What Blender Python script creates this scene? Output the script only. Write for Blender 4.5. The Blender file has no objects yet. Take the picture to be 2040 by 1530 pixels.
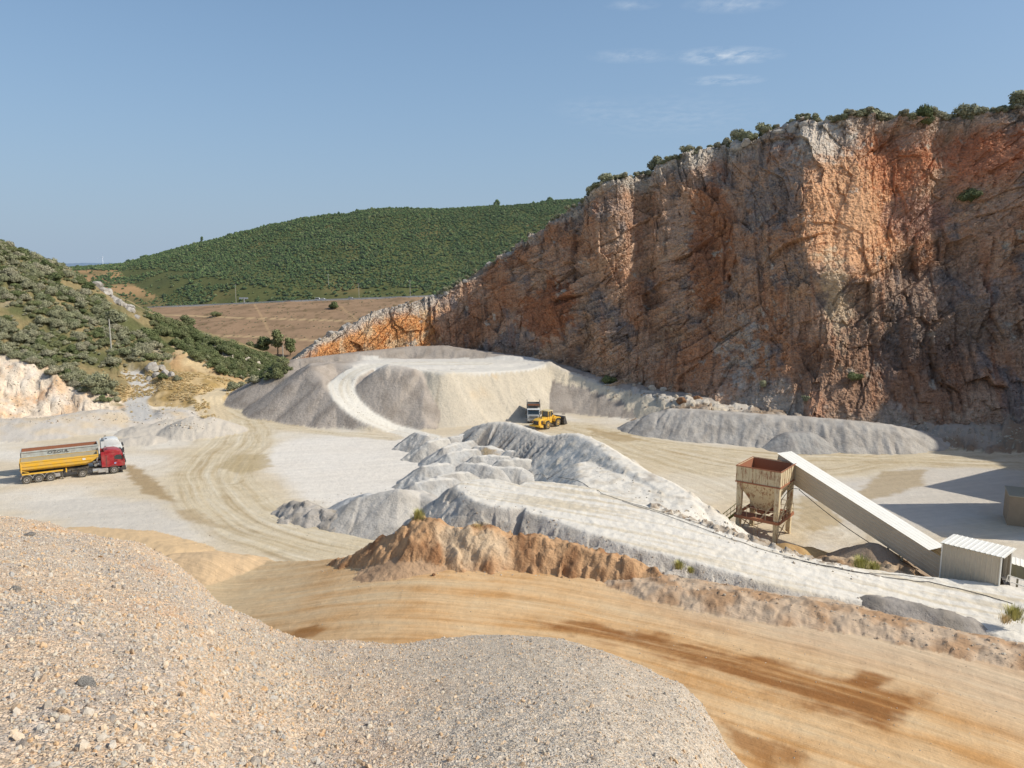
import bpy, math, random
import numpy as np
from mathutils import Vector, Matrix
random.seed(7)
rng = np.random.default_rng(11)
SC = bpy.context.scene
COL = SC.collection
PI = math.pi
SUNAZ = 100.0; SUNEL = 40.0      # degrees clockwise from +Y (the view direction), above the horizon
F = 1530.0; PITCH = math.radians(8.55); CAMZ = 26.5
CP, SP = math.cos(PITCH), math.sin(PITCH)

# ---------- survey: sight lines measured from the photograph give world points ----------
def ray(px, py):
    xr = (px - 1020) / F; yr = (765 - py) / F
    return (xr, CP + yr * SP, -SP + yr * CP)
def P(px, py, z=0.0):
    d = ray(px, py); t = (z - CAMZ) / d[2]
    return (d[0] * t, d[1] * t, z)
def PD(px, py, Y):
    d = ray(px, py); t = Y / d[1]
    return (d[0] * t, Y, CAMZ + d[2] * t)

# ---------- colour: values as they look on a flat sunlit surface -> base colour ----------
KEXP = 1.12
def lin1(v):
    v /= 255.0
    return v / 12.92 if v <= 0.04045 else ((v + 0.055) / 1.055) ** 2.4
def C(r, g, b, k=KEXP):
    return np.array([lin1(r) / k, lin1(g) / (k * 1.0), lin1(b) / (k * 1.03)])

# ---------- noise ----------
def _h(ix, iy, s):
    n = (ix.astype(np.int64) * 374761393 + iy.astype(np.int64) * 668265263 + int(s) * 974711) & 0xffffffff
    n = ((n ^ (n >> 13)) * 1274126177) & 0xffffffff
    n = ((n ^ (n >> 16)) * 2246822519) & 0xffffffff
    return (n ^ (n >> 15)) & 0xffffffff
def hash01(ix, iy, s=0): return _h(ix, iy, s) / 4294967296.0
from concurrent.futures import ThreadPoolExecutor
POOL = ThreadPoolExecutor(2)
_pr = np.random.default_rng(5)
PERM = _pr.permutation(1024).astype(np.int32); PERM = np.concatenate([PERM, PERM])
_ga = _pr.uniform(0, 2 * PI, 1024); GX = np.cos(_ga).astype(np.float32); GY = np.sin(_ga).astype(np.float32)
CH = 32768
def chunked(fn, x, y, nout):
    """run fn over slices of big arrays on the thread pool"""
    shp = x.shape; xf, yf = x.ravel(), y.ravel(); n = xf.size
    parts = list(POOL.map(lambda i: fn(xf[i:i + CH], yf[i:i + CH]), range(0, n, CH)))
    if nout == 1: return np.concatenate(parts).reshape(shp)
    return tuple(np.concatenate([p[k] for p in parts]).reshape(shp) for k in range(nout))
def _perlin(x, y, s):
    s = int(s)
    fxl = np.floor(x); fyl = np.floor(y); fx = (x - fxl).astype(np.float32); fy = (y - fyl).astype(np.float32)
    ix = (fxl.astype(np.int32) + s * 131) & 1023; iy = (fyl.astype(np.int32) + s * 57) & 1023
    u = fx * fx * fx * (fx * (fx * 6 - 15) + 10); v = fy * fy * fy * (fy * (fy * 6 - 15) + 10)
    p0 = PERM[ix]; p1 = PERM[ix + 1]; iy1 = iy + 1
    def g(p, iyy, dx, dy):
        h = PERM[(p + iyy) & 1023]; return GX[h] * (fx - dx) + GY[h] * (fy - dy)
    n00 = g(p0, iy, 0, 0); n10 = g(p1, iy, 1, 0); n01 = g(p0, iy1, 0, 1); n11 = g(p1, iy1, 1, 1)
    a = n00 + u * (n10 - n00); b = n01 + u * (n11 - n01)
    return (a + v * (b - a)) * np.float32(1.5)
def perlin(x, y, s=0):
    x = np.asarray(x, float); y = np.asarray(y, float)
    if x.size != y.size: x, y = np.broadcast_arrays(x, y)
    if x.size > 2 * CH: return chunked(lambda a, b: _perlin(a, b, s), x, y, 1)
    return _perlin(x, y, s)
def fbm(x, y, o=4, s=0, g=.5, l=2.03):
    a = 1.0; f = 1.0; r = 0; t = 0
    for i in range(o):
        r = r + a * perlin(x * f, y * f, s + i * 17); t += a; a *= g; f *= l
    return r / t
def ridged(x, y, o=4, s=0):
    a = 1.0; f = 1.0; r = 0; t = 0
    for i in range(o):
        r = r + a * (1 - 2 * np.abs(perlin(x * f, y * f, s + i * 13))); t += a; a *= .5; f *= 2.1
    return r / t
def voro(x, y, s=0, jit=.9):
    if x.size > 2 * CH: return chunked(lambda a, b: _voro(a, b, s, jit), x, y, 6)
    return _voro(x, y, s, jit)
def _voro(x, y, s=0, jit=.9):
    """F1, F2, cell hash, offset to the cell centre"""
    ix = np.floor(x).astype(np.int64); iy = np.floor(y).astype(np.int64)
    f1 = np.full(x.shape, 9.0); f2 = np.full(x.shape, 9.0)
    hx = np.zeros(x.shape); ox = np.zeros(x.shape); oy = np.zeros(x.shape); hz = np.zeros(x.shape)
    for dx in (-1, 0, 1):
        for dy in (-1, 0, 1):
            cx = ix + dx; cy = iy + dy
            jx = cx + .5 + (hash01(cx, cy, s) - .5) * jit; jy = cy + .5 + (hash01(cx, cy, s + 1) - .5) * jit
            ddx = x - jx; ddy = y - jy; d = np.sqrt(ddx * ddx + ddy * ddy)
            c = d < f1
            f2 = np.where(c, f1, np.minimum(f2, d)); f1 = np.where(c, d, f1)
            hx = np.where(c, hash01(cx, cy, s + 2), hx); hz = np.where(c, hash01(cx, cy, s + 3), hz)
            ox = np.where(c, ddx, ox); oy = np.where(c, ddy, oy)
    return f1, f2, hx, hz, ox, oy
def blocks(x, y, s=0, tilt=1.0):
    """angular broken-rock relief: each cell is a tilted facet"""
    f1, f2, a, b, ox, oy = voro(x, y, s)
    return (a - .5) + tilt * (ox * np.cos(b * 6.283) + oy * np.sin(b * 6.283)) * .8
def sst(a, b, x):
    t = np.clip((x - a) / (b - a), 0, 1); return t * t * (3 - 2 * t)
def mix(a, b, t):
    t = np.asarray(t)
    if t.ndim == 1: t = t[:, None]
    return a * (1 - t) + b * t

# ---------- distance helpers ----------
def near(x, y, pts):
    """distance to polyline, arc length, interpolated extra columns, side"""
    pts = np.array(pts, float); best = np.full(x.shape, 1e9); S = np.zeros(x.shape)
    E = [np.zeros(x.shape) for _ in range(pts.shape[1] - 2)]; side = np.zeros(x.shape); acc = 0
    for a, b in zip(pts[:-1], pts[1:]):
        dx, dy = b[0] - a[0], b[1] - a[1]; L2 = dx * dx + dy * dy; L = math.sqrt(L2)
        t = np.clip(((x - a[0]) * dx + (y - a[1]) * dy) / L2, 0, 1)
        qx = x - a[0] - t * dx; qy = y - a[1] - t * dy; d = np.sqrt(qx * qx + qy * qy)
        c = d < best
        best = np.where(c, d, best); S = np.where(c, acc + t * L, S)
        side = np.where(c, np.sign(dx * qy - dy * qx), side)
        for k in range(len(E)): E[k] = np.where(c, a[2 + k] + t * (b[2 + k] - a[2 + k]), E[k])
        acc += L
    return best, S, E, side
def inpoly(x, y, poly):
    """signed distance, positive inside"""
    poly = [p[:2] for p in poly]; c = np.zeros(x.shape, bool); n = len(poly)
    for i in range(n):
        x1, y1 = poly[i]; x2, y2 = poly[(i + 1) % n]
        if y1 == y2: continue
        k = ((y1 > y) != (y2 > y)) & (x < (x2 - x1) * (y - y1) / (y2 - y1) + x1)
        c ^= k
    d, _, _, _ = near(x, y, poly + [poly[0]])
    return np.where(c, d, -d)
def bank(x, y, pts, slope, rnd=.5, flute=0., ff=1., seed=0):
    """pts (X,Y,Z,W): flat-topped band of half width W at height Z with slopes falling away.
    evaluated everywhere, highest segment wins"""
    pts = [tuple(p) + (0.,) * (4 - len(p)) for p in pts]
    H = np.full(x.shape, -99.); S = np.zeros(x.shape); D = np.zeros(x.shape); acc = 0
    if len(pts) == 1: pts = [pts[0], (pts[0][0] + .01,) + pts[0][1:]]
    for a, b in zip(pts[:-1], pts[1:]):
        dx, dy = b[0] - a[0], b[1] - a[1]; L2 = dx * dx + dy * dy + 1e-9; L = math.sqrt(L2)
        t = np.clip(((x - a[0]) * dx + (y - a[1]) * dy) / L2, 0, 1)
        qx = x - a[0] - t * dx; qy = y - a[1] - t * dy
        d = np.sqrt(qx * qx + qy * qy); w = a[3] + t * (b[3] - a[3]); dd = np.maximum(0, d - w)
        ds = np.sqrt(dd * dd + rnd * rnd) - rnd
        h = a[2] + t * (b[2] - a[2]) - slope * ds
        c = h > H
        ang = np.arctan2(qy, qx) * np.maximum(1.5, w)
        H = np.where(c, h, H); S = np.where(c, acc + t * L + ang * ((t <= 0) | (t >= 1)), S); D = np.where(c, dd, D); acc += L
    if flute:
        H = H + flute * np.minimum(1, D / 2.0) * (ridged(S * ff, D * .08, 3, seed) - .1)
    return H, D, S

def spl(pts, m=5):
    """Catmull-Rom through the given rows"""
    p = np.array([tuple(q) for q in pts], float); p = np.vstack([2 * p[0] - p[1], p, 2 * p[-1] - p[-2]]); out = []
    for i in range(1, len(p) - 2):
        for k in range(m):
            t = k / m; a, b, c, d = p[i - 1], p[i], p[i + 1], p[i + 2]
            out.append(.5 * (2 * b + (c - a) * t + (2 * a - 5 * b + 4 * c - d) * t * t + (3 * b - a - 3 * c + d) * t ** 3))
    out.append(p[-2]); return [tuple(q) for q in out]
def bank2(x, y, pts, slope, rnd=.1, flute=0., ff=1., seed=0):
    """like bank, but height and half width follow the nearest point of a smooth centre line"""
    d, S, E, side = near(x, y, spl(pts, 5)); dd = np.maximum(0, d - E[1]); H = E[0] - slope * (np.sqrt(dd * dd + rnd * rnd) - rnd)
    if flute: H = H + flute * np.minimum(1, dd / 2.0) * (ridged(S * ff + side * 40, dd * .08, 3, seed) - .1)
    return H, dd, S
# ---------- mesh ----------
def new_obj(name, me, parent=None):
    o = bpy.data.objects.new(name, me); COL.objects.link(o)
    if parent is not None: o.parent = parent
    return o
def tag(o, label=None, cat=None, group=None, kind=None):
    if label: o['label'] = label
    if cat: o['category'] = cat
    if group: o['group'] = group
    if kind: o['kind'] = kind
    return o
def mesh_np(name, V, Q, mat, cols=None, smooth=True, parent=None, extra=None):
    me = bpy.data.meshes.new(name); k = Q.shape[1]
    me.vertices.add(len(V)); me.vertices.foreach_set('co', np.ascontiguousarray(V, np.float32).ravel())
    me.loops.add(Q.size); me.loops.foreach_set('vertex_index', np.ascontiguousarray(Q, np.int32).ravel())
    me.polygons.add(len(Q)); me.polygons.foreach_set('loop_start', np.arange(0, Q.size, k, dtype=np.int32))
    try: me.polygons.foreach_set('loop_total', np.full(len(Q), k, np.int32))
    except Exception: pass
    me.update(calc_edges=True)
    me.polygons.foreach_set('use_smooth', np.full(len(Q), bool(smooth)))
    if cols is not None:
        a = me.color_attributes.new('Col', 'FLOAT_COLOR', 'POINT')
        c = np.ones((len(V), 4), np.float32); c[:, :3] = cols; a.data.foreach_set('color', c.ravel())
    for kx, vx in (extra or {}).items():
        a = me.attributes.new(kx, 'FLOAT', 'POINT'); a.data.foreach_set('value', np.ascontiguousarray(vx, np.float32))
    me.materials.append(mat)
    return new_obj(name, me, parent)
def grid_quads(nr, nc, wrap=False):
    i = np.arange(nr - 1)[:, None]; j = np.arange(nc if wrap else nc - 1)[None, :]; j2 = (j + 1) % nc
    a = i * nc + j; b = i * nc + j2; c = (i + 1) * nc + j2; d = (i + 1) * nc + j
    return np.stack([a, b, c, d], -1).reshape(-1, 4)
def compact(V, Q, *arrs):
    u, inv = np.unique(Q, return_inverse=True)
    return (V[u], inv.reshape(Q.shape)) + tuple(a[u] for a in arrs)

# ---------- materials ----------
class NT:
    def __init__(s, name):
        m = bpy.data.materials.new(name); m.use_nodes = True; s.m = m; s.t = m.node_tree; s.t.nodes.clear()
        s.out = s.n('ShaderNodeOutputMaterial'); s.b = s.n('ShaderNodeBsdfPrincipled')
        s.l(s.b.outputs[0], s.out.inputs[0])
    def n(s, ty, **kw):
        nd = s.t.nodes.new(ty)
        for k, v in kw.items(): setattr(nd, k, v)
        return nd
    def l(s, a, b): s.t.links.new(a, b)
    def v(s, nd, i, val): nd.inputs[i].default_value = val
    def noise(s, vec, sc, det=3, rough=.55):
        nd = s.n('ShaderNodeTexNoise'); nd.inputs['Scale'].default_value = sc; nd.inputs['Detail'].default_value = det
        nd.inputs['Roughness'].default_value = rough
        if vec is not None: s.l(vec, nd.inputs['Vector'])
        return nd.outputs['Fac']
    def ramp(s, f, stops):
        nd = s.n('ShaderNodeValToRGB'); s.l(f, nd.inputs[0]); e = nd.color_ramp.elements
        e[0].position, e[0].color = stops[0][0], tuple(stops[0][1]) + (1,)
        e[1].position, e[1].color = stops[-1][0], tuple(stops[-1][1]) + (1,)
        for p, c in stops[1:-1]:
            x = e.new(p); x.color = tuple(c) + (1,)
        return nd.outputs[0]
    def math(s, op, a, b=None, clamp=False):
        nd = s.n('ShaderNodeMath', operation=op, use_clamp=clamp)
        for i, q in enumerate((a, b)):
            if q is None: continue
            if isinstance(q, (int, float)): nd.inputs[i].default_value = q
            else: s.l(q, nd.inputs[i])
        return nd.outputs[0]
    def mixc(s, f, a, b, mode='MIX'):
        nd = s.n('ShaderNodeMix', data_type='RGBA', blend_type=mode)
        for i, q in ((0, f), (6, a), (7, b)):
            if isinstance(q, (int, float)): nd.inputs[i].default_value = q
            elif isinstance(q, (tuple, list, np.ndarray)): nd.inputs[i].default_value = tuple(q)[:3] + (1,)
            else: s.l(q, nd.inputs[i])
        return nd.outputs[2]
    def bump(s, h, st, dist, prev=None):
        nd = s.n('ShaderNodeBump'); nd.inputs['Strength'].default_value = st; nd.inputs['Distance'].default_value = dist
        s.l(h, nd.inputs['Height'])
        if prev is not None: s.l(prev, nd.inputs['Normal'])
        return nd.outputs[0]
def attr_col(m):
    nd = m.n('ShaderNodeAttribute', attribute_name='Col'); return nd.outputs['Color']
def pos(m): return m.n('ShaderNodeNewGeometry').outputs['Position']

def terrain_mat(name, vs=2.2, amp=.28, b1=.5, b2=.5, rough=.95, grit=9.0, streak=0.):
    m = NT(name); c = attr_col(m); p = pos(m)
    if streak:
        at = m.n('ShaderNodeAttribute', attribute_name='rt').outputs['Fac']; as_ = m.n('ShaderNodeAttribute', attribute_name='rs').outputs['Fac']; am = m.n('ShaderNodeAttribute', attribute_name='rm').outputs['Fac']
        cb = m.n('ShaderNodeCombineXYZ'); m.l(m.math('MULTIPLY', at, 3.0), cb.inputs[0]); m.l(m.math('MULTIPLY', as_, .10), cb.inputs[1]); s1 = m.noise(cb.outputs[0], 1.0, 5, .72)
        cb = m.n('ShaderNodeCombineXYZ'); m.l(m.math('MULTIPLY', at, 9.0), cb.inputs[0]); m.l(m.math('MULTIPLY', as_, .45), cb.inputs[1]); s2 = m.noise(cb.outputs[0], 1.0, 3, .6)
        sk = m.math('ADD', m.math('MULTIPLY', m.math('SUBTRACT', s1, .5), streak * 2), m.math('MULTIPLY', m.math('SUBTRACT', s2, .5), streak)); sk = m.math('MULTIPLY', sk, am)
    n1 = m.noise(p, vs, 5, .65); n2 = m.noise(p, grit, 3, .7); n3 = m.noise(p, .35, 4, .6)
    k = m.math('ADD', m.math('MULTIPLY', m.math('SUBTRACT', n1, .5), amp * 1.6), m.math('MULTIPLY', m.math('SUBTRACT', n2, .5), amp * 1.8))
    k = m.math('ADD', k, m.math('MULTIPLY', m.math('SUBTRACT', n3, .5), amp * .9))
    gn = m.n('ShaderNodeNewGeometry').outputs['Normal']; sx = m.n('ShaderNodeSeparateXYZ'); m.l(gn, sx.inputs[0]); sf = m.math('MAXIMUM', m.math('MINIMUM', m.math('MULTIPLY', m.math('SUBTRACT', 1.0, sx.outputs[2]), 6.0), 1.0), .38); k = m.math('MULTIPLY', k, sf)
    if streak: k = m.math('ADD', k, sk)
    k = m.math('ADD', k, 1.0)
    cc = m.n('ShaderNodeVectorMath', operation='SCALE'); m.l(c, cc.inputs[0]); m.l(k, cc.inputs['Scale'])
    m.l(cc.outputs[0], m.b.inputs['Base Color']); m.v(m.b, 'Roughness', rough); m.v(m.b, 'Specular IOR Level', .15)
    hb = m.math('MULTIPLY', n1, sf); hc = m.math('MULTIPLY', n2, sf); a = m.bump(hb, b1, .5); a = m.bump(hc, b2, .12, a)
    if streak: a = m.bump(sk, .6, .12, a)
    m.l(a, m.b.inputs['Normal'])
    return m.m

def paint(name, rgb, rough=.5, metal=0., dirt=.25, dirtcol=(.42, .36, .28), scale=1.5, edge=None, spec=.4):
    m = NT(name); tc = m.n('ShaderNodeTexCoord').outputs['Object']
    n = m.noise(tc, scale, 5, .65); n2 = m.noise(tc, scale * 7, 3, .6)
    f = m.ramp(m.math('ADD', m.math('MULTIPLY', n, .7), m.math('MULTIPLY', n2, .3)), [(.42, (0, 0, 0)), (.68, (1, 1, 1))])
    c = m.mixc(m.math('MULTIPLY', f, dirt), tuple(rgb), dirtcol)
    m.l(c, m.b.inputs['Base Color']); m.v(m.b, 'Roughness', rough); m.v(m.b, 'Metallic', metal); m.v(m.b, 'Specular IOR Level', spec)
    m.l(m.bump(n2, .08, .02), m.b.inputs['Normal'])
    return m.m
# =====================================================================
#  GROUND SHEET
# =====================================================================
WHITE = C(230, 222, 209); TAN = C(218, 202, 176); TAN2 = C(190, 170, 135); GREYP = C(196, 188, 177); GREYD = C(176, 168, 158)
ORANGE = C(216, 174, 122); ORD = C(192, 146, 92); WET = C(146, 98, 52); PINK = C(198, 170, 148)
SOIL = C(186, 150, 110); DRY = C(190, 165, 120); GREEN = C(84, 96, 62); ROCK = C(186, 176, 162)
def pts3(l): return [P(*q[:3]) + tuple(q[3:]) for q in l]

RAMP = pts3([(965, 968, 5.5, 2.6), (1010, 985, 5.4, 3.6), (1070, 985, 5.4, 4.5), (1180, 1010, 5.3, 5.0), (1300, 1052, 5.0, 4.6), (1420, 1090, 4.6, 3.6),
             (1560, 1132, 4.1, 3.4), (1700, 1160, 3.6, 3.3), (1870, 1190, 3.0, 3.9), (2040, 1222, 2.8, 5.0), (2300, 1300, 2.3, 5)])
WHITEMOUND = pts3([(1150, 864, 5.2, .3), (1190, 882, 5.4, .4), (1260, 932, 5.3, .8), (1310, 958, 5.2, 1.0), (1360, 990, 5.0, .8), (1425, 1030, 4.2, .3)])
MOUNDFILL = pts3([(1175, 925, 4.4, 1.2), (1225, 960, 5.0, 3.2), (1300, 1000, 5.0, 3.5)])
CRATER = pts3([(948, 848, 3.4, 0), (975, 842, 4.3, .2), (1010, 841, 4.6, .3), (1050, 853, 4.5, .3), (1095, 868, 4.3, .2), (1125, 864, 4.9, .3), (1150, 864, 5.2, .3)])
def back(q, w): return (q[0], q[1] + w, q[2], w)
LEFTPILE = [PD(640, 724, 150) + (2.,), PD(624, 731, 144.5) + (.3,), PD(650, 765, 137.5) + (.2,), PD(674, 800, 132) + (.2,), PD(718, 838, 127) + (.2,), PD(762, 861, 124) + (.2,)]
MIDPILE = [PD(775, 725, 140) + (.1,), PD(800, 729, 139.5) + (.1,), PD(822, 735, 138.5) + (.2,), PD(822, 790, 132.5) + (.0,), PD(848, 836, 127.5) + (.0,)]
PLATEAU = [back(P(840, 738, 8.1), .6), back(P(880, 743, 8.0), 2.0), back(P(950, 742, 7.5), 3.0), back(P(1030, 737, 7.3), 3.0), back(P(1075, 727, 7.7), 2.0), back(P(1094, 721, 8.1), .5)]
PLATBACK = [(-36, 152, 7.9, 2), (-22, 153, 7.8, 7), (-4, 156, 7.8, 5.5), (4, 158, 7.8, 4)]
HAUL = [(-6, 152, 7.8), (-20, 152, 7.8), PD(745, 729, 149.5), PD(705, 741, 143), PD(682, 762, 139), PD(684, 785, 134.8), PD(705, 811, 130.8), PD(745, 838, 127), PD(800, 860, 124.3), PD(850, 880, 119)]
CREST_R = [PD(1094, 721, 151.6) + (.3,), PD(1130, 738, 149.6) + (.3,), PD(1160, 749, 147.8) + (.3,), PD(1190, 760, 145.8) + (.4,), back(PD(1230, 772, 142.5), .8), back(PD(1290, 786, 138), 1.4), back(PD(1350, 798, 132), 2.0), back(P(1420, 808, 3.5), 2.0), back(P(1480, 817, 3.0), 2)]
BACKSLOPE = [(-44, 157.5, 8.0, 1), (-32, 162, 9.0, 1), (-22, 167, 9.6, 1.5), (-15, 166.5, 9.8, 1.5), (-5, 163, 8.9, 1), (3, 159, 8.2, 1), (10, 153.5, 7.0, 1.5), (18, 148.5, 5.4, 1.2), (25, 143, 4.4, 1.2), (34, 136.5, 3.8, 2)]
BERM_EDGE = [(-30, 71), P(630, 1132, 1.2)[:2], P(740, 1090, 4.0)[:2], P(830, 1040, 5.2)[:2], P(960, 1062, 5.4)[:2], P(1060, 1078, 5.4)[:2], P(1180, 1100, 5.2)[:2],
             P(1290, 1130, 5.0)[:2], P(1400, 1158, 4.9)[:2], P(1560, 1190, 4.8)[:2], P(1750, 1225, 4.6)[:2], P(1900, 1262, 4.4)[:2], P(2040, 1290, 4.2)[:2], (60, 34)]
def roadz(x): return 4.5 * sst(-27, -4, x) - 1.2 * sst(18, 45, x)
# left side of the quarry and the country behind
HILL1 = [(-190, 150, 36, 5), PD(-330, 410, 176) + (4,), PD(-120, 462, 182) + (3,), PD(0, 500, 190) + (2,), PD(60, 522, 195) + (2,), PD(130, 560, 199) + (2,), PD(205, 602, 203) + (1,)]
SPUR = [PD(205, 602, 203) + (1,), PD(262, 640, 196) + (1,), PD(300, 672, 188) + (1,), PD(350, 702, 181) + (1,), PD(400, 738, 174) + (1,), PD(452, 764, 167) + (1,)]
BACKHILL = [PD(205, 602, 206) + (2,), PD(285, 632, 232) + (2,), PD(350, 655, 238) + (2,), PD(420, 682, 240) + (2,), PD(480, 705, 240) + (2,), PD(560, 730, 238) + (2,), PD(600, 742, 236) + (1,)]
SCARHILL = [(-150, 120, 16, 4), PD(-60, 700, 150) + (3,), PD(40, 722, 150) + (2.5,), PD(110, 748, 149) + (2,), PD(180, 780, 147) + (1.5,), PD(232, 812, 145) + (1,)]
DAM = [PD(-200, 640, 560) + (7,), PD(200, 618, 545) + (7,), PD(330, 612, 535) + (7,), PD(600, 600, 520) + (7,), PD(820, 592, 510) + (7,), PD(1300, 575, 500) + (7,)]
FAR1 = [PD(-60, 560, 980) + (40,), PD(60, 548, 950) + (30,), PD(140, 541, 900) + (30,), PD(200, 533, 880) + (20,), PD(260, 529, 860) + (15,), PD(300, 526, 850) + (10,), PD(360, 520, 820) + (10,)]
FAR2 = [PD(300, 524, 850) + (5,), PD(400, 500, 850) + (8,), PD(480, 478, 850) + (10,), PD(600, 447, 850) + (12,), PD(700, 430, 850) + (14,), PD(790, 419, 850) + (16,), PD(880, 420, 870) + (16,), PD(1000, 414, 880) + (16,), PD(1140, 402, 900) + (16,), PD(1500, 370, 900) + (20,)]
FOOTHILL = [PD(250, 575, 720) + (20,), PD(420, 590, 640) + (22,), PD(600, 580, 640) + (25,), PD(820, 575, 640) + (25,), PD(1100, 560, 660) + (25,)]
RIDGE5 = [PD(-900, 500, 5200) + (100,), PD(-100, 528, 5200) + (100,), PD(130, 527, 5200) + (80,), PD(180, 524, 5200) + (80,), PD(260, 525, 5200) + (80,), PD(420, 540, 5200) + (80,), PD(900, 535, 5400) + (80,), PD(2400, 530, 5400) + (80,)]

class Lay:
    def __init__(s, x, y):
        s.x, s.y = x, y; n = x.shape[0]; s.h = np.zeros(n); s.c = np.tile(TAN, (n, 1)); s.r = np.zeros(n, int); s.rough = np.full(n, .1); s.t = -x * .25 + y; s.s = x * .9 + y * .2; s.m = np.full(n, .5)
    def sel(s, pts, m):
        q = np.array([p[:2] for p in pts]); a = q.min(0) - m; b = q.max(0) + m
        return np.nonzero((s.x > a[0]) & (s.x < b[0]) & (s.y > a[1]) & (s.y < b[1]))[0]
    def up(s, i, h, col, reg=None, rough=None, k=.0):
        w = h > s.h[i]; j = i[w]
        s.h[j] = h[w]; s.c[j] = col[w] if getattr(col, 'ndim', 1) == 2 else col
        if reg is not None: s.r[j] = reg
        if rough is not None: s.rough[j] = rough
def patch(x, y, poly, soft, nscale=.5, namp=1., seed=3, stretch=1.):
    i = np.nonzero((x > min(p[0] for p in poly) - 6) & (x < max(p[0] for p in poly) + 6) & (y > min(p[1] for p in poly) - 6) & (y < max(p[1] for p in poly) + 6))[0]
    m = np.zeros(x.shape)
    if len(i): m[i] = sst(-soft, soft, inpoly(x[i], y[i], poly) + namp * fbm(x[i] * nscale * stretch, y[i] * nscale, 5, seed))
    return m

TRACKS = [  # centre line points (px,py) on the quarry floor, half width, strength
    ([(418, 800), (470, 830), (478, 870), (440, 910), (425, 960), (470, 1015), (570, 1065), (700, 1100), (800, 1110)], 7.5, 1.0),
    ([(440, 815), (500, 838), (600, 856), (700, 866), (790, 872)], 2.2, .8),
    ([(500, 838), (520, 880), (480, 925), (460, 960)], 3.0, .6),
    ([(250, 940), (300, 935), (380, 900), (440, 850)], 2.5, .35),
    ([(1100, 850), (1200, 868), (1330, 905), (1480, 935), (1640, 930), (1800, 905), (2040, 893)], 8.0, .95),
    ([(1130, 850), (1240, 900), (1400, 960), (1550, 1010), (1650, 1060)], 6.0, .6),
    ([(1160, 852), (1300, 880), (1500, 905), (1700, 915), (2040, 925)], 4.0, .9)]
def ground(x, y):
    if x.size <= CH: return _ground(x, y)
    ps = list(POOL.map(lambda i: _ground(x[i:i + CH], y[i:i + CH]), range(0, x.size, CH)))
    L = ps[0]; L.x, L.y = x, y; L.h = np.concatenate([p.h for p in ps]); L.c = np.concatenate([p.c for p in ps]); L.r = np.concatenate([p.r for p in ps]); L.t = np.concatenate([p.t for p in ps]); L.s = np.concatenate([p.s for p in ps]); L.m = np.concatenate([p.m for p in ps])
    return L
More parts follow.
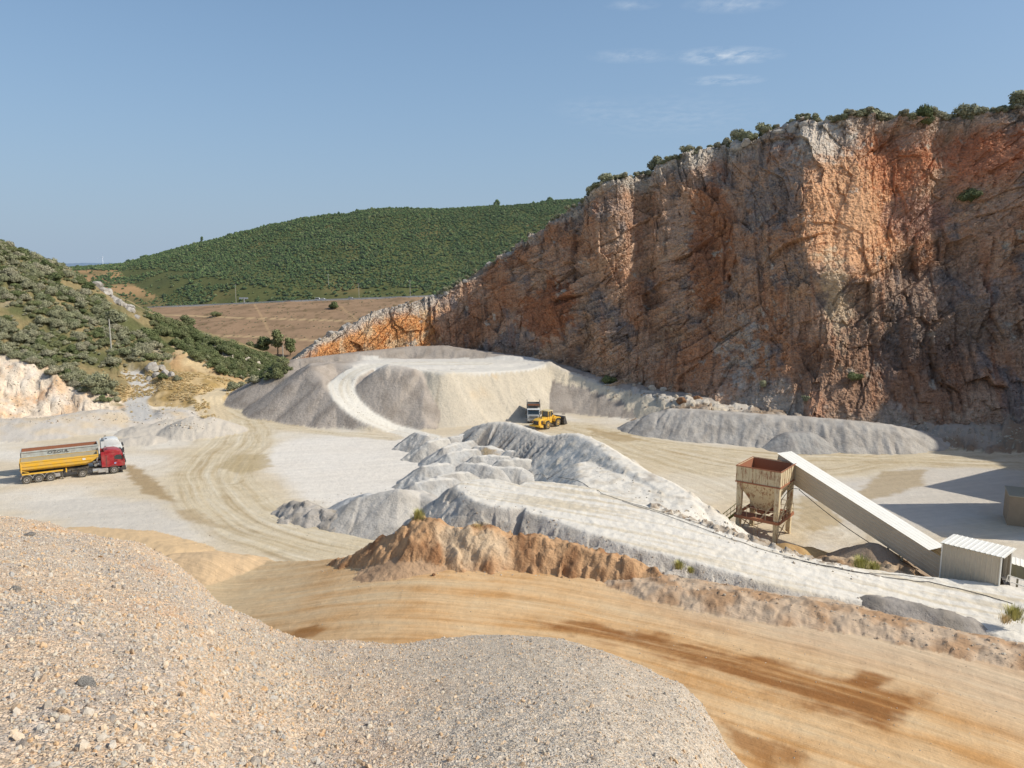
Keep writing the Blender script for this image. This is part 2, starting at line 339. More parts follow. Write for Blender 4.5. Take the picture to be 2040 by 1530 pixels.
def _ground(x, y):
    L = Lay(x, y); n = len(x); h = L.h
    big = fbm(x * .02, y * .02, 4, 5); med = fbm(x * .11, y * .11, 5, 9); fine = fbm(x * .9, y * .9, 4, 21)
    fx_ = 1 * (y < 260)
    # base: quarry floor, dropping into the valley beyond the left hill
    vfall = sst(172, 265, y) * sst(400, 0, np.maximum(0, -x - 60) * .0 + 0 * x + 1)
    h[:] = -16.5 * sst(176, 262, y) * 1.0 + .10 * med + 1.5 * big * sst(190, 300, y)
    # ---- colours of the floor
    dst = np.minimum(1, np.hypot(x, y) / 500)
    base = mix(np.tile(TAN, (n, 1)), WHITE, sst(-.25, .35, fbm(x * .045, y * .07, 4, 31)))
    L.c[:] = base
    for pl, so, co, na in (
        ([(530, 895), (580, 875), (700, 866), (830, 868), (1000, 880), (1060, 940), (900, 1010), (740, 1020), (640, 1010), (590, 985), (560, 950), (530, 930)], 1.6, C(236, 229, 219), 1.5),
        ([(40, 1010), (160, 990), (330, 1000), (400, 1060), (300, 1080), (150, 1050)], 2.2, C(214, 206, 194), 2.0),
        ([(1580, 960), (1760, 930), (1900, 925), (2040, 930), (2040, 1000), (1900, 1060), (1700, 1080), (1590, 1040)], 2.5, C(216, 208, 197), 2.5),
        ([(1600, 1060), (1700, 1040), (1760, 1050), (1700, 1100), (1620, 1095)], 1.0, C(222, 216, 208), 1.5)):
        q = [P(a, b)[:2] for a, b in pl]; m = patch(x, y, q, so, .35, na, 41); L.c[:] = mix(L.c, co, m * .85)
    fl = np.nonzero((y < 200) & (y > 30) & (np.abs(x) < 140))[0]
    X, Y = x[fl], y[fl]
    for q, w, st in TRACKS:
        p = spl([P(a, b)[:2] for a, b in q], 4); d, S, _, side = near(X, Y, p); t = d * side
        m = sst(w, w * .45, d + 1.2 * fbm(X * .2, Y * .2, 3, 51)) * st
        sk = fbm(t * 1.1 + 1.5 * fbm(X * .06, Y * .06, 2, 59), S * .03, 5, 52, .62) * .9 + .25 * fbm(X * .35, Y * .5, 4, 57)
        cc = mix(np.tile(C(216, 200, 170), (len(fl), 1)), C(184, 162, 126), sst(-.05, .45, sk)); cc = mix(cc, C(230, 219, 198), sst(.0, -.5, sk))
        L.c[fl] = mix(L.c[fl], cc, m * .92); w_ = m > .5; L.t[fl] = np.where(w_, t, L.t[fl]); L.s[fl] = np.where(w_, S, L.s[fl]); L.m[fl] = np.maximum(L.m[fl], m)
        L.h[fl] += m * .035 * fbm(t * 1.3 + .8 * fbm(X * .08, Y * .08, 2, 58), S * .05, 3, 53)
    for pl, co, na, am in (
        ([(245, 925), (262, 925), (300, 950), (345, 990), (350, 1000), (290, 985), (255, 950)], C(176, 152, 116), .9, .9),
        ([(345, 1015), (385, 1015), (440, 1045), (480, 1060), (430, 1050), (370, 1035)], C(182, 158, 122), .8, .6),
        ([(1760, 938), (1840, 935), (1840, 965), (1780, 985), (1700, 1000), (1720, 970)], C(184, 164, 132), 1.0, .8),
        ([(1160, 850), (1230, 862), (1290, 878), (1240, 880), (1190, 868)], C(182, 158, 120), 1.6, .7),
        ([(1590, 985), (1640, 1000), (1680, 1040), (1620, 1060), (1585, 1030)], C(188, 166, 128), 1.5, .7),
        ([(430, 930), (470, 905), (530, 905), (540, 930), (480, 945)], C(186, 166, 128), 1.2, .7)):
        m = patch(x, y, [P(a, b)[:2] for a, b in pl], .5, .6, na, 61); L.c[:] = mix(L.c, co, m * am)
    # generic long streaks on the floor
    u = x * .9 + y * .2; v = -x * .25 + y
    L.c *= (1 + .10 * fbm(v * 1.1, u * .07, 4, 71) * (y < 200) * (y > 40))[:, None]
    L.rough[:] = .03
    # ---- country behind
    far = y > 185
    br = mix(np.tile(C(176, 138, 102), (n, 1)), C(150, 120, 88), sst(-.3, .4, fbm(x * .03, y * .05, 4, 81)))
    L.c[far] = br[far]; L.r[far] = 1
    H, D, S = bank(x, y, DAM, .165, 2.0)
    face = (y < 560)
    i = np.arange(n); i = i[(y > 190)]
    cd = mix(np.tile(C(168, 138, 110), (n, 1)), C(142, 118, 92), sst(-.2, .5, fbm(x * .06, y * .12, 4, 82)))
    spk = voro(x * .12, y * .10, 90)[0]
    cd = mix(cd, C(104, 92, 60), sst(.22, .12, spk) * sst(-.1, .25, fbm(x * .03, y * .03, 3, 83)) * .75)
    # terrace paths on the dam face
    for zz in (-3.2, -10.2):
        cd = mix(cd, C(206, 178, 136), sst(.35, .1, np.abs(H - zz)) * .8)
    for sx in (-170, -118, -64, -30):
        dd = np.abs((x - sx) - (510 - y) * .42); cd = mix(cd, C(200, 168, 128), sst(1.0, .4, dd) * (H > -10) * (H < 3) * .55)
    L.up(i, np.where(D > 0, H, H)[i], cd[i], 2, .15)
    # crest road
    rd = (D <= 0) & (y > 400) & (y < 700) & (H > 0); j = np.nonzero(rd)[0]; L.c[j] = C(150, 148, 146)
    yd = np.interp(x, [p[0] for p in DAM], [p[1] for p in DAM]); i = np.nonzero(y > yd + 8)[0]; sink = 14 * sst(70, 8, y[i] - yd[i])
    for pts, sl, kk in ((FOOTHILL, .10, 0), (FAR1, .14, 0), (FAR2, .33, 1)):
        H, D, S = bank(x[i], y[i], pts, sl, 30.)
        H = H + 3.5 * fbm(x[i] * .012, y[i] * .012, 4, 91) * np.minimum(1, D / 40) - .45 * sink
        if kk == 0: cc = mix(np.tile(C(180, 146, 106), (len(i), 1)), C(122, 112, 78), sst(-.2, .3, fbm(x[i] * .015, y[i] * .02, 4, 92)))
        else: cc = mix(np.tile(C(98, 102, 66), (len(i), 1)), C(124, 112, 76), sst(.15, .6, fbm(x[i] * .02, y[i] * .02, 4, 93)))
        L.up(i, H, cc, 3, .4)
    i = np.nonzero(y > 2500)[0]
    if len(i):
        H, D, S = bank(x[i], y[i], RIDGE5, .12, 60.); H += 8 * fbm(x[i] * .002, y[i] * .002, 4, 94)
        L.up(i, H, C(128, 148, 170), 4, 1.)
        L.c[i] = C(128, 148, 170); L.r[i] = 4  # distance haze is put into the ridge's bluish base colour
    # ---- hillsides on the left
    def hillcol(X, Y, g):
        nz = fbm(X * .09, Y * .09, 5, 101)
        c = mix(np.tile(C(150, 134, 98), (len(X), 1)), C(98, 100, 66), sst(-.2, .3, nz)); c = mix(c, C(196, 184, 166), sst(.22, .45, fbm(X * .06, Y * .06, 4, 103)) * g)
        return c
    i = np.nonzero((y < 330) & (x < 40))[0]; X, Y = x[i], y[i]
    wob = 2.2 * fbm(X * .05, Y * .05, 4, 104)
    H, D, S = bank(X, Y, BACKHILL, .42, 3.); L.up(i, H + wob, hillcol(X, Y, .2), 5, .35)
    H, D, S = bank(X, Y, HILL1, .60, 3.); cc = hillcol(X, Y, .7)
    L.up(i, H + wob + .8 * blocks(X * .18, Y * .18, 105), cc, 5, .35)
    H, D, S = bank(X, Y, SPUR, .44, 2.); rk = blocks(X * .35, Y * .35, 106)
    cc = mix(np.tile(C(206, 182, 142), (len(i), 1)), C(186, 152, 112), sst(-.3, .4, fbm(X * .15, Y * .15, 4, 107)))
    rockm = sst(-88, -74, -X * 1.0 - 160 + 0 * X) * 0 + sst(186, 194, Y)   # rocky upper spur
    cc = mix(cc, C(208, 200, 188), rockm * .85); cc = mix(cc, C(192, 164, 112), sst(176, 168, Y) * .6)
    L.up(i, H + .4 * fbm(X * .2, Y * .2, 4, 108) + rk * (.5 + 1.3 * rockm), cc, 5, .3)
    # low saddle of dry grass between the scar and the spur
    SAD = [PD(235, 742, 168) + (6,), PD(330, 748, 166) + (5,), PD(400, 772, 158) + (3,)]
    H, D, S = bank(X, Y, SAD, .30, 3.)
    cc = mix(np.tile(C(206, 180, 136), (len(i), 1)), C(176, 148, 98), sst(-.3, .3, fbm(X * .3, Y * .3, 4, 109)))
    L.up(i, H + .5 * fbm(X * .2, Y * .2, 4, 110), cc, 5, .25)
    # cut bank scar
    H, D, S = bank(X, Y, SCARHILL, .80, 1.0, .9, .25, 8)
    rk = blocks(X * .45, Y * .45, 111) * .9 + blocks(X * 1.3, Y * 1.3, 112) * .3
    cc = mix(np.tile(C(226, 210, 190), (len(i), 1)), C(216, 184, 150), sst(-.15, .35, fbm(X * .25, Y * .25, 4, 113)))
    cc = mix(cc, C(212, 156, 108), sst(.3, .5, fbm(X * .12 + 7, Y * .5, 4, 114)) * .5)
    cc = mix(cc, C(222, 214, 204), sst(.1, .5, fbm(X * .2, Y * .2, 3, 115)) * .7)
    topm = sst(.35, .0, D + .4 * fbm(X * .5, Y * .5, 3, 99)); cc = mix(cc, hillcol(X, Y, .3), topm)
    w = H + rk * np.minimum(1, D / 2) + .4
    sc_m = w > L.h[i]
    L.up(i, w, cc, 5, .15)
    px_, py_ = 1020 + F * X / (Y * CP + (CAMZ - L.h[i]) * SP), 765 - F * (Y * SP + (L.h[i] - CAMZ) * CP) / (Y * CP + (CAMZ - L.h[i]) * SP)
    sm = sst(-6, 6, inpoly(px_, py_, [(-120, 680), (0, 698), (60, 722), (110, 748), (150, 775), (235, 812), (200, 822), (90, 842), (0, 850), (-120, 850)])) * ((Y > 118) & (Y < 165))
    L.c[i] = mix(L.c[i], cc * (1 - topm[:, None]) + topm[:, None] * C(222, 204, 182), sm * (w <= L.h[i] + 1)); L.h[i] += sm * (w < L.h[i]) * .5 * rk
    # scree foot under the scar
    H, D, S = bank(X, Y, [(-150, 124, 4.5, 2), P(0, 838, 2.0) + (.5,), P(90, 834, 2.0) + (.5,), P(190, 818, 2.2) + (.5,), P(260, 818, 1.6) + (1,), P(330, 820, 1.0) + (2,)], .32, 2.)
    L.up(i, H + .25 * fbm(X * .4, Y * .4, 4, 116), mix(np.tile(C(206, 198, 188), (len(i), 1)), C(212, 194, 168), sst(-.2, .4, fbm(X * .2, Y * .3, 4, 117))), 0, .1)
    # small spoil heaps by the valley track
    for (a, b, z, w, s) in ((385, 832, 2.4, .6, .5), (410, 842, 1.6, .6, .5), (340, 838, 1.2, 1.0, .4), (300, 850, .7, 2, .3), (265, 872, .7, .5, .35)):
        q = P(a, b, z); H, D, S = bank(X, Y, [(q[0], q[1], z, w), (q[0] + 2, q[1] + .7, z * .9, w)], s, 1.)
        L.up(i, H + .3 * fbm(X * .5, Y * .5, 4, 118), C(208, 198, 184), 0, .2)
    # tracks out of the quarry: grey path up the saddle, tan road into the valley
    for q, w, co in (([P(285, 835, .6), PD(270, 800, 150), PD(292, 778, 156), PD(262, 742, 165)], 1.9, C(204, 200, 194)),
                     ([P(432, 835, .0), P(418, 808, .2), PD(415, 790, 150), PD(450, 775, 160), PD(500, 772, 170)], 2.6, C(222, 202, 168))):
        d, S, E, side = near(X, Y, q); zz = E[0]
        m = sst(w + 1.6, w, d + .5 * fbm(X * .4, Y * .4, 3, 119))
        L.h[i] = L.h[i] * (1 - m) + zz * m + m * .06 * perlin(d * side * 2.2, S * .1, 8)
        L.c[i] = mix(L.c[i], co * (1 + .12 * fbm(d * side * 2, S * .2, 3, 7))[:, None], sst(w + .6, w - .4, d + .4 * fbm(X * .4, Y * .4, 3, 119))); L.rough[i] *= (1 - m * .7)
    q = [PD(400, 775, 166) + (1,), PD(430, 772, 166) + (1,)]; H, D, S = bank(X, Y, q, .5, 1.); L.up(i, H + .3 * rk, C(222, 200, 160), 5, .1)
    q = [PD(462, 775, 168) + (1.5,), PD(500, 770, 172) + (2,), PD(560, 765, 176) + (2,)]; H, D, S = bank(X, Y, q, .45, 1.)
    L.up(i, H + .3 * fbm(X * .3, Y * .3, 3, 2), C(200, 172, 124), 5, .3)
    # ---- spoil bench with the haul ramp
    i = np.nonzero((y > 112) & (y < 185) & (x > -75) & (x < 60))[0]; X, Y = x[i], y[i]; h0 = L.h[i].copy(); c0 = L.c[i].copy()
    nz = fbm(X * .35, Y * .35, 4, 121)
    bcol = np.tile(C(214, 202, 182), (len(i), 1)); gcol = mix(np.tile(C(188, 176, 164), (len(i), 1)), C(168, 156, 144), sst(-.2, .4, nz))
    for pts, sl, cc, fl_, ff in ((LEFTPILE, .66, gcol, .22, .45), (MIDPILE, .70, gcol, .38, .42), (PLATBACK, .6, gcol, .1, .4), (BACKSLOPE, .55, gcol * .92, .25, .35)):
        H, D, S = bank(X, Y, pts, sl, .5, fl_, ff, int(pts[0][0] * 3) & 63)
        L.up(i, H + .10 * nz, cc, 0, .08)
    H, D, S = bank(X, Y, PLATEAU, .80, .2, .30, .30, 17)
    conc = 1.1 * np.sin(np.clip(D / 11, 0, 1) * PI)      # the face is scooped hollow
    fc = mix(bcol, C(222, 210, 190), sst(0, .4, fbm(S * .3, D * .08, 4, 122))); fc = mix(fc, C(224, 186, 132), sst(.25, .45, fbm(S * .12, D * .1, 3, 124)) * sst(5, 1, D) * .8)
    fc = mix(fc, C(168, 154, 134), sst(.25, .5, fbm(S * .8, D * .05, 4, 125)) * .5)
    fc = mix(fc, C(232, 226, 214), sst(.3, -.2, D))
    L.up(i, H - conc + .06 * nz, fc, 0, .05)
    H, D, S = bank(X, Y, CREST_R, .78, .25, .42, .30, 19)
    fc = mix(np.tile(C(234, 218, 192), (len(i), 1)), C(204, 193, 176), sst(19, 32, X) * sst(-.2, .3, fbm(S * .35, D * .1, 4, 126)))
    fc = mix(fc, C(210, 200, 186), sst(.6, 0, D))
    L.up(i, H - .8 * np.sin(np.clip(D / 10, 0, 1) * PI) + sst(8, 24, X) * .7 * blocks(X * .5, Y * .5, 127) * sst(3, 0, D), fc, 0, .15)
    # plateau top dust
    pt = (L.h[i] > 7.1) & (Y < 160); L.c[i] = mix(L.c[i], C(230, 225, 216), pt * sst(137, 141, Y) * sst(-34, -29, X) * sst(8, 5, X) * .9)
    # the haul ramp is cut through
    d, S, E, side = near(X, Y, spl(HAUL, 4)); zr = E[0]; wd = 2.3
    dd = np.maximum(0, d - wd)
    cut = np.minimum(L.h[i], zr + np.where(side > 0, .72 * dd, .35 * dd)); fil = np.maximum(cut, np.where(zr > .1, zr - .85 * dd, -99)); old = L.h[i].copy()
    fil = np.maximum(fil, h0); L.h[i] = fil + (d < wd) * .03 * perlin(d * side * 2.5, S * .08, 77); L.c[i] = np.where(((fil <= h0 + 1e-4) & (d > wd + 1))[:, None], c0, L.c[i])
    rc = mix(np.tile(C(234, 228, 216), (len(i), 1)), C(208, 194, 170), sst(-.1, .5, fbm(d * side * 1.3, S * .05, 4, 128)) * .6)
    L.c[i] = mix(L.c[i], rc, sst(wd + .4, wd - .3, d + .35 * fbm(X * .6, Y * .6, 3, 5)))
    # ---- rough spoil along the foot of the cliff
    i = np.nonzero((y > 85) & (y < 150) & (x > 20))[0]; X, Y = x[i], y[i]
    q = [P(1400, 812, 3) + (2,), P(1520, 822, 2.8) + (2.5,), P(1640, 838, 2.2) + (2.5,), P(1760, 842, 2.0) + (2,), P(1880, 842, 2.2) + (2,), P(2040, 838, 2.8) + (3,), (110, 112, 4, 4)]
    H, D, S = bank(X, Y, q, .36, 1.)
    L.up(i, H + .9 * blocks(X * .28, Y * .28, 131) + .3 * blocks(X * .9, Y * .9, 132), mix(np.tile(C(186, 174, 160), (len(i), 1)), C(160, 138, 116), sst(-.3, .3, fbm(X * .15, Y * .15, 4, 133))), 0, .3)
    # ---- white ramp mound, crater ridge, white mound
    i = np.nonzero((y > 38) & (y < 118) & (x > -22) & (x < 70))[0]; X, Y = x[i], y[i]
    nz = fbm(X * .6, Y * .6, 5, 141)
    wc = mix(np.tile(C(236, 229, 217), (len(i), 1)), C(220, 210, 194), sst(-.1, .4, nz))
    H, D, S = bank(X, Y, spl(CRATER, 3), .80, .1, .60, .75, 23)
    inner = sst(-1, 1, 101.5 - Y + .25 * (X - 2))
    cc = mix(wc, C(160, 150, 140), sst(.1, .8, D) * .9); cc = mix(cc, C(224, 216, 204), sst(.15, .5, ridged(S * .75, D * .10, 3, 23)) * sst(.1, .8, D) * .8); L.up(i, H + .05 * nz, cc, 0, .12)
    H, D, S = bank(X, Y, MOUNDFILL, .75, .8); L.up(i, H + .1 * nz, wc, 0, .1)
    H, D, S = bank(X, Y, spl(WHITEMOUND, 3), .72, .25, .30, .5, 29); L.up(i, H + .12 * nz + .25 * sst(.3, .5, nz), mix(wc, C(178, 166, 152), sst(.25, .5, fbm(X * .25, Y * .25, 4, 142)) * .6), 0, .12)
    H, D, S = bank2(X, Y, RAMP, .78, .10, .26, .36, 31)
    d, S2, E, side = near(X, Y, spl([q[:2] for q in RAMP], 4)); t = X * .42 + Y * .9; S2 = X * .9 - Y * .42
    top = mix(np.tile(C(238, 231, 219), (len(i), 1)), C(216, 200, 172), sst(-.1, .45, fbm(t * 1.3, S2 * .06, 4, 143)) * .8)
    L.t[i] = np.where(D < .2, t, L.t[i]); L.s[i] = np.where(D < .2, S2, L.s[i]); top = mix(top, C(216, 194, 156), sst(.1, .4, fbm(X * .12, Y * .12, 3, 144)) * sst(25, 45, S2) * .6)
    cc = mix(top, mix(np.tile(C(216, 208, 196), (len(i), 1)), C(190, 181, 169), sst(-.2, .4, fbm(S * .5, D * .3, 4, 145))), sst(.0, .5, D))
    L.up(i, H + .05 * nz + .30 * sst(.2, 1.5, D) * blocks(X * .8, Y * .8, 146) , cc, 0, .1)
    # rubble lip along the ramp's far edge
    lip = pts3([(1300, 1002, 5.4, .3), (1370, 1030, 5.1, .3), (1440, 1050, 4.9, .3), (1500, 1070, 4.5, .4), (1560, 1092, 4.3, .4), (1640, 1118, 3.8, .2), (1740, 1140, 3.5, .2)])
    H, D, S = bank(X, Y, lip, .8, .3); L.up(i, H - .15 + .3 * blocks(X * 1.6, Y * 1.6, 148) + .25 * nz, mix(np.tile(C(200, 186, 168), (len(i), 1)), C(158, 138, 116), sst(-.1, .35, fbm(X, Y, 3, 149))), 0, .15)
    # ---- the orange haul road level
    i = np.nonzero((y < 90) & (y > 8))[0]; X, Y = x[i], y[i]
    e = np.array(BERM_EDGE); Yb = np.interp(X, e[:, 0], e[:, 1]); zr = roadz(X)
    dd = np.maximum(0, Y - Yb) ; H = zr - .75 * dd
    # s-t frame along the road for streaks
    RC = spl([(-60, 64), (-36, 55), (-15, 48), (0, 44), (14, 37), (28, 26), (40, 14)], 5)
    d, S, _, side = near(X, Y, RC); t = d * side
    sk = fbm(t * .8 + 1.2 * fbm(X * .05, Y * .05, 2, 150), S * .03, 6, 151, .62) * .8 + .35 * fbm(X * .25, Y * .3, 4, 152)
    w_ = Y < Yb; L.t[i] = np.where(w_, t, L.t[i]); L.s[i] = np.where(w_, S, L.s[i]); L.m[i] = np.where(w_, 1.0, L.m[i])
    cc = mix(np.tile(C(225, 188, 142), (len(i), 1)), C(204, 156, 102), sst(-.1, .4, sk)); cc = mix(cc, C(226, 198, 158), sst(.0, -.45, sk))
    cc = mix(cc, C(208, 188, 164), sst(2, 9, t + 1.5 * fbm(X * .15, Y * .15, 3, 153)) * sst(3, 14, X) * .62)
    cc = mix(cc, C(216, 196, 160), sst(-12, -24, X) * .6)
    wet = [P(a, b, 4.5)[:2] for a, b in ((1080, 1235), (1180, 1240), (1330, 1270), (1500, 1310), (1640, 1345), (1690, 1352), (1720, 1338), (1770, 1352), (1745, 1370), (1850, 1385), (1830, 1410), (1795, 1425), (1760, 1458), (1680, 1430), (1560, 1385), (1400, 1330), (1250, 1290), (1120, 1260))]
    mw = patch(X, Y, wet, .55, .5, 1.1, 154); cc = mix(cc, mix(np.tile(C(150, 100, 54), (len(i), 1)), C(182, 132, 80), sst(-.1, .5, fbm(t * 2.0, S * .12, 4, 155))), mw * sst(-.55, .1, fbm(t * 1.2, S * .1, 4, 156)) * .95)
    for q_ in (((535, 1215), (640, 1215), (650, 1235), (560, 1250)), ((1440, 1460), (1520, 1490), (1620, 1540), (1500, 1540))):
        mw = patch(X, Y, [P(a, b, 4.0)[:2] for a, b in q_], .5, .6, 1.2, 157); cc = mix(cc, C(160, 108, 56), mw * .75)
    hh = H + .10 * med[i] + .05 * perlin(t * 1.3, S * .05, 158)
    L.up(i, np.where(dd > 0, hh + .2 * fbm(X, Y, 4, 159), hh), mix(cc, C(190, 150, 110), sst(.0, .6, dd)), 6, .03)
    # apron of pink gravel along the outer edge of the road
    ap = pts3([(1230, 1142, 5.0, .4), (1330, 1150, 5.4, .5), (1450, 1172, 5.4, .6), (1560, 1193, 5.3, .6), (1650, 1200, 5.3, .6), (1760, 1228, 5.1, .6), (1900, 1262, 4.9, .6), (2040, 1290, 4.7, .6), (2300, 1350, 4.5, .6)])
    H, D, S = bank(X, Y, ap, .42, .5)
    L.up(i, H + .22 * fbm(X * .8, Y * .8, 4, 161) - .25 + .07 * blocks(X * 1.8, Y * 1.8, 162), mix(np.tile(C(206, 182, 156), (len(i), 1)), C(184, 150, 118), sst(-.2, .3, fbm(X * .4, Y * .4, 3, 163))), 6, .12)
    # low sandy bank at the left entrance of the road
    q = [P(350, 1108, 1.2) + (.5,), P(420, 1104, 1.4) + (.5,), P(480, 1110, 1.0) + (.4,), P(530, 1122, .5) + (.2,)]
    H, D, S = bank(X, Y, q, .5, .5); L.up(i, H + .1 * fbm(X, Y, 3, 5), C(218, 188, 150), 6, .05)
    q = [P(120, 1062, .9) + (1.,), P(240, 1070, .9) + (1.,), P(330, 1095, 1.0) + (.6,)]
    H, D, S = bank(X, Y, q, .3, .5); L.up(i, H + .1 * fbm(X, Y, 3, 6), C(220, 190, 150), 0, .05)
    # ---- fine relief
    slopem = (L.h > .35) & (y > 30); L.m = np.where(slopem & (L.r == 0) & (L.rough > .045), .0, L.m)
    rr_ = np.hypot(x, y); fq = 1.1 / np.maximum(1, rr_ / 160)
    L.h += L.rough * fbm(x * 1.1, y * 1.1, 4, 171) * (rr_ < 260) + L.rough * 2.5 * fbm(x * .05, y * .05, 3, 172) * (rr_ >= 260)
    L.c *= (1 + .07 * fine)[:, None]
    return L
def gz(px_, py_):
    return ground(np.array([float(px_)]), np.array([float(py_)])).h[0]

M_GROUND = terrain_mat('quarry_dust', 1.6, .20, .5, .6, grit=7.0, streak=.22)
M_ROAD = terrain_mat('orange_dirt', 1.6, .18, .35, .5, grit=9.0, streak=.34)
M_HILL = terrain_mat('dry_hillside', .7, .45, .6, .5, grit=3.0)
M_FAR = terrain_mat('far_country', .12, .45, .3, .3, grit=.6)
GG = {}
def gfast(x, y):
    x = np.asarray(x, float); y = np.asarray(y, float)
    ri = np.interp(np.hypot(x, y), GG['r'], np.arange(len(GG['r']))); ti = np.interp(np.arctan2(x, y), GG['th'], np.arange(len(GG['th'])))
    i = np.clip(ri.astype(int), 0, len(GG['r']) - 2); j = np.clip(ti.astype(int), 0, len(GG['th']) - 2); a = ri - i; b = ti - j; H = GG['h']
    return H[i, j] * (1 - a) * (1 - b) + H[i + 1, j] * a * (1 - b) + H[i, j + 1] * (1 - a) * b + H[i + 1, j + 1] * a * b
def build_ground():
    th = np.concatenate([np.arange(-180, -60, 4), np.arange(-60, -37.5, .6), np.arange(-37.5, 37.5, .085), np.arange(37.5, 60, .6), np.arange(60, 180, 4)])
    r = [13.0]
    while r[-1] < 9500:
        q = 1.003 if 27 < r[-1] < 75 else 1.0036 if r[-1] < 125 else 1.0045 if r[-1] < 200 else (1.0035 if 495 < r[-1] < 610 else (1.009 if r[-1] < 1100 else 1.05))
        r.append(r[-1] * q)
    r = np.array(r); th = np.radians(th)
    R, T = np.meshgrid(r, th, indexing='ij'); x = (R * np.sin(T)).ravel(); y = (R * np.cos(T)).ravel()
    L = ground(x, y)
    # the sheet sinks under the cliff body so that the cliff carries its own surface
    V = np.stack([x, y, L.h], 1); Q = grid_quads(len(r), len(th), True)
    GG.update(r=r, th=th, h=L.h.reshape(len(r), len(th)))
    reg = L.r[Q].max(1)
    for name, ids, mat, kind in (('quarry_floor', (0,), M_GROUND, 'structure'), ('dirt_road', (6,), M_ROAD, 'structure'), ('hillside', (1, 5), M_HILL, 'structure'),
                                 ('dam_embankment', (2,), M_FAR, 'structure'), ('green_hill', (3,), M_FAR, 'structure'), ('mountains', (4,), M_FAR, 'structure')):
        q = Q[np.isin(reg, ids)]
        if len(q) == 0: continue
        v, q, c, t_, s_, m_ = compact(V, q, L.c, L.t, L.s, L.m); o = mesh_np(name, v, q, mat, c, extra=dict(rt=t_, rs=s_, rm=m_) if name in ('quarry_floor', 'dirt_road') else None); tag(o, kind=kind)
build_ground()

# ---------- heaps that are things of their own ----------
def pile_obj(name, fn, box, res, mat, label, cat, group=None, sink=.12):
    """fn(x,y)->h,col ; keeps only what stands above the ground sheet"""
    xs = np.arange(box[0], box[2], res); ys = np.arange(box[1], box[3], res)
    X, Y = np.meshgrid(xs, ys); x, y = X.ravel(), Y.ravel(); g = gfast(x, y); h, c = fn(x, y)
    keep = h > g - .45 * sink; Q = grid_quads(len(ys), len(xs)); Q = Q[keep[Q].any(1)]
    if len(Q) == 0: return None
    V = np.stack([x, y, np.maximum(h, g - .35)], 1); v, q, cc = compact(V, Q, c)
    b = v[:, :2].mean(0); z0 = float(v[:, 2].min()); v = v - np.array([b[0], b[1], z0])
    o = mesh_np(name, v, q, mat, cc); o.location = (b[0], b[1], z0)
    return tag(o, label, cat, group)
M_PILE = terrain_mat('crushed_stone', 1.8, .18, .5, .7, grit=8.0)
M_BERM = terrain_mat('orange_earth', 1.2, .30, .6, .6, grit=6.0)
def simple_pile(pts, slope, c1, c2, seed, rnd=.35, fl=.10, ff=.8, rough=.06, blk=0., top=None):
    def fn(x, y):
        nz = fbm(x * .5, y * .5, 4, seed)
        if top is not None: x = x + .35 * fbm(x * .45, y * .45, 3, seed + 8); y = y + .35 * fbm(x * .45, y * .45, 3, seed + 9)
        H, D, S = bank(x, y, pts, slope, rnd, fl, ff, seed)
        H = H + rough * fbm(x * 1.3, y * 1.3, 4, seed + 1) + .15 * nz + blk * blocks(x * .9, y * .9, seed + 4)
        cc = mix(np.tile(c1, (len(x), 1)), c2, sst(-.3, .4, nz + .4 * fbm(S, D * .3, 3, seed + 2)))
        if top is not None: cc = mix(top, cc, sst(.0, .25, D - .1 * nz))
        return H, cc
    q = np.array([p[:2] for p in pts]); zz = max(p[2] for p in pts); ww = max((p[3] if len(p) > 3 else 0) for p in pts); m = zz / slope + ww + 1.5
    return fn, (q[:, 0].min() - m, q[:, 1].min() - m, q[:, 0].max() + m, q[:, 1].max() + m)
DUMPS = [  # crest ends in the photograph, crest height, description
    ((829, 864), (850, 868), 2.0, 'small pale grey dumped pile at the far left end of the dumped rows'),
    ((850, 884), (890, 874), 2.0, 'smooth blue-grey dumped pile just below the far left one'),
    ((884, 894), (936, 880), 2.1, 'long grey dumped pile with a pointed left tail, third down the left edge'),
    ((900, 873), (948, 866), 2.0, 'white topped dumped pile at the back of the rows behind the long grey one'),
    ((950, 862), (1004, 870), 2.0, 'pale dumped pile lying under the left end of the crater ridge'),
    ((893, 906), (946, 895), 2.0, 'grey ridged dumped pile in the middle of the left edge'),
    ((950, 891), (996, 897), 2.0, 'cream dumped pile with a scored brown front in the middle of the rows'),
    ((984, 878), (1034, 886), 2.0, 'white dumped pile in the back row, right of the middle'),
    ((1012, 901), (1064, 902), 1.9, 'flat topped pale dumped pile at the right end beside the dark crater slope'),
    ((946, 912), (1008, 911), 2.0, 'wide pale dumped pile below the cream one'),
    ((998, 920), (1052, 916), 1.8, 'grey fluted dumped pile at the right end below the flat topped one'),
    ((842, 932), (890, 926), 2.1, 'grey dumped pile with a long smooth left tail, fourth down the left edge'),
    ((925, 925), (982, 931), 2.1, 'round shouldered grey dumped pile near the front of the rows'),
    ((874, 951), (930, 942), 2.1, 'blue-grey dumped pile in the front row beside the ramp top'),
    ((828, 964), (898, 954), 2.1, 'frontmost long grey dumped pile with a sharp straight crest'),
    ((986, 933), (1038, 934), 1.7, 'dark fluted dumped pile in the front row at the right')]
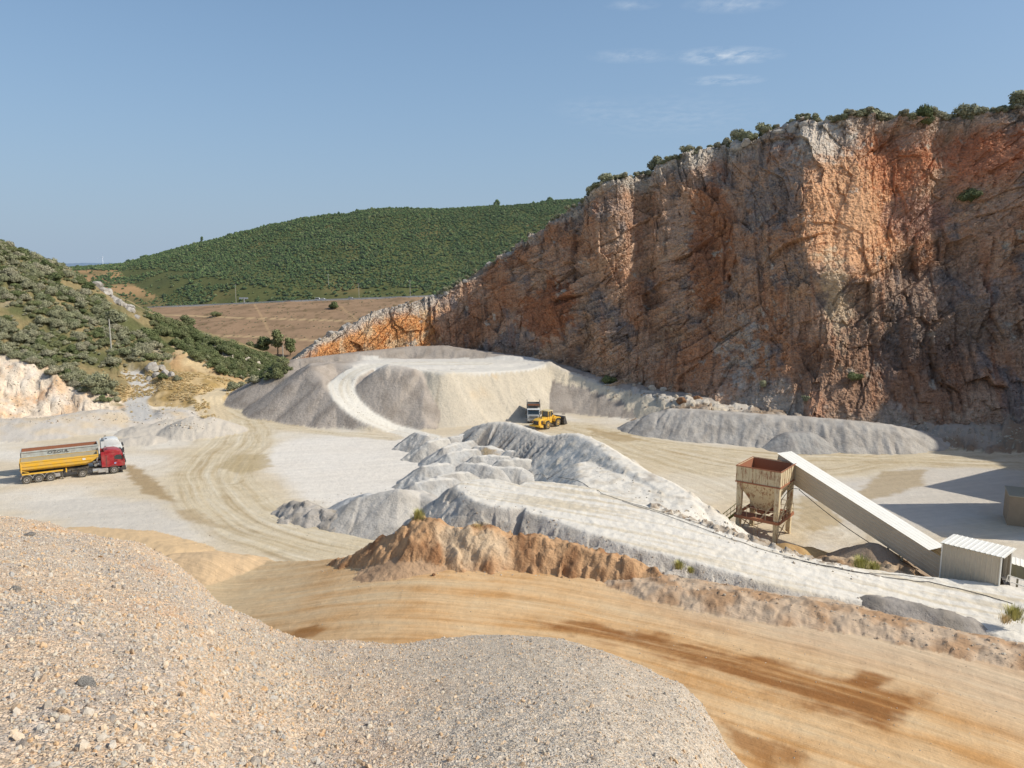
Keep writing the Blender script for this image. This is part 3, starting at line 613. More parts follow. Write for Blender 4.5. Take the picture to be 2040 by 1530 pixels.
for k, (a, b, z, lab) in enumerate(DUMPS):
    A, B = P(a[0], a[1], z), P(b[0], b[1], z)
    tail = (A[0] - 2.4, A[1] - 1.3, z * .35, 0)
    pts = [tail, (A[0], A[1], z * 1.10, .15), (.5 * (A[0] + B[0]), .5 * (A[1] + B[1]) + .3, z * (1.12), .45), (B[0], B[1], z * 1.04, .3)]
    c1 = [C(206, 202, 196), C(212, 206, 196), C(200, 198, 194)][k % 3]
    fn, box = simple_pile(pts, .72, c1, C(186, 180, 172) if k != 6 else C(206, 180, 142), 200 + k * 7, rnd=.06, fl=.14, ff=1.3, rough=.12, blk=.03, top=C(228, 222, 212))
    pile_obj('dumped_pile', fn, box, .13, M_PILE, lab, 'gravel pile', 'truck-dumped piles set out in rows')
def hp(name, pts, slope, c1, c2, seed, label, cat='gravel pile', res=.16, mat=None, **kw):
    fn, box = simple_pile(pts3(pts), slope, c1, c2, seed, **kw)
    return pile_obj(name, fn, box, res, mat or M_PILE, label, cat)
hp('gravel_pile', [(664, 1018, .8, 0), (720, 990, 2.6, 0), (793, 974, 3.6, .1), (835, 978, 3.0, .3), (880, 1000, 2.6, .2)], .68, C(216, 209, 199), C(196, 189, 179), 301, 'large pale grey pile with a pointed top left of the ramp mound', rnd=.3, fl=.15)
hp('gravel_pile', [(700, 992, 1.6, 0), (728, 983, 2.2, .1)], .55, C(196, 196, 196), C(184, 184, 182), 303, 'small smooth blue-grey pile tucked behind the large pointed pile')
hp('gravel_pile', [(577, 1003, .8, 0), (606, 1003, 1.4, .2), (640, 1016, 1.2, .2), (680, 1028, .9, .2)], .6, C(196, 188, 178), C(170, 162, 152), 305, 'low lumpy grey windrow along the edge of the white floor', blk=.35)
# grey ridge stockpile under the cliff
hp('stockpile', [(1275, 835, 1.8, .1), (1310, 822, 3.0, .3), (1340, 815, 3.6, .5), (1380, 816, 3.8, .6), (1440, 820, 3.8, .6), (1520, 826, 3.8, .6), (1600, 831, 3.7, .6), (1690, 838, 3.6, .6), (1770, 846, 3.2, .4), (1830, 858, 2.2, .3), (1866, 872, 1.0, .2)],
   .66, C(200, 193, 184), C(180, 172, 163), 311, 'long fluted grey stockpile ridge along the foot of the cliff', 'stockpile', .2, rnd=.4, fl=.55, ff=.26)
hp('stockpile', [(1352, 842, 2.0, .2), (1390, 838, 2.2, .4), (1420, 846, 1.8, .2)], .6, C(188, 185, 180), C(172, 168, 162), 313, 'low grey pile at the left front of the long stockpile ridge', 'stockpile', rnd=.4, fl=.3, ff=.4)
hp('stockpile', [(1575, 862, 2.2, .3), (1608, 861, 2.3, .4)], .62, C(186, 182, 176), C(168, 162, 156), 315, 'round grey pile standing alone in front of the long stockpile ridge', 'stockpile', rnd=.6, fl=.15)
hp('sand_pile', [(1572, 1085, 1.3, .3), (1610, 1092, .9, .3), (1650, 1108, .6, .6)], .5, C(206, 172, 122), C(186, 150, 104), 317, 'small orange sand pile below the hopper legs', 'sand pile', rnd=.3)
hp('sand_pile', [(1735, 1082, 2.6, .1), (1745, 1083, 2.6, .1)], .60, C(178, 158, 138), C(160, 140, 120), 319, 'brown conical sand pile behind the bush under the conveyor', 'sand pile', rnd=.2)
hp('sand_pile', [(1690, 1118, 2.2, .6), (1760, 1128, 2.2, .8)], .5, C(200, 176, 148), C(170, 140, 110), 321, 'rough earth pile around the pale bush beside the ramp', 'sand pile', rnd=.3, blk=.4)
hp('gravel_pile', [(1740, 1187, 3.9, .1), (1780, 1194, 3.9, .3), (1850, 1212, 3.7, .3), (1920, 1232, 3.4, .3)], .55, C(172, 164, 156), C(150, 142, 132), 323, 'dark grey gravel windrow between the ramp and the orange road', rnd=.25, fl=.1, blk=.12)
# orange earth berm
def berm_fn(x, y):
    nz = fbm(x * .5, y * .5, 5, 331)
    c = pts3([(640, 1128, 1.9, .1), (700, 1105, 3.6, .1), (760, 1072, 5.3, .1), (806, 1048, 6.6, .2), (835, 1034, 7.2, .4), (868, 1040, 7.1, .3), (900, 1052, 6.7, .2), (940, 1050, 6.9, .5), (985, 1056, 6.8, .4), (1030, 1068, 6.4, .2),
              (1080, 1072, 6.4, .2), (1130, 1082, 6.3, .2), (1180, 1092, 6.2, .2), (1240, 1108, 6.0, .2), (1300, 1132, 5.5, .1)])
    H, D, S = bank(x, y, c, 1.15, .12, .55, .45, 333)
    H2, D2, S2 = bank(x, y, [(q[0], q[1] - 1.4, min(q[2] - 2.0, q[2] * .72), .3) for q in c], .48, .5)
    H = H + .34 * blocks(x * .9, y * .9, 335) + .14 * blocks(x * 2.4, y * 2.4, 338) + .2 * nz
    m = H > H2; h = np.where(m, H, H2 + .12 * fbm(x * 2, y * 2, 3, 336))
    col = mix(np.tile(C(208, 168, 128), (len(x), 1)), C(164, 122, 88), sst(-.2, .4, nz)); lim = patch(x, y, [P(a, b, z)[:2] for a, b, z in ((905, 1062, 6.3), (1000, 1075, 6.3), (1020, 1130, 4.6), (900, 1132, 4.6), (870, 1100, 5))], .5, .5, .8, 337)
    col = mix(col, C(222, 200, 170), lim * .75); col = mix(col, C(204, 172, 140), (~m) * .6)
    return h, col
pile_obj('earth_berm', berm_fn, (-17, 46, 14, 68), .12, M_BERM, 'crumbling orange earth berm with a steep scored face beside the orange road', 'earth berm')
# =====================================================================
#  QUARRY CLIFF : one body, face + top + back
# =====================================================================
ST = [(575, 731, 158, 724, 158.6), (600, 728, 159, 705, 160.5), (640, 720, 161.5, 672, 165), (690, 713, 165, 652, 169), (740, 706, 167.5, 625, 173), (800, 699, 170, 604, 177), (865, 693, 173, 588, 181),
      (885, 693, 170, 581, 181), (930, 696, 169, 556, 183), (1000, 703, 165, 508, 182), (1060, 713, 161, 470, 180), (1140, 731, 154, 414, 175), (1200, 748, 149, 377, 171), (1280, 765, 147, 344, 171), (1340, 778, 142.5, 322, 169),
      (1400, 789, 138.5, 302, 167), (1450, 796, 135, 290, 164.5), (1520, 807, 131, 278, 162), (1560, 815, 129, 258, 158.5), (1610, 823, 127.5, 245, 156), (1700, 831, 124, 238, 151), (1800, 834, 123, 238, 149), (1900, 833, 122, 232, 148), (2040, 831, 121, 212, 146)]
OFF = [((93, 118, 2.5), (104, 141, 59)), ((104, 112, 2.5), (120, 130, 64)), ((110, 98, 2.5), (131, 108, 64)), ((112, 78, 2.5), (138, 80, 54)), ((114, 55, 2.5), (140, 52, 46)), ((118, 30, 2.5), (140, 22, 36))]
def build_cliff():
    bp = [PD(a, b, Y) for a, b, Y, _, _ in ST] + [o[0] for o in OFF]
    cp = [PD(a, d, Y) for a, _, _, d, Y in ST] + [o[1] for o in OFF]
    bp = np.array(bp, float); cp = np.array(cp, float); bp[:, 2] -= 3.0
    pxs = np.array([s[0] for s in ST] + [2160, 2300, 2450, 2600, 2750, 2900], float)
    L = np.concatenate([[0], np.cumsum(np.hypot(*(np.diff(.5 * (bp + cp)[:, :2], axis=0).T)))])
    n1 = 1250; s = np.concatenate([np.linspace(0, np.interp(2060, pxs, L), n1), np.linspace(np.interp(2060, pxs, L), L[-1], 90)[1:]])
    def ip(A): return np.stack([np.interp(s, L, A[:, k]) for k in range(3)], 1)
    B, K = ip(bp), ip(cp)
    # soften the corners a little
    ker = np.hanning(25); ker /= ker.sum()
    def sm(a): return np.convolve(np.pad(a, 12, mode='edge'), ker, 'valid')
    for A in (B, K):
        for k in (0, 1): A[:, k] = sm(A[:, k])
    px = np.interp(s, L, pxs)
    d = np.gradient(.5 * (B + K)[:, :2], axis=0)
    kk = np.hanning(61); kk /= kk.sum()
    d = np.stack([np.convolve(np.pad(d[:, k], 30, mode='edge'), kk, 'valid') for k in (0, 1)], 1)
    d /= np.linalg.norm(d, axis=1)[:, None]; N = np.stack([d[:, 1], -d[:, 0]], 1)          # outward, towards the pit
    nv = 430; v = np.linspace(0, 1, nv)
    V, S = np.meshgrid(v, s, indexing='ij'); PX = np.meshgrid(v, px, indexing='ij')[1]
    Hc = (K - B)[:, 2][None, :] + 0 * V; hm = V * Hc                                    # metres above the foot
    # profile: gentler talus at the foot, steep above
    prof = V.copy(); tal = .30 * sst(.26, 0, V) * sst(1200, 1500, PX) * 1.0
    hor = V ** 1.0 - .10 * np.sin(V * PI)                                                # upright in the upper part
    X = B[None, :, 0] * (1 - hor) + K[None, :, 0] * hor; Y = B[None, :, 1] * (1 - hor) + K[None, :, 1] * hor; Z = B[None, :, 2] + hm
    amp = np.clip(Hc / 30, .12, 1)
    # -- large forms
    D = 2.6 * fbm(S * .035, hm * .03, 3, 401) * amp
    but = ridged(S * .040 + .25 * fbm(S * .02, hm * .03, 2, 402), hm * .008, 3, 403); D += 1.5 * (but - .2) * amp
    # arete and lit bowl left of px 1610 .. 1780, upper half
    ph = (PX - (1612 + 45 * sst(.62, .30, V)))          # arete line leans right going down
    up = sst(.36, .50, V) * sst(1.02, .90, V) * .75 + sst(.36, .50, V) * .25
    bowl = np.where(ph < 0, 4.8 * np.exp(ph / 60.0), 4.8 - 11.0 * sst(-10, 230, ph) + 5.0 * sst(230, 460, ph)) * up
    D += bowl
    D += 3.0 * np.exp(-((PX - 1385) / 40) ** 2) * sst(.75, .95, V) + 2.0 * np.exp(-((PX - 1320) / 26) ** 2) * sst(.2, .8, V)
    D += -2.5 * np.exp(-((PX - 1290) / 30) ** 2) * sst(.3, .6, V) + 2.2 * np.exp(-((PX - 1230) / 35) ** 2)
    D += -2.0 * np.exp(-((PX - 1470) / 60) ** 2) * sst(.5, .0, V) + 3.5 * np.exp(-((PX - 1835) / 40) ** 2) * sst(.45, .8, V) - 2 * np.exp(-((PX - 1900) / 40) ** 2) * sst(.5, .8, V)
    D += tal * 26 * .55
    D += 2.4 * sst(.20, .0, V) * (np.exp(-((PX - 1320) / 35) ** 2) + np.exp(-((PX - 1640) / 28) ** 2) * 1.6) * sst(1150, 1250, PX)
    # -- strata dipping to the left, broken blocks
    ca, sa = math.cos(math.radians(33)), math.sin(math.radians(33))
    wx = 2.2 * fbm(S * .05, hm * .05, 2, 404); wy = 1.6 * fbm(S * .05, hm * .05, 2, 405)
    a_ = (S * ca + hm * sa) + wx; b_ = (-S * sa + hm * ca) + wy
    dipm = sst(-.25, .25, fbm(S * .02, hm * .03, 3, 406))
    dip = blocks(a_ * .10, b_ * .30, 407) * 1.9 + blocks(a_ * .28, b_ * .8, 408) * .62 + blocks(a_ * .9, b_ * 2.0, 409) * .26
    ver = blocks(S * .22 + wx * .25, hm * .12 + wy * .1, 410) * 1.5 + blocks(S * .6, hm * .22, 411) * .75 + blocks(S * 1.6, hm * .8, 412) * .28
    def crk(x_, y_, s_, w_): f = voro(x_, y_, s_); return sst(w_, 0, f[1] - f[0])
    cr_d = crk(a_ * .10, b_ * .30, 407, .05) * 1.0 + crk(a_ * .28, b_ * .8, 408, .08) * .55
    cr_v = crk(S * .22 + wx * .25, hm * .12 + wy * .1, 410, .05) * 1.0 + crk(S * .6, hm * .22, 411, .08) * .6
    rel = dip * dipm + ver * (1 - dipm); crm = cr_d * dipm + cr_v * (1 - dipm); crm = crm * sst(-.1, .35, fbm(S * .09, hm * .09, 3, 440))
    # bedding: ledges stepping along the dip, each layer broken off unevenly
    def beds(q, f, sd): 
        u = q * f + .55 * fbm(a_ * .10, q * f * .25, 4, sd); k = np.floor(u); fr = u - k; off = perlin(a_ * .13 + k * 7.3, k * 3.1, sd + 3)
        return (fr - .5) * .9 + off * 1.1
    bd = beds(b_, .34, 441) * .85 + beds(b_, 1.1, 446) * .30
    bmask = sst(-.35, .25, fbm(S * .022 + 3, hm * .03, 3, 450) + .25 * (PX < 1300) - .1 * (V > .7))
    rel = rel * .95 - .22 * crm + bd * bmask + .16 * blocks(a_ * 2.4, b_ * 4.5, 418) + .12 * blocks(S * 3.5, hm * 2.5, 419) + .35 * ridged(a_ * .35, b_ * 1.4, 4, 451) * .6 + .12 * ridged(S * .9, hm * .35, 4, 452) * (1 - bmask)
    smooth_face = np.exp(-((PX - 1700) / 60) ** 2 - ((V - .66) / .16) ** 2) + .7 * np.exp(-((PX - 1060) / 50) ** 2 - ((V - .4) / .25) ** 2)
    rel = rel * (1 - .7 * np.clip(smooth_face, 0, 1)) * (1 - .45 * sst(.3, .05, V) * sst(1250, 1500, PX))
    D += rel * (.35 + .65 * amp) + .3 * ridged(S * .5, hm * .12, 3, 413) * amp
    D += .22 * fbm(S * 2.0, hm * 2.0, 4, 414)
    D += .8 * sst(.93, 1.0, V) * blocks(S * .35, hm * .35, 415) * (.4 + amp)
    D *= sst(0, .02, V) * .8 + .2
    D *= sst(0, 3.0, Hc)
    # crest outline irregular
    Z = Z + (.75 * blocks(S * .22, hm * 0, 416) + .4 * blocks(S * .7, hm * 0, 417)) * sst(.80, 1.0, V) * sst(0, 12, Hc)
    X = X + N[None, :, 0] * D; Y = Y + N[None, :, 1] * D; Z = Z + .22 * rel * amp
    # -- colours
    n1_ = fbm(S * .05, hm * .06, 4, 421); n2_ = fbm(S * .12 + 9, hm * .10, 4, 422); st_ = fbm(S * .55, hm * .05, 4, 423); dp_ = fbm(a_ * .08, b_ * .45, 4, 424)
    def F(a): return a.ravel()
    c = np.tile(C(204, 172, 146), (S.size, 1))
    def M(col, m): 
        nonlocal c; c = mix(c, C(*col), np.clip(F(m), 0, 1))
    M((198, 142, 100), sst(-.1, .4, n1_) * .8)
    M((150, 142, 140), sst(.08, .3, n2_ + .25 * fbm(S * .5, hm * .5, 4, 433)) * .85)
    M((206, 172, 146), sst(.1, .4, fbm(S * .07, hm * .09, 4, 425)) * .8)
    M((176, 122, 88), sst(.1, .45, st_) * .55 * (1 - dipm * .5))
    M((120, 104, 94), sst(.2, .5, -st_) * .6)
    M((216, 190, 160), sst(.15, .45, dp_) * .55 * dipm)
    M((120, 112, 112), sst(.2, .5, -dp_) * .6 * dipm)
    g = lambda x0, w, v0, h: np.exp(-((PX - x0) / w) ** 2 - ((V - v0) / h) ** 2)
    wob = fbm(S * .15, hm * .15, 4, 426) * .8 + fbm(S * .6, hm * .6, 5, 430, .6) * .9
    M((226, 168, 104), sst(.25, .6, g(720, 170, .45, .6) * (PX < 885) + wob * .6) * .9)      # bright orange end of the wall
    M((238, 214, 176), sst(.0, .4, fbm(S * .3, hm * .3, 4, 427)) * .8 * (PX < 880))
    M((204, 200, 194), sst(.72, .96, V + wob * .14) * sst(900, 860, PX) * .9)               # grey weathered crest left
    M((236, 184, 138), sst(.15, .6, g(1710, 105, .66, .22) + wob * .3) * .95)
    M((206, 140, 98), sst(.25, .7, g(1800, 90, .86, .14) + wob * .5) * .85)
    M((200, 132, 94), sst(.25, .7, g(1980, 90, .84, .12) + wob * .4) * .8)
    M((200, 158, 140), sst(.3, .6, g(1830, 90, .66, .08) + wob * .4) * .7)
    M((180, 116, 74), sst(.35, .6, g(1090, 60, .42, .22) + wob * .5) * .8)
    M((186, 124, 78), sst(.35, .6, g(1420, 50, .62, .3) + wob * .5) * .7)
    M((158, 152, 150), sst(.35, .9, g(1530, 80, .78, .18) + wob * 1.1) * .7)
    M((200, 192, 182), sst(.45, .8, g(1475, 48, .22, .17) + wob * 1.0) * .85)                  # pale broken rock low in the middle
    M((204, 196, 186), sst(.45, .8, g(1500, 40, .08, .10) + wob * .9) * .6)
    M((222, 202, 172), sst(.35, .8, g(1670, 34, .40, .16) + wob * 1.0) * .8)
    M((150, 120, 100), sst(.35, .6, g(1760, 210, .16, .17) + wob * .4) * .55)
    M((196, 150, 120), sst(.4, .6, g(1640, 26, .06, .10) + wob * .4) * .8)
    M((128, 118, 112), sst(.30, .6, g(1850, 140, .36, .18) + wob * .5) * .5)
    M((190, 186, 180), sst(.5, .75, g(1760, 50, .06, .07) + wob * .4) * .6)
    topn = V + .10 * fbm(S * .12, hm * .15, 4, 428)
    M((198, 192, 182), sst(.90, .98, topn) * np.where(PX < 1560, .9, .45) * sst(10, 20, Hc))
    M((216, 208, 196), sst(.3, .8, g(1640, 60, .93, .10) + wob * .8) * .85)
    crev = np.maximum(sst(.0, -1.4, rel) * .5, crm * .45); M((104, 84, 72), crev * .55)  # shade of recesses and cracks painted into the rock colour
    M((196, 182, 164), sst(.10, .0, V + .10 * wob) * .85 * (PX > 1150)); M((206, 196, 182), sst(.35, .8, g(1560, 60, .06, .10) + wob * .9) * .7)
    c *= (1 + .16 * fbm(S * 1.5, hm * 1.5, 3, 429)).ravel()[:, None]
    c *= 1.16
    gray = c.mean(1, keepdims=True); c = (c * .9 + gray * .1) * np.array([1.02, .97, .92])
    # -- top and back
    rows = [(X, Y, Z, c)]
    lx, ly, lz = X[-1], Y[-1], Z[-1]; steps = [1.2, 2.6, 4.2, 6, 8.5, 12, 17, 25, 36, 50, 70]
    TX, TY, TZ, TC = [], [], [], []
    zc = K[:, 2]
    for k, t in enumerate(steps):
        bx = lx - N[:, 0] * t; by = ly - N[:, 1] * t
        fall = np.where(px < 1150, -.42, np.interp(px, [1150, 1400], [-.30, .05])) * t
        z = lz + fall - .004 * t * t * (px < 1500) + .9 * blocks(bx * .3, by * .3, 431) + .3 * fbm(bx, by, 3, 432)
        z = np.maximum(z, -22)
        TX.append(bx); TY.append(by); TZ.append(z)
        q = mix(np.tile(C(190, 184, 174), (len(s), 1)), C(120, 118, 84), sst(-.1, .3, fbm(bx * .2, by * .2, 3, 433)) * min(1, t / 4)); TC.append(q)
    X = np.vstack([X] + [np.array(TX)]); Y = np.vstack([Y] + [np.array(TY)]); Z = np.vstack([Z] + [np.array(TZ)]); c = np.vstack([c] + TC)
    Q = grid_quads(X.shape[0], X.shape[1])[:, ::-1]
    Vt = np.stack([X.ravel(), Y.ravel(), Z.ravel()], 1)
    m = NT('cliff_rock'); cc = attr_col(m); p = pos(m)
    n1 = m.noise(p, .8, 6, .68); n2 = m.noise(p, 3.5, 4, .7)
    mp = m.n('ShaderNodeMapping'); m.l(p, mp.inputs[0]); mp.inputs['Rotation'].default_value = (0, math.radians(-35), 0); mp.inputs['Scale'].default_value = (.35, .35, 1.6)
    vr = m.n('ShaderNodeTexVoronoi', feature='DISTANCE_TO_EDGE'); m.l(mp.outputs[0], vr.inputs['Vector']); vr.inputs['Scale'].default_value = .9
    crk = m.ramp(vr.outputs['Distance'], [(0, (.55, .55, .55)), (.05, (1, 1, 1))])
    k = m.math('ADD', m.math('MULTIPLY', m.math('SUBTRACT', n1, .5), 1.1), m.math('MULTIPLY', m.math('SUBTRACT', n2, .5), .9)); k = m.math('ADD', k, 1.0)
    sc = m.n('ShaderNodeVectorMath', operation='SCALE'); m.l(cc, sc.inputs[0]); m.l(k, sc.inputs['Scale'])
    m.l(m.mixc(.30, sc.outputs[0], m.mixc(1.0, sc.outputs[0], crk, 'MULTIPLY')), m.b.inputs['Base Color']); m.v(m.b, 'Roughness', .95); m.v(m.b, 'Specular IOR Level', .12)
    a = m.bump(n1, .8, .8); a = m.bump(crk, .5, .3, a); a = m.bump(n2, .8, .25, a); m.l(a, m.b.inputs['Normal'])
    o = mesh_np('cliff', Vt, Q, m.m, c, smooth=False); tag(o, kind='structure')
    # crest samples for the bushes
    i = nv - 1
    return dict(px=px, X=X, Y=Y, Z=Z, N=N, nv=nv, S=s)
CL = build_cliff()
# =====================================================================
#  GRAVEL HEAP UNDER THE CAMERA
# =====================================================================
SIL = [(-500, 960, 20), (-250, 1000, 18), (0, 1030, 16.5), (100, 1043, 16.3), (180, 1060, 16), (260, 1082, 15.6), (340, 1118, 15.2), (385, 1150, 14.6), (430, 1190, 14.0), (500, 1226, 13.6), (545, 1250, 13.3), (590, 1268, 13.4), (640, 1277, 13.8), (720, 1279, 14.2), (800, 1275, 14.5),
       (900, 1267, 14.8), (1020, 1260, 15), (1110, 1265, 14.8), (1200, 1285, 14.3), (1290, 1325, 13.5), (1360, 1358, 12.8), (1395, 1390, 12.2), (1420, 1430, 11.6), (1445, 1475, 11.0), (1480, 1515, 10.5), (1530, 1570, 10), (1650, 1680, 9), (1900, 1900, 8)]
def build_heap():
    az, rr, zz = [], [], []
    for a, b, Y in SIL:
        q = PD(a, b, Y); az.append(math.degrees(math.atan2(q[0], q[1]))); rr.append(math.hypot(q[0], q[1])); zz.append(q[2])
    az = np.array(az); rr = np.array(rr); zz = np.array(zz)
    o_ = np.argsort(az); az, rr, zz = az[o_], rr[o_], zz[o_]
    az = np.concatenate([[-180, -90], az, [90, 180]]); rr = np.concatenate([[14, 16], rr, [9, 14]]); zz = np.concatenate([[22, 21.5], zz, [21, 22]])
    th = np.concatenate([np.arange(-180, -42, 3), np.arange(-42, 42, .085), np.arange(42, 180, 3)]); T = np.radians(th)
    R = np.interp(th, az, rr); Zc = np.interp(th, az, zz)
    u = np.concatenate([np.linspace(.02, .10, 12), np.linspace(.103, .30, 150), np.linspace(.3015, .98, 560), np.linspace(.982, 1.06, 60), np.linspace(1.08, 3.2, 70)])
    U, TT = np.meshgrid(u, T, indexing='ij'); RR = U * R[None, :]
    x = (RR * np.sin(TT)).ravel(); y = (RR * np.cos(TT)).ravel(); Uf = U.ravel(); Zf = np.tile(Zc, len(u)); Rf = RR.ravel(); R0 = np.tile(R, len(u))
    ztop = 24.75
    # convex top, then angle of repose
    ins = ztop + (Zf - ztop) * np.clip(Uf, 0, 1) ** 1.12
    out = Zf - (.78 * (Rf - R0))
    z = np.where(Uf <= 1, ins, out)
    sl0 = (Zf - ztop) / R0 * 1.12                              # round the crest over
    z -= .10 * np.exp(-((Uf - 1) * R0 / .35) ** 2)
    z += .16 * fbm(x * .35, y * .35, 4, 501) * np.clip(Uf, 0, 1) + .035 * fbm(x * 2.2, y * 2.2, 4, 502) + .02 * fbm(x * 7, y * 7, 3, 503)
    # shallow gullies running down the left part
    px = np.degrees(np.arctan2(x, y))
    gy = ridged(px * .12 + .4 * fbm(x * .2, y * .2, 2, 504), Rf * .05, 2, 505); z += .10 * gy * sst(2, -20, px) * np.clip(Uf, 0, 1)
    z = np.maximum(z, roadz(x) - .6)
    left = sst(-2, -16, px + 5 * fbm(x * .3, y * .3, 3, 506))
    c = mix(np.tile(C(212, 198, 180), (len(x), 1)), C(222, 196, 168), left * .8)
    c = mix(c, C(230, 186, 142), sst(.1, .45, fbm(x * .28, y * .28, 4, 507)) * (.25 + .6 * left))
    c = mix(c, C(204, 194, 182), sst(.1, .4, fbm(x * .5 + 5, y * .5, 4, 508)) * .55)
    bd = sst(.5, .1, np.abs(fbm(x * .16, y * .16, 3, 509) - .05) * 5); c = mix(c, C(190, 182, 174), bd * left * .5)
    m = NT('gravel_bed'); cc = attr_col(m); p = pos(m)
    v1 = m.n('ShaderNodeTexVoronoi'); m.l(p, v1.inputs['Vector']); v1.inputs['Scale'].default_value = 34
    v2 = m.n('ShaderNodeTexVoronoi'); m.l(p, v2.inputs['Vector']); v2.inputs['Scale'].default_value = 70
    sep = m.n('ShaderNodeSeparateColor'); m.l(v1.outputs['Color'], sep.inputs[0]); sep2 = m.n('ShaderNodeSeparateColor'); m.l(v2.outputs['Color'], sep2.inputs[0])
    k = m.math('ADD', m.math('MULTIPLY', sep.outputs[0], .5), m.math('MULTIPLY', sep2.outputs[0], .55)); k = m.math('ADD', k, .56)
    sc = m.n('ShaderNodeVectorMath', operation='SCALE'); m.l(cc, sc.inputs[0]); m.l(k, sc.inputs['Scale'])
    tint = m.ramp(sep.outputs[1], [(0, (.84, .87, .92)), (.45, (1, 1, 1)), (.8, (1.0, .95, .89)), (1, (1, .86, .74))])
    m.l(m.mixc(.75, sc.outputs[0], tint, 'MULTIPLY'), m.b.inputs['Base Color']); m.v(m.b, 'Roughness', .9); m.v(m.b, 'Specular IOR Level', .2)
    a = m.bump(m.math('SUBTRACT', 1.0, v1.outputs['Distance']), .5, .03); a = m.bump(m.math('SUBTRACT', 1.0, v2.outputs['Distance']), .8, .014, a); m.l(a, m.b.inputs['Normal'])
    V = np.stack([x, y, z], 1); Q = grid_quads(len(u), len(th), True)
    o = mesh_np('gravel_mound', V, Q, m.m, c); tag(o, kind='structure')
    return dict(x=x, y=y, z=z, th=th, u=u, R=R, shape=U.shape, left=left)
HP = build_heap()
def heap_z(x, y):
    r = math.hypot(x, y); t = math.degrees(math.atan2(x, y)); Rr = np.interp(t, HP['th'], HP['R'])
    i = min(len(HP['u']) - 1, int(np.searchsorted(HP['u'], r / Rr))); j = int(np.searchsorted(HP['th'], t)); return HP['z'].reshape(HP['shape'])[i, j]

# stones
def rock_mesh(name, mat, seed, sub=1, flat=.7, cut=5):
    import bmesh
    bm = bmesh.new(); bmesh.ops.create_icosphere(bm, subdivisions=sub, radius=1); r = random.Random(seed)
    planes = [(Vector((r.gauss(0, 1), r.gauss(0, 1), r.gauss(0, 1))).normalized(), r.uniform(.45, .8)) for _ in range(cut)]
    sx, sy, sz = r.uniform(.75, 1.2), r.uniform(.7, 1.1), flat * r.uniform(.7, 1.1)
    for v in bm.verts:
        for n, d in planes:
            e = v.co.dot(n)
            if e > d: v.co -= n * (e - d)
        v.co *= r.uniform(.94, 1.06); v.co.x *= sx; v.co.y *= sy; v.co.z *= sz
    me = bpy.data.meshes.new(name); bm.to_mesh(me); bm.free(); me.materials.append(mat)
    return me
def rand_mat(name, stops, rough=.9, bump=.3, bs=2.0, amp=.35):
    m = NT(name); oi = m.n('ShaderNodeObjectInfo'); col = m.ramp(oi.outputs['Random'], stops); tc = m.n('ShaderNodeTexCoord').outputs['Object']
    n = m.noise(tc, bs, 4, .6); k = m.math('ADD', m.math('MULTIPLY', m.math('SUBTRACT', n, .5), amp * 2), 1.0)
    sc = m.n('ShaderNodeVectorMath', operation='SCALE'); m.l(col, sc.inputs[0]); m.l(k, sc.inputs['Scale']); m.l(sc.outputs[0], m.b.inputs['Base Color'])
    m.v(m.b, 'Roughness', rough); m.v(m.b, 'Specular IOR Level', .2); m.l(m.bump(n, bump, .3), m.b.inputs['Normal']); return m.m
def proto_collection(name, meshes):
    c = bpy.data.collections.new(name)
    for k, me in enumerate(meshes):
        o = bpy.data.objects.new(name + '_' + chr(97 + k), me); c.objects.link(o)
    return c
def scatter(name, pts, rot, scl, coll, label, cat, kind='stuff'):
    me = bpy.data.meshes.new(name); me.vertices.add(len(pts)); me.vertices.foreach_set('co', np.ascontiguousarray(pts, np.float32).ravel())
    a = me.attributes.new('rot', 'FLOAT_VECTOR', 'POINT'); a.data.foreach_set('vector', np.ascontiguousarray(rot, np.float32).ravel())
    a = me.attributes.new('scl', 'FLOAT_VECTOR', 'POINT'); a.data.foreach_set('vector', np.ascontiguousarray(scl, np.float32).ravel())
    o = new_obj(name, me); g = bpy.data.node_groups.new(name, 'GeometryNodeTree')
    g.interface.new_socket('Geometry', in_out='INPUT', socket_type='NodeSocketGeometry'); g.interface.new_socket('Geometry', in_out='OUTPUT', socket_type='NodeSocketGeometry')
    N = g.nodes.new; gi = N('NodeGroupInput'); go = N('NodeGroupOutput'); ip = N('GeometryNodeInstanceOnPoints'); ci = N('GeometryNodeCollectionInfo')
    ci.inputs['Collection'].default_value = coll; ci.inputs['Separate Children'].default_value = True; ci.inputs['Reset Children'].default_value = True
    ip.inputs['Pick Instance'].default_value = True
    r_ = N('GeometryNodeInputNamedAttribute'); r_.data_type = 'FLOAT_VECTOR'; r_.inputs['Name'].default_value = 'rot'
    s_ = N('GeometryNodeInputNamedAttribute'); s_.data_type = 'FLOAT_VECTOR'; s_.inputs['Name'].default_value = 'scl'
    rv = N('FunctionNodeRandomValue'); rv.data_type = 'INT'; rv.inputs['Max'].default_value = len(coll.objects) - 1
    er = N('FunctionNodeEulerToRotation'); lk = g.links.new
    lk(gi.outputs[0], ip.inputs['Points']); lk(ci.outputs[0], ip.inputs['Instance']); lk(r_.outputs[0], er.inputs[0]); lk(er.outputs[0], ip.inputs['Rotation'])
    lk(s_.outputs[0], ip.inputs['Scale']); lk([q for q in rv.outputs if q.type == 'INT'][0], ip.inputs['Instance Index']); lk(ip.outputs[0], go.inputs[0])
    md = o.modifiers.new('scatter', 'NODES'); md.node_group = g
    return tag(o, label, cat, kind=kind)
M_STONE = rand_mat('gravel_stone', [(0, C(188, 184, 178)), (.25, C(214, 204, 190)), (.5, C(230, 210, 184)), (.7, C(226, 190, 148)), (.85, C(168, 160, 152)), (1, C(232, 220, 198))], amp=.2)
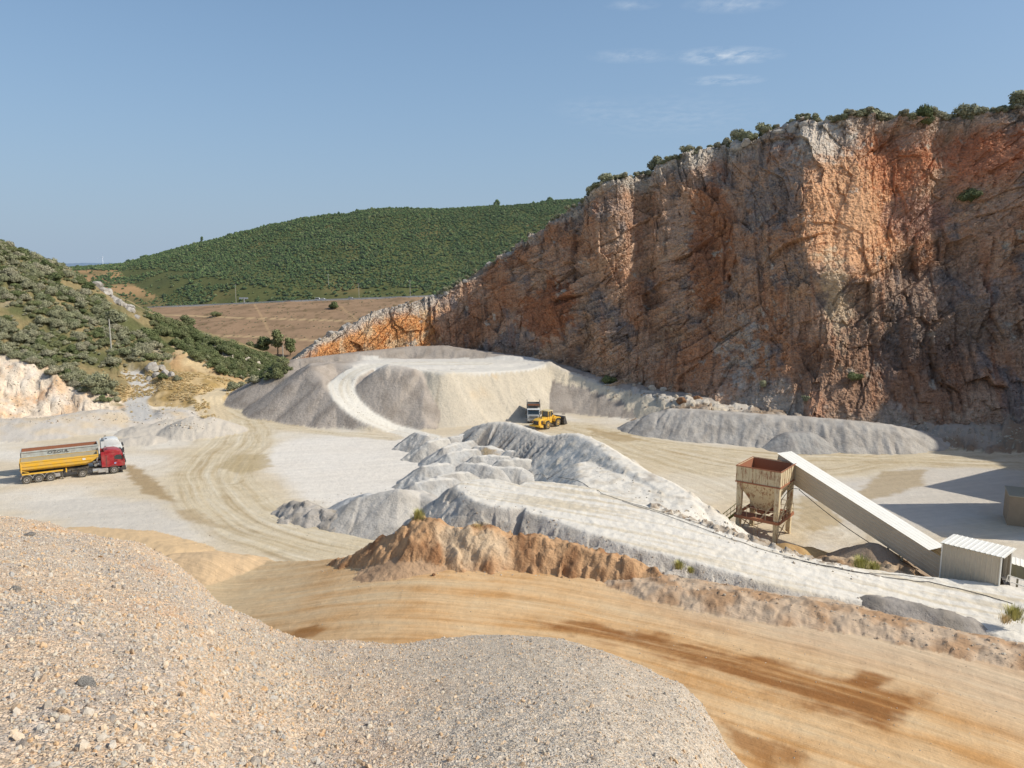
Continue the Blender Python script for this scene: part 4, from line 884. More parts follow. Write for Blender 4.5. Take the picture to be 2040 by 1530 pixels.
g_ = proto_collection('gravel_stones', [rock_mesh('stone', M_STONE, 30 + k, 1, .7, 5) for k in range(6)])
def scatter_gravel():
    sh = HP['shape']; n = 95000
    tmin, tmax = -35.5, 36
    t = rng.uniform(tmin, tmax, n * 2); Rr = np.interp(t, HP['th'], HP['R']); r = rng.uniform(.12 ** 1.5, 1.02 ** 1.5, n * 2) ** (1 / 1.5) * Rr
    x = r * np.sin(np.radians(t)); y = r * np.cos(np.radians(t))
    den = .45 + .55 * sst(0, -20, t) + .6 * sst(.05, .3, fbm(x * .5 + 5, y * .5, 4, 508))
    k = rng.uniform(0, 1.5, n * 2) < den; x, y, t, r, Rr = [q[k][:n] for q in (x, y, t, r, Rr)]
    ui = np.interp(r / Rr, HP['u'], np.arange(len(HP['u']))); ti = np.interp(t, HP['th'], np.arange(len(HP['th'])))
    Z = HP['z'].reshape(sh); i0 = np.clip(ui.astype(int), 0, sh[0] - 2); j0 = np.clip(ti.astype(int), 0, sh[1] - 2); fi = ui - i0; fj = ti - j0
    z = Z[i0, j0] * (1 - fi) * (1 - fj) + Z[i0 + 1, j0] * fi * (1 - fj) + Z[i0, j0 + 1] * (1 - fi) * fj + Z[i0 + 1, j0 + 1] * fi * fj
    s = np.minimum(.0072 * np.exp(rng.gumbel(0, .30, len(x))), .030) * (1 + .35 * sst(0, -20, t))
    scatter('gravel', np.stack([x, y, z + s * .15], 1), rng.uniform(0, 6.28, (len(x), 3)) * np.array([.25, .25, 1]), s[:, None] * rng.uniform(.7, 1.25, (len(x), 3)), g_, 'loose grey and tan crushed stones covering the gravel mound', 'gravel')
scatter_gravel()
# =====================================================================
#  PLANTS
# =====================================================================
def proj(x, y, z):
    dz = z - CAMZ; dep = y * CP - dz * SP; up = y * SP + dz * CP
    return 1020 + F * x / dep, 765 - F * up / dep
def leaf_mat(name, stops, amp=.5):
    m = NT(name); oi = m.n('ShaderNodeObjectInfo'); col = m.ramp(oi.outputs['Random'], stops)
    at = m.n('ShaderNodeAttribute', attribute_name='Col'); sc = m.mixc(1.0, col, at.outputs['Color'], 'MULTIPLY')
    if name.startswith('far'): m.b.inputs['Emission Color'].default_value = (.42, .52, .62, 1); m.v(m.b, 'Emission Strength', .045)   # faint blue glow on the leaves, standing in for distance haze
    m.l(sc, m.b.inputs['Base Color']); m.v(m.b, 'Roughness', .75); m.v(m.b, 'Specular IOR Level', .2)
    return m.m
def bush_mesh(name, mat, seed, lobes=9, leaves=900, ls=.09, h=.8, wide=1.0, core=True, up=.5, gap=0.0):
    """unit bush: radius ~1, rests on z=0"""
    r = np.random.default_rng(seed)
    L = []
    for k in range(lobes):
        a = r.uniform(0, 2 * PI); d = r.uniform(0, .62) * wide; rr = r.uniform(.28, .52); L.append((d * math.cos(a), d * math.sin(a), r.uniform(.30, 1.0 - .55 * d) * h + .05, rr))
    L = np.array(L); V = []; Q = []; Cc = []
    k = r.integers(0, lobes, leaves); dirs = r.normal(size=(leaves, 3)); dirs[:, 2] = np.abs(dirs[:, 2]) * .9 - .25; dirs /= np.linalg.norm(dirs, axis=1)[:, None]
    rad = L[k, 3] * r.uniform(.72, 1.08, leaves); c = L[k, :3] + dirs * rad[:, None] * np.array([1, 1, .85]); c[:, 2] = np.maximum(c[:, 2], .02)
    # drop leaves that lie deep inside other lobes
    ins = np.zeros(leaves, bool)
    for q in L: ins |= np.linalg.norm(c - q[:3], axis=1) < q[3] * .62
    c, dirs, k = c[~ins], dirs[~ins], k[~ins]; n = len(c)
    nrm = dirs + r.normal(size=(n, 3)) * .55; nrm[:, 2] += .25; nrm /= np.linalg.norm(nrm, axis=1)[:, None]
    t = np.cross(nrm, r.normal(size=(n, 3))); t /= np.linalg.norm(t, axis=1)[:, None]; b = np.cross(nrm, t)
    s = ls * r.uniform(.6, 1.4, n)[:, None]
    quad = np.stack([c - t * s, c - b * s * .55, c + t * s, c + b * s * .55], 1).reshape(-1, 3)
    lobe_v = r.uniform(.8, 1.12, lobes)[k]; sh = (lobe_v * r.uniform(.8, 1.18, n) * (.55 + .55 * np.clip(c[:, 2] / h, 0, 1)))  # last factor paints shade into the lower leaves
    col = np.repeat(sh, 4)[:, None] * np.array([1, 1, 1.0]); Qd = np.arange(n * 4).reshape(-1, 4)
    if core:
        import bmesh
        vs = []; fs = []; cs = []
        for q in L:
            bm = bmesh.new(); bmesh.ops.create_icosphere(bm, subdivisions=1, radius=1); base = len(vs)
            for v in bm.verts:
                p = np.array(v.co) * q[3] * .70 * r.uniform(.8, 1.1) + q[:3]; p[2] = max(p[2], 0); vs.append(p); cs.append(.6)  # core coloured darker as painted inner shade
            for f in bm.faces: idx = [base + v.index for v in f.verts]; fs.append(idx + [idx[-1]])
            bm.free()
        vs = np.array(vs); o = len(quad)
        me = bpy.data.meshes.new(name); fl = [tuple(q) for q in Qd] + [tuple(x + o for x in f[:3]) for f in fs]
        me.from_pydata(np.vstack([quad, vs]).tolist(), [], fl); cc = np.vstack([col, np.array(cs)[:, None] * np.ones(3)])
    else:
        me = bpy.data.meshes.new(name); me.from_pydata(quad.tolist(), [], [tuple(q) for q in Qd]); cc = col
    a = me.color_attributes.new('Col', 'FLOAT_COLOR', 'POINT'); q = np.ones((len(cc), 4), np.float32); q[:, :3] = cc; a.data.foreach_set('color', q.ravel())
    me.materials.append(mat); me.update(); return me
M_DUSTY = leaf_mat('dusty_leaves', [(0, C(168, 166, 136)), (.4, C(152, 154, 120)), (.75, C(180, 174, 148)), (1, C(138, 144, 108))])
M_GREEN = leaf_mat('green_leaves', [(0, C(116, 126, 84)), (.4, C(128, 136, 92)), (.75, C(146, 148, 108)), (1, C(104, 116, 76))])
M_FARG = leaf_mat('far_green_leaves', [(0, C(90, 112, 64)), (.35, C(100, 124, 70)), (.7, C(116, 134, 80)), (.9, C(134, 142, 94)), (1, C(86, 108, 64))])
M_DRYG = leaf_mat('dry_grass', [(0, C(255, 238, 196)), (.5, C(252, 226, 176)), (1, C(240, 220, 166))])
M_BARK = paint('bark', C(120, 104, 84), .9, dirt=.3)
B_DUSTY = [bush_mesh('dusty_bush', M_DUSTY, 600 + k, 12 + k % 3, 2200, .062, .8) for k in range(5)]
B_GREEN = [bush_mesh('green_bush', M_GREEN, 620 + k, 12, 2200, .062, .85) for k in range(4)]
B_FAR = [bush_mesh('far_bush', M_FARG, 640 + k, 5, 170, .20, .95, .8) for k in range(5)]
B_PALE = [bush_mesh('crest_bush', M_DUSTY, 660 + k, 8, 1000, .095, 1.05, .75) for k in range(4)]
VEG1 = [(-260, 400), (-40, 462), (0, 484), (70, 508), (140, 545), (195, 585), (212, 606), (214, 640), (250, 662), (300, 668), (336, 705), (330, 724), (290, 716), (262, 726), (250, 738), (205, 730), (150, 722), (142, 745), (200, 762), (232, 790), (238, 806), (200, 800), (150, 776), (110, 750), (60, 724), (0, 700), (-60, 690), (-260, 660)]
VEG2 = [(286, 622), (350, 648), (420, 678), (480, 698), (555, 720), (580, 732), (570, 750), (540, 757), (480, 754), (440, 744), (400, 722), (352, 692), (318, 662)]
BARE = [[(205, 590), (262, 622), (276, 665), (236, 655), (212, 630)], [(-10, 600), (40, 612), (75, 640), (30, 645), (-10, 628)], [(140, 560), (170, 575), (160, 590), (130, 575)], [(170, 705), (205, 690), (225, 718), (200, 728)]]
def hillside_bushes():
    sites = []
    r = np.random.default_rng(71)
    n = 40000; x = r.uniform(-200, -20, n); y = r.uniform(128, 262, n); z = gfast(x, y); px, py = proj(x, y, z)
    m1 = inpoly(px, py, VEG1) > 0; m2 = inpoly(px, py, VEG2) > 0
    for b in BARE: m1 &= inpoly(px, py, b) < 0
    cl = fbm(x * .06, y * .06, 4, 702); ok = (m1 | m2) & (r.uniform(-.6, .9, n) < cl + .75)
    x, y, z, px, m2 = x[ok], y[ok], z[ok], px[ok], m2[ok]
    gridd = {}; out = []
    for k in range(len(x)):
        R = r.uniform(.7, 2.0) * (1.1 if y[k] > 170 else 1.0); key = (int(x[k] // 4), int(y[k] // 4)); bad = False
        for i in (-1, 0, 1):
            for j in (-1, 0, 1):
                for q in gridd.get((key[0] + i, key[1] + j), ()):
                    if math.hypot(q[0] - x[k], q[1] - y[k]) < (q[2] + R) * .40: bad = True
        if bad: continue
        gridd.setdefault(key, []).append((x[k], y[k], R)); out.append((x[k], y[k], z[k], R, m2[k], px[k]))
    out.sort(key=lambda q: -(q[3] / q[1]) - (10 if -20 < q[5] else 0))
    rest = []
    for k, (X, Y, Z, R, back, p) in enumerate(out):
        if k < 130:
            green = back or (Y > 178 and r.random() < .25)
            me = (B_GREEN if green else B_DUSTY)[r.integers(0, 4)]; o = new_obj('shrub', me); o.location = (X, Y, Z - .15 * R)
            o.rotation_euler = (0, 0, r.uniform(0, 6.28)); o.scale = (R, R * r.uniform(.85, 1.15), R * r.uniform(.8, 1.15))
            if back: tag(o, 'green rounded shrub on the far slope behind the bare rocky spur', 'shrub', 'shrubs on the slope behind the spur')
            elif green: tag(o, 'green leafy shrub among the scrub on the left hillside', 'shrub', 'green shrubs on the left hillside')
            else: tag(o, 'dusty grey-green shrub among the scrub on the left hillside', 'shrub', 'dusty shrubs on the left hillside')
        else: rest.append((X, Y, Z, R, back))
    A = np.array([q[:4] for q in rest]); bk = np.array([q[4] for q in rest])
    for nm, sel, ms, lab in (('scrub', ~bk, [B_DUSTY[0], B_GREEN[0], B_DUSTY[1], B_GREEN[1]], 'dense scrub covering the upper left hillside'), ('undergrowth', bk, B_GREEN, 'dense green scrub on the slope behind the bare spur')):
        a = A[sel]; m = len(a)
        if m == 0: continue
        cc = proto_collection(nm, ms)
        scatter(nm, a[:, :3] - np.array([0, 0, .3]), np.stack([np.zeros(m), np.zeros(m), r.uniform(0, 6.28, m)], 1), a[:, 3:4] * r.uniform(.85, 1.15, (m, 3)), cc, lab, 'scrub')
    # low tufts filling the gaps
    n = 9000; x = r.uniform(-190, -20, n); y = r.uniform(128, 262, n); z = gfast(x, y); px, py = proj(x, y, z)
    ok = ((inpoly(px, py, VEG1) > -4) | (inpoly(px, py, VEG2) > -4)) & (px > -150); x, y, z = x[ok], y[ok], z[ok]; m = len(x)
    cc = proto_collection('low_scrub', [B_FARD, B_FARD, B_FARD, B_FARD2])
    scatter('ground_cover', np.stack([x, y, z - .05], 1), np.stack([np.zeros(m), np.zeros(m), r.uniform(0, 6.28, m)], 1), r.uniform(.35, .9, (m, 1)) * np.ones((1, 3)), cc, 'low dusty scrub filling between the hillside shrubs', 'ground cover')
    print('bushes', len(out))
B_FARD = bush_mesh('low_scrub_dusty', M_DUSTY, 680, 4, 110, .22, .8); B_FARD2 = bush_mesh('low_scrub_green', M_GREEN, 681, 4, 110, .22, .8)
hillside_bushes()
def far_scrub():
    r = np.random.default_rng(72)
    n = 110000; x = r.uniform(-520, 300, n); y = r.uniform(545, 935, n)
    z = gfast(x, y); px, py = proj(x, y, z); yb = np.interp(x, [p[0] for p in FAR2], [p[1] for p in FAR2])
    yd = np.interp(x, [p[0] for p in DAM], [p[1] for p in DAM])
    dens = np.where(z > 12 + 14 * sst(560, 330, px) + 5 * fbm(x * .01, y * .01, 3, 703), .95, .95 * sst(.0, .28, fbm(x * .022, y * .03, 4, 704)) + .05)
    dens = dens * np.where((px < 300), .55 + .45 * sst(-.1, .2, fbm(x * .02, y * .02, 3, 705)), 1)
    ok = (px > 40) & (px < 1250) & (y > yd + 16) & (r.random(n) < dens) & (y < yb + 25); x, y, z = x[ok], y[ok], z[ok]
    used = set(); keep = []
    for k in range(len(x)):
        key = (int(x[k] / 1.8), int(y[k] / 2.5))
        if key in used: continue
        used.add(key); keep.append(k)
    x, y, z = x[keep], y[keep], z[keep]; m = len(x); s = r.uniform(.8, 2.0, m) * (1 + .5 * fbm(x * .03, y * .03, 3, 9)) * np.where(r.random(m) < .02, 1.5, 1)
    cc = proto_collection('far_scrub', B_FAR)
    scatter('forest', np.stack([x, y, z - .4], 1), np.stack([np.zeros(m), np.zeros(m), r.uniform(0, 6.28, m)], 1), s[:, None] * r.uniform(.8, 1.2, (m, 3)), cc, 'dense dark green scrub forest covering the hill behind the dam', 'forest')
    print('far scrub', m)
    # low tufts on the dam face
    n = 2600; x = r.uniform(-200, 60, n); y = r.uniform(400, 520, n); z = gfast(x, y); ok = (fbm(x * .04, y * .1, 4, 706) + r.uniform(-.3, .3, n) > .12); x, y, z = x[ok], y[ok], z[ok]; m = len(x)
    cc = proto_collection('dam_tufts', [B_FARD])
    scatter('grass', np.stack([x, y, z - .1], 1), np.stack([np.zeros(m), np.zeros(m), r.uniform(0, 6.28, m)], 1), r.uniform(.3, .8, (m, 1)) * np.array([[1.3, 1, .6]]), cc, 'sparse dry tufts on the brown dam face', 'grass')
far_scrub()
def single(px, py, Y, R, meshes, name, label, cat, group=None, hs=1.0, z=None, seed=0):
    q = PD(px, py, Y); zz = gfast(q[0], q[1]) if z is None else z; o = new_obj(name, meshes[seed % len(meshes)]); o.location = (q[0], q[1], float(zz) - .05 * R); o.scale = (R, R, R * hs); o.rotation_euler = (0, 0, seed * 1.7)
    return tag(o, label, cat, group)
# crest bushes
def crest_bushes():
    r = random.Random(5); pxs, X, Y, Z, N = CL['px'], CL['X'], CL['Y'], CL['Z'], CL['N']; nv = CL['nv']
    def put(p, R, row, hs, k, lab=None, grp=None, dark=False):
        j = int(np.searchsorted(pxs, p)); j = min(j, len(pxs) - 1); i = nv - 1 + row
        o = new_obj('shrub', (B_GREEN if dark else B_PALE)[k % 4]); o.location = (X[i, j], Y[i, j], Z[i, j] - .38 * R); o.scale = (R, R * r.uniform(.85, 1.1), R * hs); o.rotation_euler = (0, 0, r.uniform(0, 6))
        tag(o, lab or 'dusty low bush growing along the rim of the quarry cliff', 'shrub', None if lab else 'bushes along the cliff rim')
    big = [(1160, 1.6, 1.1), (1180, 1.9, 1.1), (1208, 2.0, 1.1), (1235, 1.8, 1.0), (1300, 2.2, 1.35), (1322, 1.5, 1.0), (1345, 1.6, 1.0), (1372, 1.8, 1.0), (1440, 1.8, 1.2), (1468, 2.2, 1.1), (1490, 1.8, 1.2), (1520, 2.2, 1.35),
           (1745, 2.4, 1.0), (1828, 2.6, 1.25), (1942, 3.2, 1.1), (2028, 2.6, 1.1)]
    labs = {1300: 'tall pale bush standing out at the left of the cliff rim clump', 1520: 'upright olive bush on the cliff rim beside the pale boulders', 1828: 'dense rounded dark bush on the right cliff rim', 1942: 'broad spreading bush, largest on the right cliff rim',
            1745: 'round olive bush on the right cliff rim, left of the dense dark one', 2028: 'dark bush on the cliff rim at the right edge of the photo'}
    for k, (p, R, hs) in enumerate(big): put(p, R, 1, hs, k, labs.get(p), None, p in (1828,))
    for k in range(84):
        p = r.choice([r.uniform(1150, 1400), r.uniform(1420, 1540), r.uniform(1660, 2060), r.uniform(1660, 2060)]); put(p, r.uniform(.8, 1.7), r.choice([0, 1, 1, 2, 3]), r.uniform(.75, 1.0), k, None, None, r.random() < .15)
    for p, R in ((880, 1.6), (905, 1.4), (945, 1.2), (960, 1.3), (990, 1.3), (1015, 2.0), (1035, 1.4), (1060, 1.5), (1100, 1.2), (1120, 1.4), (1560, .8), (1600, .9)): put(p, R, 1, .9, int(p))
crest_bushes()
def rim_scrub():
    r = np.random.default_rng(74); n = 620; p = np.where(r.random(n) < .5, r.uniform(1640, 2200, n), r.uniform(870, 1640, n)); j = np.searchsorted(CL['px'], p); i = CL['nv'] - 1 + r.integers(0, 5, n); pts = np.stack([CL['X'][i, j], CL['Y'][i, j], CL['Z'][i, j] - .2], 1)
    cc = proto_collection('rim_scrub', B_PALE[:3]); scatter('scrub', pts, np.stack([np.zeros(n), np.zeros(n), r.uniform(0, 6.28, n)], 1), r.uniform(.35, 1.15, (n, 1)) * np.ones((1, 3)), cc, 'low dusty scrub fringing the rim of the quarry cliff', 'scrub')
rim_scrub()
def face_pt(px, v):
    j = int(np.searchsorted(CL['px'], px)); i = int(v * (CL['nv'] - 1)); return float(CL['X'][i, j]), float(CL['Y'][i, j]), float(CL['Z'][i, j])
for px_, v_, R_, ms, lab in ((1216, .05, 1.7, B_GREEN, 'dark bush tucked against the cliff foot above the spoil bench'), (1700, .17, 1.5, B_GREEN, 'dark green bush on the talus at the right of the cliff foot'), (1530, .12, 1.1, B_PALE, 'small yellow-green bush on the pale scree of the cliff foot'),
                             (1615, .10, 1.0, B_PALE, 'small olive bush above the orange spur of the cliff foot'), (1950, .70, 2.4, B_GREEN, 'dark bush clinging high on the shaded right part of the cliff')):
    x_, y_, z_ = face_pt(px_, v_); o = new_obj('shrub', ms[int(px_) % 4]); o.location = (x_, y_ - .3, z_ - .2); o.scale = (R_, R_, R_); tag(o, lab, 'shrub')
# grass tufts
def tuft_mesh(name, mat, seed, n=260, h=1.0):
    r = np.random.default_rng(seed); V = []; Fc = []; cc = []
    for k in range(n):
        a = r.uniform(0, 2 * PI); d = abs(r.normal()) * .3; b = np.array([d * math.cos(a), d * math.sin(a), 0]); hh = h * r.uniform(.45, 1.0) * (1 - .4 * d); ln = r.uniform(.1, .6); w = .018
        tip = b + np.array([math.cos(a) * ln * hh, math.sin(a) * ln * hh, hh]); mid = b + (tip - b) * .5 + np.array([0, 0, hh * .12]); t = np.array([-math.sin(a), math.cos(a), 0]) * w
        s = len(V); V += [b - t, b + t, mid + t * .8, mid - t * .8, tip]; Fc += [(s, s + 1, s + 2, s + 3), (s + 3, s + 2, s + 4)]; q = r.uniform(.6, 1.2); cc += [q * .6, q * .6, q, q, q]
    me = bpy.data.meshes.new(name); me.from_pydata([tuple(v) for v in V], [], Fc); a = me.color_attributes.new('Col', 'FLOAT_COLOR', 'POINT'); q = np.ones((len(cc), 4), np.float32); q[:, :3] = np.array(cc)[:, None]; a.data.foreach_set('color', q.ravel()); me.materials.append(mat); return me
TUFT = [tuft_mesh('grass_tuft', M_DRYG, 700 + k) for k in range(3)]
M_OLIVE = leaf_mat('olive_stems', [(0, C(206, 200, 130)), (1, C(186, 184, 116))]); TUFTG = [tuft_mesh('green_tuft', M_OLIVE, 720 + k, 420) for k in range(2)]
def ontop(px, py, zc): q = P(px, py, zc); return q
def put_tuft(px, py, z, R, ms, lab, k=0, cat='grass tuft', grp=None):
    q = P(px, py, z); o = new_obj('grass_tuft', ms[k % len(ms)]); o.location = (q[0], q[1], z); R *= .7; o.scale = (R, R, R); o.rotation_euler = (0, 0, k * 2.1); return tag(o, lab, cat, grp)
put_tuft(834, 1033, 7.1, 1.3, TUFTG, 'green and yellow grass tuft on the peak of the orange berm')
put_tuft(952, 1055, 6.7, .9, TUFT, 'dry brown tuft on the top of the orange berm right of its peak')
put_tuft(1352, 1132, 5.2, 1.0, TUFTG, 'olive green weed between the ramp mound and the end of the berm', 1)
put_tuft(1376, 1140, 5.2, .7, TUFTG, 'smaller weed just right of the olive one at the end of the berm', 0)
put_tuft(1715, 1132, 3.1, 1.7, TUFTG, 'pale green wispy bush on the earth pile under the conveyor', 1, 'bush')
put_tuft(1742, 1136, 3.0, 1.2, TUFTG, 'lower right part-dry wispy bush on the earth pile under the conveyor', 0, 'bush')
put_tuft(2020, 1232, 3.6, 1.5, TUFTG, 'green weed beside the ramp at the right edge of the photo', 0, 'bush')
put_tuft(2002, 1240, 3.5, 1.0, TUFT, 'dry weed just left of the green one at the right edge of the photo', 1)
r_ = random.Random(9)
def dry_grass():
    r = np.random.default_rng(73); n = 4200; px = r.uniform(200, 560, n); py = r.uniform(735, 835, n); ok = inpoly(px, py, [(200, 740), (245, 735), (262, 745), (330, 735), (455, 755), (475, 770), (455, 790), (440, 770), (400, 790), (430, 830), (400, 835), (380, 800), (330, 800), (300, 790), (262, 800), (225, 800)]) > 0
    px, py = px[ok], py[ok]; pts = []
    for a, b in zip(px, py):
        d = ray(a, b); t = 118 + np.arange(0, 80, .8); X = d[0] / d[1] * t; Zr = CAMZ + d[2] / d[1] * t; g = gfast(X, t); k = np.nonzero(Zr < g)[0]
        if len(k): pts.append((X[k[0]], t[k[0]], g[k[0]]))
    pts = np.array(pts); den = fbm(pts[:, 0] * .15, pts[:, 1] * .15, 3, 5) > -.15; pts = pts[den]; m = len(pts); cc = proto_collection('dry_grass', TUFT)
    scatter('grass', pts, np.stack([np.zeros(m), np.zeros(m), r.uniform(0, 6.28, m)], 1), r.uniform(.2, .55, (m, 1)) * np.ones((1, 3)), cc, 'dry straw-coloured grass on the saddle left of the quarry entrance', 'grass')
dry_grass()
for k, (a, b, z, R) in enumerate(((398, 815, 1.2, 1.0), (410, 822, 1.0, .9), (415, 806, 1.0, .9), (262, 822, 2.2, .6), (300, 830, 1.2, .6), (325, 817, 1.6, .6))): put_tuft(a, b, z, R, TUFT, 'straw-coloured grass tuft at the foot of the left hillside', k, 'grass tuft', 'dry tufts at the foot of the left hillside')
for k, (a, b, Y, R, lab) in enumerate(((462, 785, 158, 1.8, 'grey-green bush beside the valley track at the quarry entrance'), (480, 778, 164, 1.5, 'lower bush just behind the grey-green one beside the valley track'), (322, 752, 160, 1.4, 'small dark bush below the white rocks of the saddle'), (352, 750, 160, 1.2, 'small olive bush right of the dark one on the dry saddle'),
                                 (505, 790, 152, 1.6, 'low dusty bush at the left foot of the spoil bench'), (200, 772, 146, 3.4, 'large dusty grey bush at the foot of the left slope above the cut bank'), (232, 700, 178, 3.6, 'big rounded olive bush beside the top of the grey path'), (372, 700, 226, 3.2, 'smooth rounded bright green bush behind the bare spur'), (300, 705, 182, 3.0, 'dark green rounded bush right of the top of the grey path'), (12, 735, 150, 2.0, 'dusty bush on top of the cut bank at the left edge'))):
    single(a, b, Y, R, B_GREEN if k in (2, 7, 8) else B_DUSTY, 'shrub', lab, 'shrub', None, 1.0, None, k)
for k, (a, b, Y, R, lab) in enumerate(((432, 640, 480, 3.6, 'lone dark bush on the left part of the brown dam face'), (668, 640, 480, 4.0, 'lone dark bush on the right part of the brown dam face'), (372, 655, 460, 3.0, 'small dark bush at the left foot of the brown dam face'))): single(a, b, Y, R, B_GREEN, 'shrub', lab, 'shrub', None, 1, None, k)
# trees with trunks
def make_tree(px, pyb, Y, H, R, lab, seed, conifer=False):
    q = PD(px, pyb, Y); z = float(gfast(q[0], q[1])); root = bpy.data.objects.new('tree', None); COL.objects.link(root); root.location = (q[0], q[1], z); tag(root, lab, 'tree', None)
    r = np.random.default_rng(seed); th = H * .03; V = []; Fc = []
    for k in range(7):
        rr = (.05 - .035 * k / 6) * H * .5; zz = H * .8 * k / 6 - .3
        for j in range(6): V.append((rr * math.cos(j * PI / 3) + .02 * H * math.sin(k), rr * math.sin(j * PI / 3), zz))
    for k in range(6):
        for j in range(6): Fc.append((k * 6 + j, k * 6 + (j + 1) % 6, k * 6 + 6 + (j + 1) % 6, k * 6 + 6 + j))
    me = bpy.data.meshes.new('trunk'); me.from_pydata(V, [], Fc); me.materials.append(M_BARK); new_obj('trunk', me, root)
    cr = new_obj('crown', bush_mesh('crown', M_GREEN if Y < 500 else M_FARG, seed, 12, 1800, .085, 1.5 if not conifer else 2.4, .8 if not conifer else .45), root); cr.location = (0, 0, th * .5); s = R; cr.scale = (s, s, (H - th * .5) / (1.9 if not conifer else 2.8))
    return root
for a, b, Y, H, R, lab, sd, cf in ((500, 712, 372, 9, 4.8, 'low dark green tree at the left of the clump before the dam', 801, False), (525, 712, 372, 11.5, 6.0, 'broad dark green tree in the middle of the clump before the dam', 802, False), (553, 712, 370, 15, 4.6, 'tall pointed dark tree in the clump before the dam', 803, True),
                                   (578, 714, 368, 11, 4.6, 'brighter green tree at the right end of the clump before the dam', 804, False), (990, 415, 885, 11, 4.5, 'small tree standing up on the skyline of the green hill', 805, False), (403, 500, 850, 9, 2.8, 'tiny lone tree on the left skyline of the green hill', 806, True), (600, 447, 852, 6, 4.5, 'dark round tree on the middle skyline of the green hill', 807, False), (1095, 406, 895, 7, 4.5, 'dark tree on the green hill skyline beside the cliff', 808, False), (290, 527, 850, 9, 6, 'round dark tree at the far left end of the green hill skyline', 809, False)):
    make_tree(a, b, Y, H, R, lab, sd, cf)
# =====================================================================
#  MACHINES AND STRUCTURES
# =====================================================================
class MB:
    def __init__(s): s.v = []; s.f = []
    def _add(s, vs, fs, M=None):
        o = len(s.v); s.v += [tuple(M @ Vector(q)) if M is not None else tuple(q) for q in vs]; s.f += [tuple(i + o for i in f) for f in fs]; return s
    def box(s, x0, x1, y0, y1, z0, z1, M=None):
        vs = [(x0, y0, z0), (x1, y0, z0), (x1, y1, z0), (x0, y1, z0), (x0, y0, z1), (x1, y0, z1), (x1, y1, z1), (x0, y1, z1)]
        return s._add(vs, [(0, 3, 2, 1), (4, 5, 6, 7), (0, 1, 5, 4), (1, 2, 6, 5), (2, 3, 7, 6), (3, 0, 4, 7)], M)
    def prism(s, prof, y0, y1, M=None):
        """profile in xz (counter-clockwise), extruded along y"""
        n = len(prof); vs = [(p[0], y0, p[1]) for p in prof] + [(p[0], y1, p[1]) for p in prof]
        fs = [tuple(range(n)), tuple(range(2 * n - 1, n - 1, -1))] + [(i, i + n, (i + 1) % n + n, (i + 1) % n) for i in range(n)]
        return s._add(vs, fs, M)
    def cyl(s, c, r, h, axis='y', n=20, r2=None, M=None):
        r2 = r if r2 is None else r2; vs = []
        for k, (rr, t) in enumerate(((r, -h / 2), (r2, h / 2))):
            for i in range(n):
                a = 2 * PI * i / n; u, w = rr * math.cos(a), rr * math.sin(a)
                q = {'y': (u, t, w), 'x': (t, u, w), 'z': (u, w, t)}[axis]; vs.append((c[0] + q[0], c[1] + q[1], c[2] + q[2]))
        fs = [tuple(range(n)), tuple(range(2 * n - 1, n - 1, -1))] + [(i, i + n, (i + 1) % n + n, (i + 1) % n) for i in range(n)]
        return s._add(vs, fs, M)
    def lathe(s, c, prof, n=24, M=None):
        """profile [(r, y)] spun about the y axis"""
        vs = []; m = len(prof)
        for r, y in prof:
            for i in range(n): a = 2 * PI * i / n; vs.append((c[0] + r * math.cos(a), c[1] + y, c[2] + r * math.sin(a)))
        fs = [(k * n + i, k * n + (i + 1) % n, (k + 1) * n + (i + 1) % n, (k + 1) * n + i) for k in range(m - 1) for i in range(n)]
        fs += [tuple(range(n))[::-1], tuple((m - 1) * n + i for i in range(n))]
        return s._add(vs, fs, M)
    def bar(s, a, b, w=.06, d=None):
        a, b = Vector(a), Vector(b); L = (b - a).length; q = (b - a).to_track_quat('X', 'Z').to_matrix().to_4x4(); q.translation = a; d = d or w
        return s.box(0, L, -w / 2, w / 2, -d / 2, d / 2, q)
    def tube(s, pts, r=.03, n=6):
        for a, b in zip(pts[:-1], pts[1:]):
            a, b = Vector(a), Vector(b); L = (b - a).length; q = (b - a).to_track_quat('Y', 'Z').to_matrix().to_4x4(); q.translation = (a + b) / 2; s.cyl((0, 0, 0), r, L * 1.04, 'y', n, None, q)
        return s
    def quad(s, *p): return s._add(p, [tuple(range(len(p)))])
    def build(s, name, mat, parent=None, bevel=0., smooth=False, loc=None, label=None):
        import bmesh
        me = bpy.data.meshes.new(name); me.from_pydata(s.v, [], s.f); bm = bmesh.new(); bm.from_mesh(me)
        bmesh.ops.recalc_face_normals(bm, faces=bm.faces)
        if bevel: 
            bmesh.ops.bevel(bm, geom=[e for e in bm.edges if len(e.link_faces) == 2 and e.calc_face_angle(0) > .5], offset=bevel, segments=2, affect='EDGES', profile=.6)
        bm.to_mesh(me); bm.free()
        if smooth: 
            for p in me.polygons: p.use_smooth = True
            try: me.set_sharp_from_angle(angle=math.radians(35))
            except Exception: pass
        me.materials.append(mat); o = new_obj(name, me, parent)
        if loc is not None: o.location = loc
        if label: o['label'] = label
        return o
def root(name, loc, rz, label, cat, group=None, sc=1.0):
    o = bpy.data.objects.new(name, None); COL.objects.link(o); o.location = loc; o.rotation_euler = (0, 0, rz); o.scale = (sc, sc, sc); o.empty_display_size = .3; return tag(o, label, cat, group)
DUST = C(196, 184, 160)
M_RED = paint('red_paint', (.36, .010, .022), .35, dirt=.22, dirtcol=DUST, spec=.5); M_YEL = paint('yellow_paint', (.80, .46, .035), .42, dirt=.4, dirtcol=DUST); M_WHT = paint('white_paint', (.74, .76, .74), .4, dirt=.35, dirtcol=DUST)
